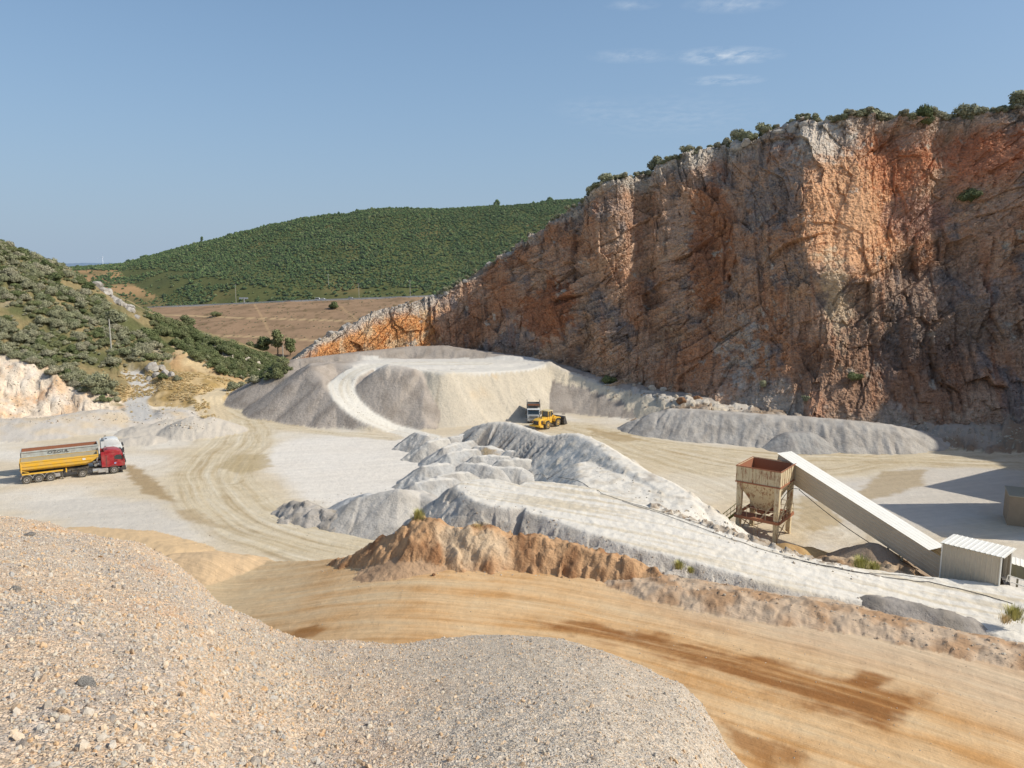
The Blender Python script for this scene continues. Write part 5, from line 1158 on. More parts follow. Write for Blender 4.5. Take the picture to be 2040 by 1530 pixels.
M_CREAM = paint('cream_paint', (.60, .62, .56), .5, dirt=.5, dirtcol=C(150, 120, 90)); M_BLK = paint('black_plastic', (.025, .025, .027), .6, dirt=.5, dirtcol=C(150, 140, 124)); M_GLASS = paint('cab_glass', (.02, .035, .04), .08, dirt=.12, dirtcol=DUST, spec=.9)
M_TYRE = paint('tyre_rubber', (.045, .043, .040), .9, dirt=.75, dirtcol=C(150, 140, 122)); M_RIM = paint('steel_rim', (.50, .48, .45), .5, .3, dirt=.5, dirtcol=C(140, 126, 108)); M_CHAS = paint('chassis_grey', (.06, .058, .055), .7, dirt=.7, dirtcol=C(150, 138, 118))
M_RUST = paint('rust', (.34, .14, .075), .9, dirt=.6, dirtcol=C(170, 120, 90), scale=.9); M_ALU = paint('aluminium_tank', (.52, .52, .50), .35, .6, dirt=.4, dirtcol=DUST); M_DKS = paint('dark_steel', (.05, .05, .055), .6, .3, dirt=.45, dirtcol=C(160, 148, 130))
M_LOGO = paint('blue_white_badge', (.35, .40, .62), .5, dirt=.1); M_LET = paint('dark_lettering', (.05, .055, .06), .6, dirt=.3)
M_YRIM = paint('yellow_rim', (.75, .42, .03), .5, dirt=.4, dirtcol=DUST); M_GREYBODY = paint('grey_steel_body', (.26, .26, .25), .6, .2, dirt=.6, dirtcol=C(170, 158, 138)); M_LAMP = paint('lamp_lens', (.7, .7, .66), .15, dirt=.2)
M_ORL = paint('amber_lens', (.8, .25, .03), .3, dirt=.1)

def wheel(parent, x, y, r, w, side, rim=M_RIM, name='wheel', dual=False, lug=0):
    """side +1 faces +y"""
    b = MB(); o = r; prof = [(o * .58, -w / 2), (o * .90, -w / 2), (o * .985, -w * .40), (o, -w * .25), (o, w * .25), (o * .985, w * .40), (o * .90, w / 2), (o * .58, w / 2), (o * .56, 0)]
    b.lathe((0, 0, 0), prof, 28)
    if lug:
        for i in range(lug):
            a = 2 * PI * i / lug
            for sg in (-1, 1):
                M = Matrix.Rotation(-(a + (.0 if sg > 0 else PI / lug)), 4, 'Y') @ Matrix.Translation((o * .985, sg * w * .26, 0)) @ Matrix.Rotation(sg * .5, 4, 'X'); b.box(-.03, .06, -w * .26, w * .26, -.05, .05, M)
    t = b.build(name, M_TYRE, parent, smooth=True, loc=(x, y, r))
    m = MB(); s = side; m.lathe((0, s * w * .36, 0), [(o * .57, -.02), (o * .57, .10 * s), (o * .50, .10 * s), (o * .44, .02 * s), (o * .26, -.02 * s), (o * .24, .10 * s), (o * .10, .12 * s), (.01, .12 * s)], 24)
    for i in range(8): a = 2 * PI * i / 8; m.cyl((o * .34 * math.cos(a), s * (w * .36 + .03), o * .34 * math.sin(a)), .022, .05, 'y', 6)
    m.build('rim', rim, t, smooth=True); return t
def arch(parent, x, y, r, w, mat, name='mudguard'):
    b = MB(); n = 9; pr = []
    for i in range(n): a = math.radians(8 + 164 * i / (n - 1)); pr.append((x + (r + .09) * math.cos(a), r + (r + .09) * math.sin(a)))
    q = []
    for i in range(n - 1, -1, -1): a = math.radians(8 + 164 * i / (n - 1)); q.append((x + (r + .04) * math.cos(a), r + (r + .04) * math.sin(a)))
    for i in range(n - 1): b.prism([pr[i], pr[i + 1], q[n - 2 - i], q[n - 1 - i]], y - w / 2, y + w / 2)
    return b.build(name, mat, parent)
def semi(loc, rz, label, cabm, tubm, tubh=0., highroof=False, letter=None, inside=None):
    R = root('semi_truck', loc, rz, label, 'truck', None, 1.0); hw = 1.24; roof = 3.25 if not highroof else 3.75
    # chassis
    b = MB(); [b.box(-5.0, .9, s * .42 - .05, s * .42 + .05, .72, .98) for s in (-1, 1)]; b.box(-5.0, -4.8, -.47, .47, .74, .96); b.box(-4.3, -3.3, -.5, .5, .99, 1.10); b.box(-.2, .2, -.9, .9, .45, .62); b.build('chassis', M_CHAS, R)
    # cab: shaped side profile
    b = MB(); prof = [(-1.0, 1.02), (1.28, 1.02), (1.36, 1.35), (1.32, 1.95), (1.12, 2.82), (1.0, 2.90), (-1.0, 2.90)]; b.prism(prof, -hw, hw); cab = b.build('cab', cabm, R, bevel=.06, smooth=True)
    # wind deflector roof
    b = MB(); t = roof
    prof = [(-1.0, 2.89), (1.0, 2.89), (.72, t - .12), (.30, t + .05), (-.55, t + .10), (-1.0, t + .04)]; b.prism(prof, -hw + .10, hw - .10); b.build('roof_fairing', cabm, R, bevel=.08, smooth=True)
    b = MB(); [b.box(-1.42, -1.0, s * (hw - .02) - .03, s * (hw - .02) + .03, 1.1, t - .1) for s in (-1, 1)]; b.build('side_fairing', cabm, R, bevel=.015)
    # glass
    b = MB(); b.quad((1.345, -hw + .12, 1.98), (1.345, hw - .12, 1.98), (1.155, hw - .16, 2.74), (1.155, -hw + .16, 2.74)); b.build('windscreen', M_GLASS, cab)
    b = MB(); b.box(1.16, 1.30, -hw + .08, hw - .08, 2.76, 2.84, Matrix.Translation((.06, 0, 0))); b.build('sun_visor', M_BLK, cab, bevel=.01)
    for s in (-1, 1):
        b = MB(); y = s * (hw + .012); b.quad((.18, y, 2.02), (1.08, y, 1.92), (1.10, y, 2.10), (.94, y, 2.60), (.36, y, 2.60), (.14, y, 2.42)); w = b.build('side_window', M_GLASS, cab)
        b = MB(); b.box(1.20, 1.34, s * (hw + .06) - .05, s * (hw + .22) + .05, 2.05, 2.62) if s > 0 else b.box(1.20, 1.34, -(hw + .27), -(hw + .01), 2.05, 2.62); b.build('mirror', M_BLK, cab, bevel=.02)
        b = MB(); b.box(-.86, -.80, s * hw - .012, s * hw + .012, 1.1, 2.7); b.box(.10, .13, s * hw - .014, s * hw + .014, 1.15, 2.7); b.box(1.16, 1.19, s * hw - .014, s * hw + .014, 1.15, 1.95); b.build('door_seam', M_BLK, cab)
        b = MB(); b.box(.22, .44, s * (hw + .02) - .012, s * (hw + .02) + .012, 1.80, 1.86); b.build('door_handle', M_BLK, cab)
    # front grille, bumper, lamps
    b = MB(); b.box(1.36, 1.385, -.95, .95, 1.12, 1.78); [b.box(1.385, 1.40, -.92, .92, 1.18 + .12 * k, 1.22 + .12 * k) for k in range(5)]; b.build('grille', M_BLK, cab)
    b = MB(); b.box(.72, 1.46, -hw, hw, .42, .80); b.box(.95, 1.42, -hw, hw, .80, 1.0); bp = b.build('bumper', M_BLK, R, bevel=.04)
    for s in (-1, 1): b = MB(); b.box(1.44, 1.49, s * .92 - .2, s * .92 + .2, .62, .80); b.build('headlight', M_LAMP, bp, bevel=.02)
    # wheels
    for s in (-1, 1):
        wheel(R, 0, s * 1.04, .56, .34, s); wheel(R, -3.72, s * 1.0, .56, .52, s)
        arch(R, 0, s * 1.08, .56, .40, M_BLK); arch(R, -3.72, s * 1.0, .56, .56, M_CHAS)
    b = MB(); b.box(-1.9, -.72, -hw, -.62, .42, .92); st = b.build('side_box', M_RIM, R, bevel=.03); b = MB(); b.box(-1.0, -.72, -hw - .02, -hw + .3, .30, .42); b.box(-1.0, -.72, -hw - .02, -hw + .3, .60, .66); b.build('step', M_ALU, st)
    b = MB(); b.cyl((-2.0, -.92, .72), .27, 1.0, 'x', 20); b.build('fuel_tank', M_ALU, R, smooth=True); b = MB(); b.cyl((-1.6, .92, .72), .3, 1.4, 'x', 20); b.build('fuel_tank', M_ALU, R, smooth=True)
    b = MB(); b.cyl((-1.85, -.35, 1.42), .20, .7, 'x', 16); b.cyl((-1.75, .3, 1.5), .20, .55, 'x', 16); b.cyl((-2.1, 0, 1.35), .17, 1.2, 'y', 14); b.tube([(-1.5, -.6, 1.3), (-1.9, -.5, 1.9), (-2.4, -.2, 1.5)], .03); b.build('air_tanks', M_ALU, R, smooth=True)
    b = MB(); b.quad((.05, -hw - .017, 1.42), (.30, -hw - .017, 1.40), (.33, -hw - .017, 1.58), (.10, -hw - .017, 1.60)); 
    if not highroof: b.build('door_badge', M_LOGO, cab)
    b = MB(); b.cyl((-.75, -.95, t + .2), .05, .28, 'x', 8); b.cyl((-.75, .95, t + .2), .05, .28, 'x', 8); b.build('air_horn', M_BLK, R)
    # ---- trailer
    T = bpy.data.objects.new('trailer', None); COL.objects.link(T); T.parent = R
    zt = 2.92 + tubh; z0 = 1.48; xf, xb = -1.75, -10.55
    # rounded tub: cross-sections along x
    secs = [(xb, 1.0, 0.0), (xb + .12, 1.0, 0.), (xf - 1.5, 1.0, 0.), (xf - .75, .97, .28), (xf - .35, .92, .62), (xf, .88, .95)]
    def ring(x, k, lift, inset=0.0):
        H = zt - z0; pr = []
        for a in np.linspace(0, 1, 9): 
            th = PI * a; pr.append((-(1.2 - inset) * math.cos(th) * (1 if abs(math.cos(th)) > .01 else 1), z0 + inset + lift * H * .75 + (1 - math.sin(th) ** .7) * 0.62 * H * (1 - lift)))
        return [(x, -(1.22 - inset), zt)] + [(x, y_, min(z_, zt - .1)) for y_, z_ in pr] + [(x, 1.22 - inset, zt)]
    def shell(inset, name, mat, mxx):
        b = MB(); rings = [ring(x + (mxx if i == 0 else 0) - (mxx if i == len(secs) - 1 else 0), k, l, inset) for i, (x, k, l) in enumerate(secs)]; n = len(rings[0]); vs = [q for r_ in rings for q in r_]; fs = [(i * n + j, i * n + j + 1, (i + 1) * n + j + 1, (i + 1) * n + j) for i in range(len(rings) - 1) for j in range(n - 1)]
        fs += [tuple(range(n)), tuple((len(rings) - 1) * n + j for j in range(n))]; b._add(vs, fs); return b.build(name, mat, T, smooth=True)
    tub = shell(0, 'tub', tubm, 0.); shell(.07, 'tub_inside', inside or M_RUST, .08)
    b = MB(); [b.box(xb - .02, xf + .02, s * 1.22 - .07, s * 1.22 + .07, zt - .12, zt + .03) for s in (-1, 1)]; b.box(xb - .06, xb + .04, -1.2, 1.2, zt - .10, zt + .03); b.box(xf - .06, xf + .04, -1.2, 1.2, zt - .1, zt + .03); b.build('top_rail', tubm, tub)
    b = MB(); [b.box(xb + .02, xf - .75, s * 1.235 - .03, s * 1.235 + .03, z0 + .62 * (zt - z0) - .05, z0 + .62 * (zt - z0) + .02) for s in (-1, 1)]; b.build('side_rail', tubm, tub)
    for s in (-1, 1):
        b = MB(); b.box(xb + .02, xb + .16, s * 1.24 - .05, s * 1.24 + .05, z0 + .05, zt); b.bar((xb + .1, s * 1.25, z0 + .3), (xb + .9, s * 1.25, z0 + .05), .07); b.build('tailgate_post', tubm, tub)
    b = MB(); b.quad((xb - .075, -1.1, z0 + .2), (xb - .075, 1.1, z0 + .2), (xb - .075, 1.18, zt - .1), (xb - .075, -1.18, zt - .1)); [b.box(xb - .10, xb - .02, -1.15, 1.15, z, z + .08) for z in (z0 + .3, z0 + .8, zt - .35)]; b.build('tailgate', tubm, tub)
    b = MB(); [b.bar((xf + .02, s * .9, zt - .1), (xf - .2, s * .9, z0 + .5), .08) for s in (-1, 1)]; b.cyl((xf - .1, 0, z0 + .5), .16, 1.5, 'z', 12); b.build('tipping_ram', M_ALU, T)
    # lower yellow skirt rail + frame
    b = MB(); [b.box(xb + .1, -5.9, s * 1.20 - .05, s * 1.20 + .05, 1.24, 1.42) for s in (-1, 1)]; b.box(-5.6, -5.45, -1.25, 1.25, 1.0, 1.45); b.build('skirt_rail', tubm, T)
    b = MB(); [b.box(xb + .1, -2.9, s * .5 - .07, s * .5 + .07, 1.02, 1.30) for s in (-1, 1)]; [b.box(x, x + .1, -.95, .95, 1.0, 1.15) for x in (-10.2, -8.9, -7.6, -6.2, -4.9, -3.2)]; b.build('trailer_frame', M_CHAS, T)
    b = MB(); [b.box(-6.1, -5.95, s * .85 - .07, s * .85 + .07, .12, 1.1) for s in (-1, 1)]; b.box(-6.2, -5.85, -1.0, -.7, .08, .14); b.build('landing_leg', M_CHAS, T)
    b = MB(); b.box(-6.95, -6.25, -1.18, -.78, .55, 1.0); b.box(-6.9, -6.3, .8, 1.18, .6, 1.0); b.build('tool_box', M_RIM, T, bevel=.02)
    for x in (-7.35, -8.66, -9.97):
        for s in (-1, 1): wheel(T, x, s * 1.02, .57, .40, s); arch(T, x, s * 1.02, .60, .44, M_RIM)
    b = MB(); b.box(xb - .02, xb + .08, -1.15, 1.15, .72, .84); b.build('rear_bumper', M_RIM, T); 
    for s in (-1, 1): b = MB(); b.box(xb - .05, xb - .02, s * .95 - .14, s * .95 + .14, .90, 1.02); b.build('tail_lamp', paint('red_lens', (.5, .02, .02), .3), T)
    b = MB(); b.quad((-3.6, -1.262, 2.35), (-3.25, -1.262, 2.35), (-3.25, -1.262, 2.62), (-3.6, -1.262, 2.62)); b.build('side_plate', M_WHT, tub)
    if letter:
        cu = bpy.data.curves.new('lettering', 'FONT'); cu.body = letter; cu.size = .5; cu.extrude = .002; cu.space_character = 1.05; tmp = bpy.data.objects.new('lettering', cu); COL.objects.link(tmp)
        dg = bpy.context.evaluated_depsgraph_get(); me = bpy.data.meshes.new_from_object(tmp.evaluated_get(dg)); bpy.data.objects.remove(tmp); me.materials.clear(); me.materials.append(M_LET); t_ = new_obj('lettering', me, tub); t_.location = (-7.6, -1.272, 2.55 + tubh * .6); t_.rotation_euler = (PI / 2, 0, 0); t_.scale = (1.4, 1, 1)
    return R
TH = math.atan2(5.0, 8.3)
fx, fy = P(228, 943, 0)[:2]; hx, hy = math.cos(TH), math.sin(TH)
def semi_at(dx, dy): X = fx - (-hy) * -1.05 * 0 + dx; return X, fy + dy
sc_ = math.hypot(8.3, 5.0) / 9.97
s1 = semi((fx - hy * 1.1, fy + hx * 1.1, float(gfast(fx, fy)) - .02), TH, 'red cab articulated tipper truck with a dusty yellow trailer tub', M_RED, M_YEL, inside=paint('dusty_tub_inside', C(196, 182, 152), .9, dirt=.6, dirtcol=C(168, 158, 140))); s1.scale = (sc_,) * 3
s2 = semi((fx - hy * 5.2 + .3, fy + hx * 5.2, float(gfast(fx - hy * 5, fy + hx * 5)) - .02), TH, 'white high-roof articulated tipper truck parked behind the red cab one', M_WHT, M_CREAM, .38, True, 'OZGUL'); s2.scale = (sc_ * 1.02,) * 3

# ---- rigid tipper facing the camera
def tipper(loc, rz):
    R = root('dump_truck', loc, rz, 'white rigid dump truck facing the camera, waiting beside the yellow loader', 'truck'); hw = 1.22
    b = MB(); b.box(-7.2, .7, -.5, .5, .6, .95); b.build('chassis', M_CHAS, R)
    b = MB(); b.prism([(-.9, .95), (1.18, .95), (1.22, 1.5), (1.16, 1.75), (.95, 2.65), (.85, 2.72), (-.9, 2.72)], -hw, hw); cab = b.build('cab', M_WHT, R, bevel=.06, smooth=True)
    b = MB(); b.quad((1.185, -1.08, 1.76), (1.185, 1.08, 1.76), (1.0, 1.02, 2.5), (1.0, -1.02, 2.5)); b.build('windscreen', M_GLASS, cab)
    b = MB(); b.box(1.0, 1.2, -1.1, 1.1, 2.5, 2.6); b.build('sun_visor', M_BLK, cab)
    b = MB(); [b.box(1.215, 1.245, -.8, .8, 1.06 + k * .13, 1.12 + k * .13) for k in range(4)]; b.build('grille', M_DKS, cab)
    b = MB(); b.box(.75, 1.34, -hw, hw, .42, .92); bp = b.build('bumper', paint('grey_bumper', (.36, .36, .35), .6, dirt=.5, dirtcol=DUST), R, bevel=.04)
    b = MB(); b.box(1.33, 1.36, -.6, .6, .5, .62); b.build('air_intake', M_BLK, bp)
    for s in (-1, 1):
        b = MB(); b.box(1.33, 1.37, s * .92 - .17, s * .92 + .17, .62, .8); b.build('headlight', M_LAMP, bp); b = MB(); b.box(1.0, 1.12, s * 1.42 - .11, s * 1.42 + .11, 1.8, 2.4); b.bar((1.06, s * 1.2, 2.3), (1.06, s * 1.4, 2.3), .04); b.build('mirror', M_BLK, cab)
        b = MB(); y = s * (hw + .01); b.quad((0, y, 1.75), (.95, y, 1.75), (.82, y, 2.45), (.05, y, 2.45)); b.build('side_window', M_GLASS, cab)
        for x in (0, -3.5, -4.85): wheel(R, x, s * 1.02, .5, .36 if x == 0 else .5, s)
        arch(R, 0, s * 1.05, .54, .38, M_BLK)
    # tipping body with protective canopy lip over the cab
    b = MB(); z0, z1 = 1.15, 3.30; t = .08; x0, x1 = -6.9, -1.05
    b.box(x0, x1, -1.25, 1.25, z0, z0 + t); [b.box(x0, x1, s * 1.21 - t / 2, s * 1.21 + t / 2, z0 + t, z1) for s in (-1, 1)]; b.box(x1 - t, x1, -1.17, 1.17, z0 + t, z1 - .3); b.box(x0, x0 + t, -1.17, 1.17, z0 + t, z1 - .5); body = b.build('tipper_body', M_GREYBODY, R)
    b = MB(); b.prism([(x1, z1 - .3), (x1 + 1.15, z1 + .12), (x1 + 1.15, z1 + .18), (x1 - .1, z1 - .2)], -1.25, 1.25); b.box(x1 + 1.08, x1 + 1.15, -1.25, 1.25, z1 + .1, z1 + .38); [b.box(x1 - .1, x1 + 1.15, s * 1.22 - .03, s * 1.22 + .03, z1 - .2, z1 + .38) for s in (-1, 1)]; b.build('cab_guard', M_GREYBODY, body)
    b = MB(); b.box(x1 + 1.16, x1 + 1.18, -1.1, 1.1, z1 - .02, z1 + .30); b.build('guard_front', M_RUST, body)
    b = MB(); [b.box(x0 + .3 + k * .9, x0 + .42 + k * .9, s * 1.28 - .04, s * 1.28 + .04, z0 + t, z1) for k in range(7) for s in (-1, 1)]; b.build('side_ribs', M_GREYBODY, body)
    return R
q = P(1063, 842, 0); d_ = math.atan2(-q[1], -q[0] * 1.0)
dt = tipper((q[0], q[1] + .6, float(gfast(q[0], q[1] + .3))), -PI / 2 - .02); dt.scale = (.91,) * 3

# ---- wheel loader
def loader(loc, rz):
    R = root('wheel_loader', loc, rz, 'yellow wheel loader with its rear engine grille turned to the camera and bucket behind', 'wheel loader'); r = .82
    # rear frame + engine hood: rear axle at x=0, front axle at 3.3
    b = MB(); b.prism([(-2.1, 1.0), (1.0, .9), (1.0, 1.9), (.75, 2.2), (-1.85, 2.0), (-2.1, 1.8)], -.72, .72); b.build('engine_hood', M_YEL, R, bevel=.06, smooth=True)
    b = MB(); b.box(-2.125, -2.09, -.58, .58, 1.08, 1.78); [b.box(-2.15, -2.12, -.58, .58, 1.12 + .1 * k, 1.15 + .1 * k) for k in range(7)]; b.build('rear_grille', M_DKS, R)
    b = MB(); b.box(-1.4, -.2, -.76, -.72, 1.15, 1.75); b.box(-1.4, -.2, .72, .76, 1.15, 1.75); b.build('side_vent', M_DKS, R)
    b = MB(); b.prism([(-2.45, .72), (-1.5, .55), (-1.4, .98), (-2.45, 1.0)], -1.28, 1.28); b.build('counterweight', M_YEL, R, bevel=.05, smooth=True)
    for s in (-1, 1):
        b = MB(); b.prism([(-1.0, 1.15), (-.95, 1.66), (-.45, 1.84), (.5, 1.84), (.95, 1.66), (1.0, 1.5), (.9, 1.5), (.45, 1.72), (-.4, 1.72), (-.85, 1.5), (-.9, 1.15)], s * 1.0 - .34, s * 1.0 + .34); b.build('fender', M_YEL, R)
        b = MB(); b.box(-2.14, -2.10, s * .65 - .07, s * .65 + .07, 1.5, 1.7); b.build('tail_lamp', M_ORL, R)
    b = MB(); b.cyl((-.5, .3, 2.35), .07, .6, 'z', 10); b.cyl((-.9, -.35, 2.25), .12, .35, 'z', 12); b.build('exhaust', M_DKS, R)
    # cab
    b = MB(); b.box(.85, 2.15, -.72, .72, 1.0, 2.15); b.build('cab_base', M_YEL, R, bevel=.03)
    b = MB(); b.prism([(.90, 2.15), (2.12, 2.15), (2.25, 2.6), (2.1, 3.18), (.95, 3.18)], -.70, .70); cab = b.build('cab_glass', M_GLASS, R)
    b = MB()
    for x, y in ((.90, .71), (.90, -.71), (1.5, .71), (1.5, -.71)): b.box(x - .05, x + .05, y - .04, y + .04, 2.1, 3.2)
    for y in (-.71, .71): b.bar((2.14, y, 2.13), (2.27, y, 2.6), .08); b.bar((2.27, y, 2.6), (2.1, y, 3.2), .08)
    b.build('cab_pillar', M_YEL, cab); b = MB(); b.box(.75, 2.3, -.82, .82, 3.19, 3.36); b.build('cab_roof', paint('cream_roof', (.72, .60, .32), .5, dirt=.4, dirtcol=DUST), cab, bevel=.04)
    for s in (-1, 1): b = MB(); b.box(1.9, 2.0, s * 1.0 - .09, s * 1.0 + .09, 2.5, 2.85); b.bar((1.95, s * .7, 2.8), (1.95, s * .95, 2.75), .04); b.build('mirror', M_BLK, cab)
    b = MB(); [b.bar((.2, s * 1.0, 2.5), (.95, s * 1.0, 2.5), .04) for s in (-1, 1)]; [b.bar((x, s * 1.0, 1.85), (x, s * 1.0, 2.5), .04) for x in (.2, .95) for s in (-1, 1)]; b.build('handrail', M_DKS, R)
    # front frame, arms, bucket
    b = MB(); b.box(1.7, 3.9, -.5, .5, .75, 1.35); b.prism([(2.5, 1.35), (3.6, 1.35), (3.3, 2.2), (2.7, 2.2)], -.42, .42); b.build('front_frame', M_YEL, R, bevel=.03)
    for s in (-1, 1):
        b = MB(); b.prism([(2.8, 1.75), (3.1, 2.15), (4.4, 1.5), (5.2, .62), (4.95, .45), (4.1, 1.15)], s * .55 - .09, s * .55 + .09); b.build('lift_arm', M_YEL, R)
        b = MB(); b.prism([(2.35, 1.15), (2.4, 1.70), (2.9, 1.84), (3.9, 1.84), (4.25, 1.6), (4.2, 1.5), (3.8, 1.72), (2.95, 1.72), (2.5, 1.6)], s * 1.0 - .34, s * 1.0 + .34); b.build('fender', M_YEL, R)
    b = MB(); b.bar((3.2, 0, 2.1), (4.6, 0, 1.6), .16); b.bar((4.6, 0, 1.7), (4.9, 0, .7), .12); b.build('tilt_linkage', M_DKS, R)
    b = MB(); P1 = [(5.0, .45), (4.95, 1.0), (5.15, 1.5), (5.55, 1.72), (5.6, 1.66), (5.3, 1.45), (5.08, 1.0), (5.14, .5), (5.4, .28), (6.3, .18), (6.3, .12), (5.35, .18)]
    b.prism(P1, -1.5, 1.5); [b.prism([(5.05, .4), (6.2, .15), (5.55, 1.7), (5.15, 1.5), (4.97, 1.0)], s * 1.5 - .04, s * 1.5 + .04) for s in (-1, 1)]; bk = b.build('bucket', M_DKS, R); b = MB(); [b.box(6.28, 6.5, y - .06, y + .06, .10, .18) for y in np.linspace(-1.35, 1.35, 8)]; b.build('bucket_teeth', M_DKS, bk)
    for x in (0, 3.3):
        for s in (-1, 1): wheel(R, x, s * 1.05, r, .62, s, M_YRIM, lug=18)
    return R
q = P(1092, 857, 0); la = math.radians(52); ld = loader((q[0] - .9, q[1] + 1.5, float(gfast(q[0], q[1] + 1.5))), la)

ld.scale = (.88,) * 3
# =====================================================================
#  HOPPER TOWER
# =====================================================================
RZ = math.radians(-27)
m = NT('rusty_cream_steel'); tc = m.n('ShaderNodeTexCoord').outputs['Object']; n1 = m.noise(tc, .9, 6, .7); n2 = m.noise(tc, 4.0, 5, .7); mp = m.n('ShaderNodeMapping'); m.l(tc, mp.inputs[0]); mp.inputs['Scale'].default_value = (3, 3, .4); n3 = m.noise(mp.outputs[0], 2.0, 4, .7)
f = m.ramp(m.math('ADD', m.math('MULTIPLY', n1, .4), m.math('MULTIPLY', n3, .6)), [(.50, (0, 0, 0)), (.60, (1, 1, 1))]); cc_ = m.mixc(m.math('MULTIPLY', n2, .5), tuple(C(226, 208, 172)), tuple(C(196, 178, 146))); cc_ = m.mixc(m.math('MULTIPLY', f, .9), cc_, tuple(C(146, 84, 46))); m.l(cc_, m.b.inputs['Base Color']); m.v(m.b, 'Roughness', .75); m.l(m.bump(n2, .2, .03), m.b.inputs['Normal']); M_HOP = m.m
HS = 3.75
hq = P(1544, 1082, 0); hr = root('hopper_tower', (hq[0], hq[1], float(gfast(hq[0], hq[1])) - .05), math.radians(-38), 'rusty cream steel hopper on four legs with a platform and stairs', 'hopper')
# local frame: x to the right-near, y away; front-right leg at the origin
def hopper():
    S = HS; zt, zb = 7.25, 5.65; cx, cy = -S / 2, S / 2
    legs = [(0, 0), (-S, 0), (-S, S), (0, S)]
    for (x, y) in legs:
        b = MB(); w = .26; b._add([(x - w * .8, y - w * .8, -.6), (x + w * .8, y - w * .8, -.6), (x + w * .8, y + w * .8, -.6), (x - w * .8, y + w * .8, -.6), (x - w, y - w, zb), (x + w, y - w, zb), (x + w, y + w, zb), (x - w, y + w, zb)], [(0, 3, 2, 1), (4, 5, 6, 7), (0, 1, 5, 4), (1, 2, 6, 5), (2, 3, 7, 6), (3, 0, 4, 7)]); b.build('leg', M_HOP, hr, bevel=.02)
    # bin: four plates with stiffener seams
    t = .06; b = MB(); b.box(-S - .3, .3, -.3, -.3 + t, zb, zt); b.box(-S - .3, .3, S + .3 - t, S + .3, zb, zt); b.box(.3 - t, .3, -.3 + t, S + .3 - t, zb, zt); b.box(-S - .3, -S - .3 + t, -.3 + t, S + .3 - t, zb, zt); bn = b.build('bin', M_HOP, hr)
    b = MB(); e = .025; i0, i1, j0, j1 = -S - .3 + t + e, .3 - t - e, -.3 + t + e, S + .3 - t - e
    b.quad((i0, j0, zb), (i1, j0, zb), (i1, j0, zt - .03), (i0, j0, zt - .03)); b.quad((i0, j1, zb), (i1, j1, zb), (i1, j1, zt - .03), (i0, j1, zt - .03)); b.quad((i0, j0, zb), (i0, j1, zb), (i0, j1, zt - .03), (i0, j0, zt - .03)); b.quad((i1, j0, zb), (i1, j1, zb), (i1, j1, zt - .03), (i1, j0, zt - .03)); b.build('bin_lining', M_RUST, bn)
    b = MB()
    for k in range(8):
        x = -S - .3 + (S + .6) * k / 7; b.box(x - .025, x + .025, -.345, -.3, zb + .08, zt - .04)
        y = -.3 + (S + .6) * k / 7; b.box(.3, .345, y - .025, y + .025, zb + .08, zt - .04); b.box(-S - .345, -S - .3, y - .025, y + .025, zb + .08, zt - .04)
    b.build('stiffeners', M_HOP, bn)
    b = MB(); w = .07
    for z0, z1 in ((zb - .06, zb + .07), (zt - .05, zt + .04)): b.box(-S - .38, .38, -.38, -.303, z0, z1); b.box(-S - .38, .38, S + .303, S + .38, z0, z1); b.box(.303, .38, -.30, S + .30, z0, z1); b.box(-S - .38, -S - .303, -.30, S + .30, z0, z1)
    b.build('rim_band', M_RUST, bn)
    # funnel
    z2 = 2.75; k = .62; b = MB(); T = [(-S - .25, -.25, zb), (.25, -.25, zb), (.25, S + .25, zb), (-S - .25, S + .25, zb)]; B_ = [(cx - k, cy - k, z2), (cx + k, cy - k, z2), (cx + k, cy + k, z2), (cx - k, cy + k, z2)]; b._add(T + B_, [(0, 1, 5, 4), (1, 2, 6, 5), (2, 3, 7, 6), (3, 0, 4, 7)]); fn = b.build('funnel', M_HOP, hr)
    b = MB()
    for q in (.25, .5, .75):
        p = [Vector(T[i]).lerp(Vector(B_[i]), q) for i in range(4)]; [b.bar(p[i], p[(i + 1) % 4], .05) for i in range(4)]
    for i in range(4):
        for q in (.2, .4, .6, .8): b.bar(Vector(T[i]).lerp(Vector(T[(i + 1) % 4]), q), Vector(B_[i]).lerp(Vector(B_[(i + 1) % 4]), q), .035)
        b.bar(T[i], B_[i], .07)
    b.build('funnel_ribs', M_HOP, fn); b = MB(); b.box(cx - k - .06, cx + k + .06, cy - k - .06, cy + k + .06, z2 - .35, z2 + .02); b.box(cx - .3, cx + .3, cy - k - .5, cy - k - .06, z2 - .3, z2 - .1); b.build('discharge_gate', M_RUST, fn)
    # platform
    zp = 2.25; b = MB(); 
    b.box(-S - .35, .35, -.42, -.27, zp - .28, zp); b.box(-S - .35, .35, S + .27, S + .42, zp - .28, zp); b.box(.27, .42, -.27, S + .27, zp - .28, zp); b.box(-S - .42, -S - .27, -.27, S + .27, zp - .28, zp); b.box(-S, 0, -.26, 1.2, zp - .10, zp - .03); b.box(-S, 0, S - 1.1, S + .26, zp - .10, zp - .03); b.box(-1.1, .26, 1.2, S - 1.1, zp - .10, zp - .03); b.build('platform', M_RUST, hr)
    b = MB()
    for (a, c) in (((-S, -.4), (0, -.4)), ((.4, 0), (.4, S)), ((0, S + .4), (-S, S + .4))):
        for h in (.5, 1.0): b.bar((a[0], a[1], zp + h), (c[0], c[1], zp + h), .035)
        for k2 in range(5): x = a[0] + (c[0] - a[0]) * k2 / 4; y = a[1] + (c[1] - a[1]) * k2 / 4; b.bar((x, y, zp), (x, y, zp + 1.0), .035)
    b.build('railing', M_HOP, hr)
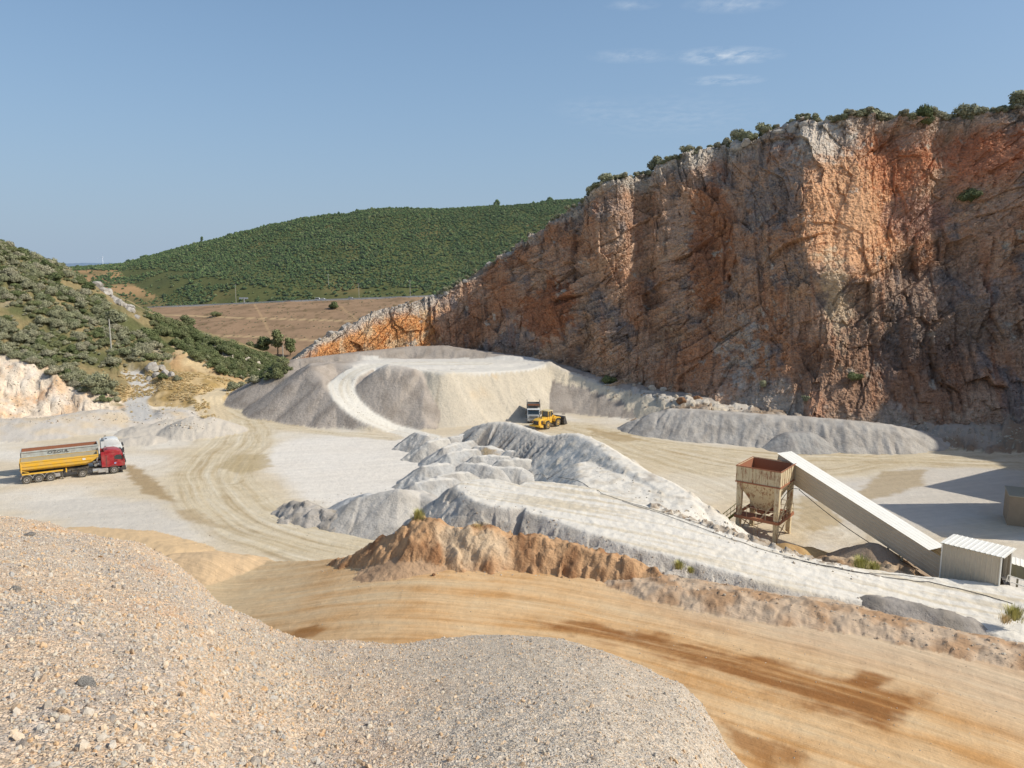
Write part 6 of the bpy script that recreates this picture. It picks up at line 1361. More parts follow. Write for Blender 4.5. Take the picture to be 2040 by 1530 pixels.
    # braces
    for (a, c) in (((0, 0), (0, S)), ((-S, 0), (-S, S)), ((-S, S), (0, S)), ((-S, 0), (0, 0))):
        if a == (-S, 0) and c == (0, 0): continue
        b = MB(); b.bar((a[0], a[1], 0), (c[0], c[1], zp - .3), .08); b.bar((c[0], c[1], 0), (a[0], a[1], zp - .3), .08); b.build('cross_brace', M_HOP, hr)
    b = MB(); b.bar((-S * .45, -.35, 1.9), (.34, S + .2, 5.6), .09); b.bar((.35, 0, 2.4), (.35, S, 5.5), .10); b.build('diagonal_strut', M_HOP, hr)
    # ladder under the platform, stairs on the left
    b = MB(); [b.bar((x, -.3, -.2), (x, -.3, zp), .04) for x in (-S * .55, -S * .55 + .4)]; [b.bar((-S * .55, -.3, z), (-S * .55 + .4, -.3, z), .03) for z in np.arange(0, 2.2, .28)]; b.build('ladder', M_HOP, hr)
    b = MB(); X0, X1 = -S - .4, -S - 2.6
    for y in (.7, 1.6): b.bar((X0, y, zp), (X1, y, 0), .10, .2)
    for k2 in range(9): f_ = k2 / 9; x = X0 + (X1 - X0) * f_; z = zp * (1 - f_); b.box(x - .14, x + .14, .7, 1.6, z - .03, z)
    for y in (.7, 1.6):
        for h in (.5, 1.0): b.bar((X0, y, zp + h), (X1, y, h), .035)
        for k2 in range(4): f_ = k2 / 3; x = X0 + (X1 - X0) * f_; z = zp * (1 - f_); b.bar((x, y, z), (x, y, z + 1.0), .035)
    b.build('stairs', paint('yellow_green_steel', C(170, 160, 70), .7, dirt=.4, dirtcol=C(120, 90, 60)), hr)
hopper()

# =====================================================================
#  CONVEYOR GALLERY, SHEDS, PLANT
# =====================================================================
def corrugated(b, O, U, V, N, lu, lv, pitch=.30, dep=.045):
    """trapezoid sheet: ribs run along V, profile steps along U"""
    O, U, V, N = Vector(O), Vector(U), Vector(V), Vector(N); xs = []; k = 0.0
    while k < lu - 1e-6:
        for f_, h in ((0, 0), (.55, 0), (.66, 1), (.89, 1)): 
            if k + f_ * pitch < lu: xs.append((k + f_ * pitch, h))
        k += pitch
    xs.append((lu, 0)); vs = []
    for x, h in xs: p = O + U * x + N * (h * dep); vs += [tuple(p), tuple(p + V * lv)]
    b._add(vs, [(2 * i, 2 * i + 2, 2 * i + 3, 2 * i + 1) for i in range(len(xs) - 1)])
M_CLAD = paint('beige_cladding', C(210, 198, 178), .55, .0, dirt=.3, dirtcol=C(170, 156, 132), scale=.6); M_ROOF = paint('light_roof_sheet', C(246, 243, 234, 1.0), .45, .0, dirt=.22, dirtcol=C(200, 188, 164), scale=.5); M_POST = paint('painted_post', C(170, 164, 140), .6, dirt=.4, dirtcol=C(130, 96, 60)); M_DARK = paint('painted_shade', (.03, .028, .026), .9, dirt=.2)
def gallery():
    A = Vector(PD(1553, 905, 76.5)); B = Vector(PD(1853, 1096, 61.0)); ax = (B - A); L = ax.length; ax.normalize(); side = Vector((ax.y * -1, ax.x, 0)).normalized()
    if side.x < 0: side = -side
    up = ax.cross(side).normalized(); up = up if up.z > 0 else -up; H, W = 2.05, 1.75
    g = root('conveyor_gallery', tuple(B), 0, 'long sloping corrugated conveyor gallery rising from the shed to the hopper', 'conveyor')
    def loc(v): return v - B
    L2 = L + 1.4; A0 = loc(A)
    b = MB(); corrugated(b, A0 - up * H, up, ax, -side, H, L2, .34, .035); b.build('near_wall', M_CLAD, g); b = MB(); corrugated(b, A0 + side * W - up * H, up, ax, side, H, L2, .34, .05); b.build('far_wall', M_CLAD, g)
    b = MB(); corrugated(b, A0 - side * .12 + up * .02 - ax * .25, side, ax, up, W + .24, L + .25, .44, .018); b.build('roof', M_ROOF, g)
    b = MB(); b.quad(A0 - up * H, A0 - up * H + side * W, A0 - up * H + side * W + ax * L2, A0 - up * H + ax * L2); b.build('underside', M_CLAD, g)
    b = MB(); e = A0 + ax * .35; b.quad(e - up * H, e - up * H + side * W, e + side * W, e); b.build('mouth_shade', M_DARK, g)  # dark sheet painted as the shade inside the gallery
    b = MB(); e = A0 - ax * .02; [b.bar(e + o, e + p, .09) for o, p in ((Vector((0, 0, 0)), -up * H), (side * W, side * W - up * H), (-up * H, side * W - up * H))]; b.build('end_frame', M_POST, g)
    for t, sp in ((.80, 1.5), (.30, .0)):
        if sp == 0: continue
        b = MB(); m_ = A0 + ax * (L * t) - up * H; zg = float(gfast(m_.x + B.x, m_.y + B.y)) - B.z - .3
        for sd in (0, 1):
            q = m_ + side * (W * sd); b.bar(q, Vector((q.x - .3 + .0, q.y - .2, zg)), .12); b.bar(q + ax * sp + up * .0, Vector((q.x + ax.x * sp, q.y + ax.y * sp, zg)), .12)
            b.bar(q, Vector((q.x + ax.x * sp, q.y + ax.y * sp, zg)), .08); b.bar(q + ax * sp, Vector((q.x - .3, q.y - .2, zg + .2)), .08)
        b.build('trestle', M_POST, g)
    # cable slung below
    b = MB(); p = []; 
    for k in range(24): t = k / 23; q = A0 + ax * (L * (.20 + .78 * t)) - up * (H + .12) - side * .06; q.z -= .55 * math.sin(PI * t) * 1.0; p.append(q)
    b.tube(p, .035); c_ = b.build('cable', M_BLK, g)
    b = MB(); s_ = A0 + ax * (L * .20) - up * (H + .05); b.tube([s_, s_ + Vector((-.7, 0, .1)), s_ + Vector((-1.3, 0, -.4)), s_ + Vector((-1.7, .2, -1.2)), s_ + Vector((-1.9, .3, -2.5))], .03); b.build('cable', M_BLK, g)
gallery()
def shed():
    A = Vector(PD(1878, 1081, 58.0)); z1 = A.z; lx, ly = 4.1, 2.5; zb = 2.0; RS = math.radians(-48); U = Vector((math.cos(RS), math.sin(RS), 0)); W = Vector((-U.y, U.x, 0)); H = z1 - zb + .6
    g = root('shed', (A.x, A.y, zb), 0, 'small box-shaped shed of corrugated beige sheet with a white roof', 'shed'); O = Vector((0, 0, -.6)); Z = Vector((0, 0, 1))
    b = MB(); corrugated(b, O, U, Z, -W, lx, H, .36, .05); b.build('front_wall', M_CLAD, g); b = MB(); corrugated(b, O + W * ly, U, Z, W, lx, H, .36, .05); b.build('back_wall', M_CLAD, g)
    b = MB(); corrugated(b, O + W * .02, W, Z, -U, ly - .04, H, .36, .05); b.build('left_wall', M_CLAD, g)
    b = MB(); b.bar(O + U * lx - W * .03, O + U * lx - W * .03 + Z * H, .09); b.bar(O + U * lx + W * ly, O + U * lx + W * ly + Z * H, .09); b.bar(O - W * .03, O - W * .03 + Z * H, .07); b.build('corner_trim', M_ROOF, g)
    b = MB(); R0 = Vector((0, 0, z1 - zb + .03)) - U * .12 - W * .2; corrugated(b, R0, U, W, Z, lx + .35, ly + .45, .36, .025); b.quad(R0 - Z * .03, R0 - Z * .03 + U * (lx + .35), R0 - Z * .03 + U * (lx + .35) + W * (ly + .45), R0 - Z * .03 + W * (ly + .45)); b.build('roof', M_ROOF, g)
    b = MB(); q = O + U * (lx - .5); b.quad(q + W * .1, q + W * (ly - .1), q + W * (ly - .1) + Z * (H - .1), q + W * .1 + Z * (H - .1)); b.build('interior_shade', M_DARK, g)  # dark sheet standing in for shade within the shed
    b = MB(); M = Matrix.Translation(O + U * (lx - .1) + W * 1.2 + Z * 1.3); b.cyl((0, 0, 0), .55, .5, 'x', 18, None, M); b.box(-.3, .2, -.9, .9, -.9, -.5, M); b.build('drive_drum', M_DKS, g)
    return A, U, W, zb
SA, SU, SW, SZ = shed()
def second_gallery():
    a = Vector(PD(2012, 1122, 57.0)); ax = Vector((.80, -.52, -.12)).normalized(); side = Vector((-ax.y, ax.x, 0)).normalized(); up = Vector((0, 0, 1)); L = 12
    g = root('conveyor', tuple(a), 0, 'low covered conveyor running out of the picture right of the shed', 'conveyor'); b = MB(); corrugated(b, Vector((0, 0, -1.05)), ax, up, -side, L, 1.05, .6, .03); corrugated(b, Vector((0, 0, -1.05)) + side * 1.6, ax, up, side, L, 1.05, .6, .03); b.quad(Vector((0, 0, -1.05)), side * 1.6 - up * 1.05, side * 1.6, Vector((0, 0, 0))); b.quad(-up * 1.05, -up * 1.05 + ax * L, -up * 1.05 + ax * L + side * 1.6, -up * 1.05 + side * 1.6); b.build('side_panel', paint('olive_panel', C(150, 146, 122), .6, dirt=.3, dirtcol=C(120, 110, 90)), g)
    b = MB(); corrugated(b, -side * .1 + up * .03 - ax * .1, ax, side, up, L, 1.8, .3, .03); b.build('roof', M_ROOF, g)
    b = MB(); [b.bar((x * ax.x, x * ax.y, x * ax.z - 1.05), (x * ax.x, x * ax.y, x * ax.z - 2.3), .1) for x in (.6, 4, 8)]; b.build('support', M_POST, g)
    r0 = Vector(PD(2008, 1146, 55.4)); g2 = root('railing', tuple(r0), 0, 'pale sloping pipe railing beside the low conveyor at the right edge', 'railing'); d = Vector((.78, -.52, -.15)); b = MB()
    for h in (0, -.45): b.bar(Vector((0, 0, h)), d * 9 + Vector((0, 0, h)), .06)
    b.build('rail', M_ROOF, g2); b = MB(); [b.bar(d * t, d * t + Vector((-.15, 0, -.7)), .06) for t in (0, 1.6, 3.2, 4.8, 6.4)]; b.build('post', M_ROOF, g2)
second_gallery()
def plant():
    """the crushing plant beyond the right edge whose shadow lies on the floor, and its low wall that shows"""
    q = P(2006, 1046, 0); U = Vector((math.cos(RZ), math.sin(RZ), 0)); W = Vector((-U.y, U.x, 0)); g = root('concrete_wall', (q[0], q[1], 0), 0, 'plain brown concrete wall standing in shadow at the right edge of the photo', 'wall'); b = MB(); M = Matrix(((U.x, W.x, 0, 0), (U.y, W.y, 0, 0), (0, 0, 1, 0), (0, 0, 0, 1))); b.box(0, 12, 0, 4, -.3, 3.1, M); b.build('panel', paint('brown_concrete', C(168, 150, 128), .9, dirt=.4, dirtcol=C(130, 118, 104)), g, bevel=.05)
    b = MB(); b.box(-.08, 12.1, -.08, 4.1, 3.105, 3.22, M); b.build('coping', paint('pale_concrete', C(180, 170, 150), .9), g)
    e = math.radians(SUNEL); a = math.radians(SUNAZ); sv = Vector((math.sin(a), math.cos(a), 0)); cot = 1 / math.tan(e)
    def bld(tip, u, w, lu, lw, h, name, lab):
        c = Vector((tip[0], tip[1], 0)) + sv * (h * cot); g = root(name, tuple(c), 0, lab, 'building'); u = Vector(u + (0,)).normalized(); w = Vector(w + (0,)).normalized(); M = Matrix(((u.x, w.x, 0, 0), (u.y, w.y, 0, 0), (0, 0, 1, 0), (0, 0, 0, 1)))
        b = MB(); b.box(0, lu, 0, lw, -.5, h, M); b.build('wall', M_CLAD, g); b = MB(); b.box(-.3, lu + .3, -.3, lw + .3, h + .003, h + .3, M); b.build('roof', M_ROOF, g)
    t1 = P(1855, 970, 0); bld(t1, (20, 11.6), (6.0, -7.4), 24, 9, 17, 'screen_house', 'tall screening house of the crushing plant beyond the right edge')
    t2 = P(1762, 1006, 0); bld(t2, (1.0, .03), (.12, -1), 16, 10.5, 12, 'crusher_house', 'crusher building beyond the right edge')
plant()

# cables lying over the ramp
def cable(pts, lab, r=.02):
    p = []; 
    for a, b in pts: 
        d = ray(a, b); t = 40 + np.arange(0, 60, .25); X = d[0] / d[1] * t; Zr = CAMZ + d[2] / d[1] * t; g = gfast(X, t); k = np.nonzero(Zr < g + .03)[0]
        if len(k): p.append((X[k[0]], t[k[0]], g[k[0]] + .04))
    q = [];
    for a, b in zip(p[:-1], p[1:]):
        for k in range(6): t = k / 6; X, Y = a[0] + (b[0] - a[0]) * t, a[1] + (b[1] - a[1]) * t; q.append((X, Y, float(gfast(X, Y)) + .05))
    c = Vector(q[0]); m_ = MB(); m_.tube([Vector(k) - c for k in q], r, 5); o = m_.build('cable', M_BLK); o.location = c; tag(o, lab, 'cable')
cable([(1010, 948), (1080, 946), (1150, 958), (1200, 985), (1235, 997), (1300, 1015), (1380, 1040), (1440, 1062)], 'black cable curving over the top of the white mound')
cable([(1240, 1000), (1330, 1030), (1420, 1062), (1500, 1092), (1600, 1120), (1700, 1140), (1800, 1148), (1872, 1156)], 'long dark cable along the far edge of the white ramp towards the shed')
cable([(1560, 1112), (1650, 1130), (1760, 1150), (1850, 1160), (1930, 1180), (2035, 1210)], 'dark hose following the ramp edge below the shed', .03)

# boulders
def boulder(x, y, z, s, seed, mat, lab, grp=None, name='boulder', sc=(1, 1, 1)):
    o = new_obj(name, rock_mesh(name, mat, seed, 2, .8, 9)); o.location = (x, y, z); o.scale = (s * sc[0], s * sc[1], s * sc[2]); o.rotation_euler = (0, 0, seed * 1.3); return tag(o, lab, name if name != 'boulder' else 'boulder', grp)
def rockmat(nm, c1, c2):
    m = NT(nm); tc = m.n('ShaderNodeTexCoord').outputs['Object']; n = m.noise(tc, 1.6, 6, .7); n2 = m.noise(tc, 7, 4, .7); m.l(m.ramp(n, [(.35, tuple(c1)), (.65, tuple(c2))]), m.b.inputs['Base Color']); m.v(m.b, 'Roughness', .95); a = m.bump(n, .7, .4); a = m.bump(n2, .6, .12, a); m.l(a, m.b.inputs['Normal']); return m.m
M_PALEROCK = rockmat('pale_limestone', C(222, 210, 192), C(196, 178, 154)); M_BRNROCK = rockmat('brown_rock', C(176, 130, 92), C(140, 104, 76)); M_GREYROCK = rockmat('grey_rock', C(206, 200, 190), C(160, 152, 144))
for k, (a, b, s, mt) in enumerate(((1286, 782, .7, 0), (1300, 779, .9, 0), (1312, 787, .6, 0), (1322, 780, .85, 0), (1334, 773, .8, 0), (1322, 768, .6, 0), (1345, 790, .7, 0), (1358, 797, .9, 1), (1390, 794, .95, 1), (1372, 788, .7, 0), (1405, 800, .6, 0), (1420, 806, .7, 0), (1262, 775, .6, 0), (1275, 772, .5, 0), (1380, 802, .5, 0), (1440, 812, .6, 0), (1290, 790, .45, 0), (1340, 800, .5, 0))):
    q = P(a, b, 4.0); z = float(gfast(q[0], q[1])); 
    boulder(q[0], q[1], z + .2 * s, s, 40 + k, M_BRNROCK if mt else M_PALEROCK, 'brown angular boulder lying among the pale ones at the cliff foot' if mt else 'pale angular boulder at the foot of the cliff above the grey stockpile', 'brown boulders at the cliff foot' if mt else 'pale boulders at the cliff foot')
for k, (a, b, s, Y, lab) in enumerate(((1334, 756, 1.9, 145.2, 'pale pointed rock pinnacle standing against the cliff foot'), (1290, 764, 1.3, 147.2, 'orange-white rock stub left of the pinnacle at the cliff foot'))):
    q = PD(a, b, Y); boulder(q[0], q[1], q[2], s, 70 + k, M_PALEROCK, lab, None, 'rock', (.62, .6, 1.5 - .4 * k))
q = P(966, 1046, 6.9); boulder(q[0], q[1], 7.0, .42, 75, M_PALEROCK, 'rounded pale stone embedded near the top of the orange berm')
for k, (a, b, s) in enumerate(((978, 1079, .35), (865, 1128, .22), (958, 1092, .25), (1240, 1128, .2), (1060, 1118, .15), (1545, 1190, .16))): q = P(a, b, 5.0); z = float(gfast(q[0], q[1])); boulder(q[0], q[1] - .3, max(z, P(a, b, 4.4)[2]) + .05, s, 80 + k, M_BRNROCK, 'small stone fallen to the foot of the orange berm', 'stones at the foot of the berm', 'stone')
def heapstone(px, py, s, seed, mt, lab, grp=None):
    d = ray(px, py); 
    for t in np.arange(3, 22, .04):
        x, y, z = d[0] * t, d[1] * t, CAMZ + d[2] * t
        if z < heap_z(x, y): break
    return boulder(x, y, z + s * .25, s, seed, mt, lab, grp, 'stone')
heapstone(172, 1368, .075, 90, M_GREYROCK, 'largest pale cream stone on the gravel mound, casting a dark shadow')
heapstone(60, 1068, .10, 91, M_GREYROCK, 'brown-grey stone near the top left of the gravel mound')
heapstone(28, 1178, .075, 92, M_GREYROCK, 'dark blue-grey stone near the left edge of the gravel mound')
heapstone(255, 1460, .03, 93, M_GREYROCK, 'small grey stone at the bottom of the gravel mound')
# white crag on the saddle and rocky spur top
for k, (a, b, s, Y) in enumerate(((302, 722, 1.8, 166), (312, 735, 1.6, 163), (328, 728, 1.5, 165), (318, 712, 1.2, 168), (340, 738, 1.2, 163), (296, 738, 1.0, 162))):
    q = PD(a, b, Y); z = float(gfast(q[0], q[1])); boulder(q[0], q[1], z + .3 * s, s, 100 + k, M_GREYROCK, 'white crag block on the dry saddle above the grey path', 'white crags on the saddle', 'rock')
for k in range(26):
    r_ = random.Random(300 + k); t = r_.random(); a = 205 + 75 * t + r_.uniform(-12, 10); b = 598 + 75 * t + r_.uniform(-2, 22); q = PD(a, b, 196 - 6 * t); z = float(gfast(q[0], q[1])); s = r_.uniform(.7, 1.9)
    boulder(q[0], q[1], z + .1 * s, s, 130 + k, M_GREYROCK, 'grey limestone outcrop block on the upper part of the bare spur', 'limestone outcrops on the spur', 'rock', (1, 1, 1.1))
for k in range(34):     # weathered blocks along the crest
    r_ = random.Random(500 + k); p = r_.choice([r_.uniform(1560, 1680), r_.uniform(620, 900), r_.uniform(1380, 1560), r_.uniform(900, 1200)]); j = int(np.searchsorted(CL['px'], p)); i = CL['nv'] - 1 - r_.choice([0, 0, 3, 8]); s = r_.uniform(.5, 1.5) * (1.2 if p > 1300 else .8)
    boulder(float(CL['X'][i, j]), float(CL['Y'][i, j]), float(CL['Z'][i, j]) - .1 * s, s, 170 + k, M_GREYROCK, 'weathered grey rock block along the rim of the cliff', 'weathered blocks on the cliff rim', 'rock', (1.1, .9, .9))

# =====================================================================
#  DISTANT THINGS
# =====================================================================
M_POLE = paint('grey_pole', C(190, 186, 176), .8, dirt=.2)
def pole(px, pyb, Y, H, lab, arms=True, grp=None):
    q = PD(px, pyb, Y); z = float(gfast(q[0], q[1])); r = root('utility_pole', (q[0], q[1], z), 0, lab, 'utility pole', grp); b = MB(); b.cyl((0, 0, H / 2), .17, H, 'z', 8, .11); b.build('shaft', M_POLE, r)
    if arms: b = MB(); b.box(-1, 1, -.06, .06, H - .6, H - .45); [b.cyl((x, 0, H - .35), .06, .2, 'z', 6) for x in (-.9, 0, .9)]; b.build('crossarm', M_POLE, r)
for a, b, Y, H, lab in ((470, 595, 560, 15, 'leftmost grey utility pole beside the dam road'), (655, 588, 580, 10, 'short utility pole second from the left beyond the dam road'), (715, 585, 560, 12, 'utility pole third from the left beyond the dam road'), (817, 583, 560, 14, 'rightmost utility pole beyond the dam road, left of the cliff')): pole(a, b, Y, H, lab)
pole(225, 738, 166, 7.5, 'slim leaning pole in front of the big olive bush on the left hillside', False); pole(565, 735, 215, 6, 'thin pole near the dark trees before the dam', False)
def turbine(px, pyh, Y, H, lab, ph):
    q = PD(px, pyh, Y); r = root('wind_turbine', (q[0], q[1], q[2] - H), 0, lab, 'wind turbine'); m_ = paint('turbine_white', (.8, .82, .85), .5, dirt=0.); b = MB(); b.cyl((0, 0, H / 2), 2.3, H, 'z', 10, 1.4); b.build('tower', m_, r); b = MB(); b.box(-2, 2, -4, 5, H - 1.8, H + 1.8); b.build('nacelle', m_, r)
    for k in range(3):
        b = MB(); M = Matrix.Translation((0, -5, H)) @ Matrix.Rotation(ph + k * 2 * PI / 3, 4, 'Y'); b._add([(-1.2, 0, 0), (1.6, 0, 0), (2.2, 0, 8), (.4, 0, 38), (-.4, 0, 38), (-1.0, 0, 8), (-1.2, .5, 0), (1.6, .5, 0)], [(0, 1, 2, 3, 4, 5)], M); b.build('blade', m_, r)
turbine(204, 512, 5000, 55, 'larger left wind turbine on the far hazy skyline', .2); turbine(267, 516, 5050, 45, 'smaller right wind turbine on the far hazy skyline', .9)
def guardrail():
    D_ = [q for q in DAM]; b = MB(); x0, y0, z0 = D_[0][:3]; pts = [(q[0], q[1] - 6.6, q[2]) for q in D_]
    g = root('guardrail', pts[2], 0, 'pale guardrail along the road on top of the dam', 'guardrail'); o = Vector(pts[2]); b = MB(); bp = MB()
    for p, q in zip(pts[:-1], pts[1:]):
        p, q = Vector(p) - o, Vector(q) - o; n = max(1, int((q - p).length / 2.5))
        for k in range(n):
            u, v = p.lerp(q, k / n), p.lerp(q, (k + 1) / n); b.bar(u + Vector((0, 0, .75)), v + Vector((0, 0, .75)), .12, .55); bp.bar(u, u + Vector((0, 0, .8)), .22)
    b.build('rail', paint('galvanised_rail', C(214, 214, 212), .5, .3, dirt=.1), g); bp.build('posts', M_POLE, g)
guardrail()
def small_car(px, py, Y, col, lab, van=False):
    q = PD(px, py, Y); z = float(gfast(q[0], q[1])); r = root('car', (q[0], q[1], z), .03, lab, 'car'); b = MB(); h = 1.9 if van else 1.45
    b.prism([(-2.2, .35), (2.2, .35), (2.2, .8), (1.2, .95), (.6, h), (-1.6, h), (-2.15, .95)], -.85, .85); b.build('body', paint('car_paint', col, .4, dirt=.1), r, bevel=.05); b = MB(); b.prism([(1.05, 1.0), (.55, h - .08), (-1.5, h - .08), (-1.9, 1.0)], -.87, .87); b.build('windows', M_GLASS, r)
    for x in (-1.4, 1.4):
        for s in (-1, 1): wheel(r, x, s * .8, .33, .22, s)
small_car(634, 598, 519, (.8, .8, .8), 'small white car on the dam road, left of the other pale one', True); small_car(644, 598, 519, (.75, .75, .72), 'second pale car following on the dam road')
small_car(700, 595, 516, (.7, .7, .7), 'grey car alone further right on the dam road')
def gantry():
    q = PD(487, 606, 527); z = float(gfast(q[0], q[1])); r = root('road_sign', (q[0], q[1], z - 1), 0, 'grey road sign on a stout post at the dam edge', 'road sign'); b = MB(); b.box(-.35, .35, -.3, .3, 0, 5.0); b.build('post', M_POLE, r); b = MB(); b.box(-3.4, 2.6, -.15, .15, 4.2, 5.3); b.build('panel', paint('sign_back', C(190, 194, 196), .5, dirt=.1), r)
gantry()
# loose stones lying on slopes, lips and heap feet: nobody could count them
def rubble():
    r = np.random.default_rng(88); pts = []; sc = []
    def area(poly, n, smin, smax, base=(38, 175)):
        bx = [p[0] for p in poly]; by = [p[1] for p in poly]; px = r.uniform(min(bx), max(bx), n); py = r.uniform(min(by), max(by), n); ok = inpoly(px, py, poly) > 0; px, py = px[ok], py[ok]
        dx = (px - 1020) / F; yr = (765 - py) / F; dy = CP + yr * SP; dz = -SP + yr * CP; t = np.full(px.shape, np.nan)
        for Y in np.arange(base[0], base[1], .5):
            k = np.isnan(t); 
            if not k.any(): break
            z = CAMZ + dz[k] / dy[k] * Y; g = gfast(dx[k] / dy[k] * Y, np.full(k.sum(), Y)); h = np.nonzero(k)[0][z < g]; t[h] = Y
        k = ~np.isnan(t); X = dx[k] / dy[k] * t[k]; Yv = t[k]; pts.append(np.stack([X, Yv, gfast(X, Yv)], 1)); sc.append(np.exp(r.uniform(math.log(smin), math.log(smax), len(X)) - abs(r.normal(0, .35, len(X)))))
    area([(1160, 905), (1300, 975), (1440, 1040), (1600, 1100), (1720, 1140), (1700, 1160), (1500, 1100), (1350, 1040), (1200, 960)], 1500, .05, .22)
    area([(930, 960), (1050, 1010), (1300, 1110), (1600, 1190), (1760, 1200), (1900, 1260), (2040, 1290), (2040, 1330), (1800, 1290), (1560, 1220), (1300, 1165), (1000, 1060), (860, 1040)], 3200, .04, .16)
    area([(630, 1130), (860, 1100), (1280, 1140), (1300, 1165), (1000, 1150), (860, 1150), (640, 1145)], 700, .03, .12)
    area([(1200, 770), (1320, 785), (1480, 815), (1640, 840), (1860, 850), (2040, 845), (2040, 885), (1880, 885), (1700, 835), (1480, 822), (1330, 812), (1220, 800)], 1800, .10, .45, (100, 160))
    area([(0, 700), (110, 745), (230, 800), (330, 800), (440, 830), (400, 860), (200, 840), (0, 850)], 1800, .08, .35, (110, 175))
    area([(470, 825), (620, 735), (700, 740), (760, 860), (560, 850)], 500, .06, .16, (110, 160))
    area([(575, 1000), (700, 985), (830, 970), (900, 1000), (780, 1055), (600, 1020)], 500, .05, .15)
    area([(0, 850), (440, 850), (700, 1110), (560, 1120), (350, 1100), (0, 1040)], 600, .03, .10, (55, 130))
    area([(780, 885), (830, 865), (950, 860), (1060, 895), (1060, 935), (980, 945), (900, 965), (800, 975), (800, 950), (840, 925)], 900, .04, .13)
    area([(640, 1130), (1300, 1140), (2040, 1320), (2040, 1530), (1500, 1530), (1200, 1260), (600, 1250), (440, 1150)], 900, .02, .07, (28, 66))
    P_ = np.vstack(pts); s = np.concatenate(sc); m = len(s)
    mt = rand_mat('rubble_stone', [(0, C(206, 196, 180)), (.4, C(184, 168, 148)), (.7, C(222, 212, 196)), (1, C(164, 140, 116))], amp=.3); cc = proto_collection('rubble_stones', [rock_mesh('rubble_rock', mt, 60 + k, 1, .75, 6) for k in range(5)])
    scatter('rubble', P_, r.uniform(0, 6.28, (m, 3)), s[:, None] * r.uniform(.7, 1.3, (m, 3)), cc, 'loose broken stones lying on the slopes, lips and heap feet', 'rubble')
rubble()
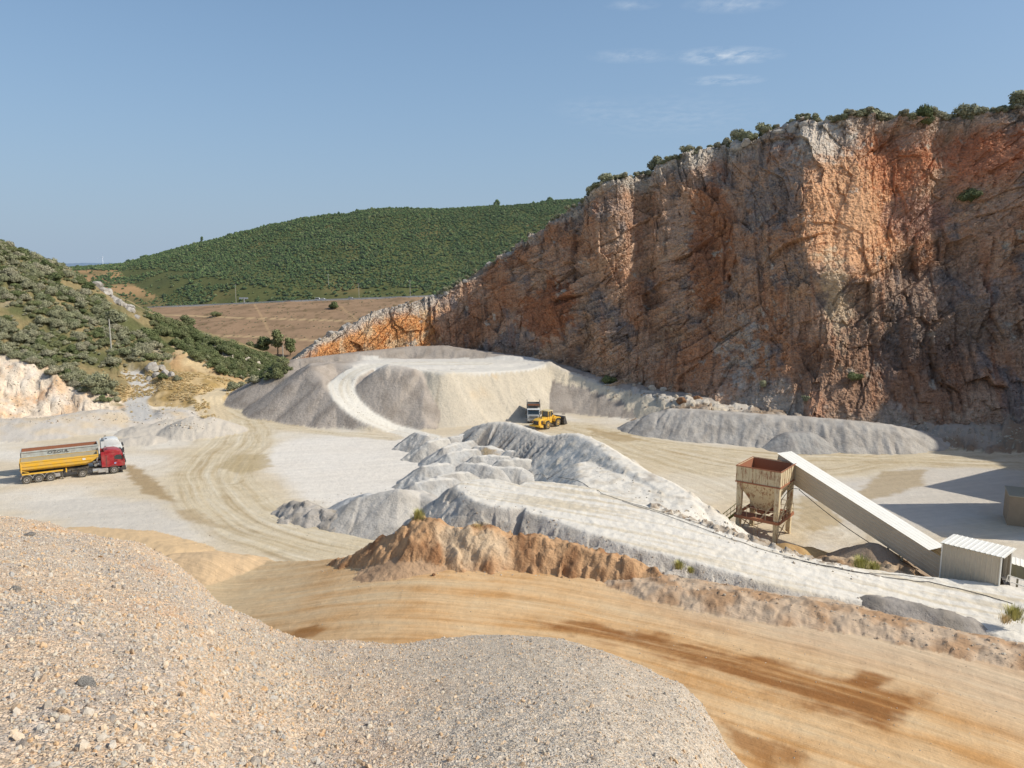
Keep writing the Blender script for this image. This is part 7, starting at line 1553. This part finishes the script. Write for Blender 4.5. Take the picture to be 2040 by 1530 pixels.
# =====================================================================
#  SKY, SUN, CAMERA
# =====================================================================
SUN_AZ, SUN_EL = SUNAZ, SUNEL
def build_world():
    w = bpy.data.worlds.new('World'); SC.world = w; w.use_nodes = True; t = w.node_tree; t.nodes.clear()
    N = t.nodes.new; out = N('ShaderNodeOutputWorld'); bg = N('ShaderNodeBackground'); sky = N('ShaderNodeTexSky'); sky.sky_type = 'NISHITA'
    sky.sun_disc = False; sky.sun_elevation = math.radians(SUN_EL); sky.sun_rotation = math.radians(SUN_AZ); sky.altitude = 100; sky.air_density = 1.0; sky.dust_density = 1.6; sky.ozone_density = 1.6
    bg.inputs[1].default_value = .13
    l = t.links.new; tc = N('ShaderNodeTexCoord'); sep = N('ShaderNodeSeparateXYZ'); l(tc.outputs['Generated'], sep.inputs[0])
    def mth(op, a, b=None, cl=False):
        nd = N('ShaderNodeMath'); nd.operation = op; nd.use_clamp = cl
        for i, q in enumerate((a, b)):
            if q is None: continue
            if isinstance(q, (int, float)): nd.inputs[i].default_value = q
            else: l(q, nd.inputs[i])
        return nd.outputs[0]
    # thin clouds on a high flat layer
    zc = mth('MAXIMUM', sep.outputs[2], .02); cx = mth('DIVIDE', sep.outputs[0], zc); cy = mth('DIVIDE', sep.outputs[1], zc)
    cmb = N('ShaderNodeCombineXYZ'); l(cx, cmb.inputs[0]); l(cy, cmb.inputs[1])
    mp = N('ShaderNodeMapping'); l(cmb.outputs[0], mp.inputs[0]); mp.inputs['Scale'].default_value = (1.6, .75, 1); mp.inputs['Location'].default_value = CLOUD_LOC
    no = N('ShaderNodeTexNoise'); l(mp.outputs[0], no.inputs['Vector']); no.inputs['Scale'].default_value = 1.5; no.inputs['Detail'].default_value = 8; no.inputs['Roughness'].default_value = .62
    # clouds gather around a few spots of the layer
    acc = None
    for (px_, py_, rad, st) in ((1445, 112, .20, 1.0), (1445, 160, .16, .75), (1260, 112, .16, .5), (1460, 8, .14, .6), (1260, 10, .08, .4), (1350, 235, .5, .2), (1240, 228, .3, .2), (1180, 215, .2, .2)):
        d = ray(px_, py_); qx, qy = d[0] / d[2], d[1] / d[2]
        cb = N('ShaderNodeCombineXYZ'); l(mth('MULTIPLY', mth('SUBTRACT', cx, qx), 1.0), cb.inputs[0]); l(mth('MULTIPLY', mth('SUBTRACT', cy, qy), 1.6 if py_ < 200 else .8), cb.inputs[1])
        ln = N('ShaderNodeVectorMath'); ln.operation = 'LENGTH'; l(cb.outputs[0], ln.inputs[0])
        f = mth('MULTIPLY', mth('SUBTRACT', 1.0, mth('DIVIDE', ln.outputs['Value'], rad * 1.5), True), st)
        acc = f if acc is None else mth('MAXIMUM', acc, f)
    m2 = N('ShaderNodeMapping'); l(cmb.outputs[0], m2.inputs[0]); m2.inputs['Scale'].default_value = (5, 3.4, 1)
    n2 = N('ShaderNodeTexNoise'); l(m2.outputs[0], n2.inputs['Vector']); n2.inputs['Scale'].default_value = 2.2; n2.inputs['Detail'].default_value = 6; n2.inputs['Roughness'].default_value = .6
    f = mth('MULTIPLY', acc, mth('MULTIPLY', mth('SUBTRACT', n2.outputs['Fac'], .38, True), 3.4), True)
    mx = N('ShaderNodeMix'); mx.data_type = 'RGBA'; l(mth('MULTIPLY', f, .62), mx.inputs[0])
    # haze: lift the horizon towards grey-blue
    hz = N('ShaderNodeMix'); hz.data_type = 'RGBA'; l(sky.outputs[0], hz.inputs[6]); hz.inputs[7].default_value = SKYTINT
    hf = mth('POWER', mth('SUBTRACT', 1.0, mth('MULTIPLY', mth('MAXIMUM', sep.outputs[2], 0.0), 1.0), True), 2.0); l(mth('MULTIPLY', hf, SKYMIX), hz.inputs[0])
    h2 = N('ShaderNodeMix'); h2.data_type = 'RGBA'; l(hz.outputs[2], h2.inputs[6]); h2.inputs[7].default_value = (3.3, 3.9, 4.6, 1); l(mth('MULTIPLY', mth('POWER', mth('SUBTRACT', 1.0, mth('MAXIMUM', sep.outputs[2], 0.0), True), 6.0), .72), h2.inputs[0])
    l(h2.outputs[2], mx.inputs[6]); mx.inputs[7].default_value = (6.2, 6.6, 7.0, 1)
    l(mx.outputs[2], bg.inputs[0]); l(bg.outputs[0], out.inputs[0])
    s = bpy.data.lights.new('sun', 'SUN'); s.energy = 3.9; s.angle = math.radians(.53); s.color = (1, .94, .84)
    o = bpy.data.objects.new('sun', s); COL.objects.link(o)
    a, e = math.radians(SUN_AZ), math.radians(SUN_EL); d = Vector((math.sin(a) * math.cos(e), math.cos(a) * math.cos(e), math.sin(e)))
    o.rotation_euler = d.to_track_quat('Z', 'Y').to_euler()
    cam = bpy.data.cameras.new('camera'); co = bpy.data.objects.new('camera', cam); COL.objects.link(co); SC.camera = co
    co.location = (0, 0, CAMZ); co.rotation_euler = (math.radians(90) - PITCH, 0, 0); cam.sensor_width = 36; cam.lens = 36 * F / 2040; cam.clip_end = 30000; cam.clip_start = .1
    SC.view_settings.view_transform = 'Standard'; SC.view_settings.look = 'None'; SC.view_settings.exposure = 0
CLOUD_LOC = (0, 0, 0); SKYTINT = (1.5, 3.05, 5.1, 1); SKYMIX = .72
build_world()
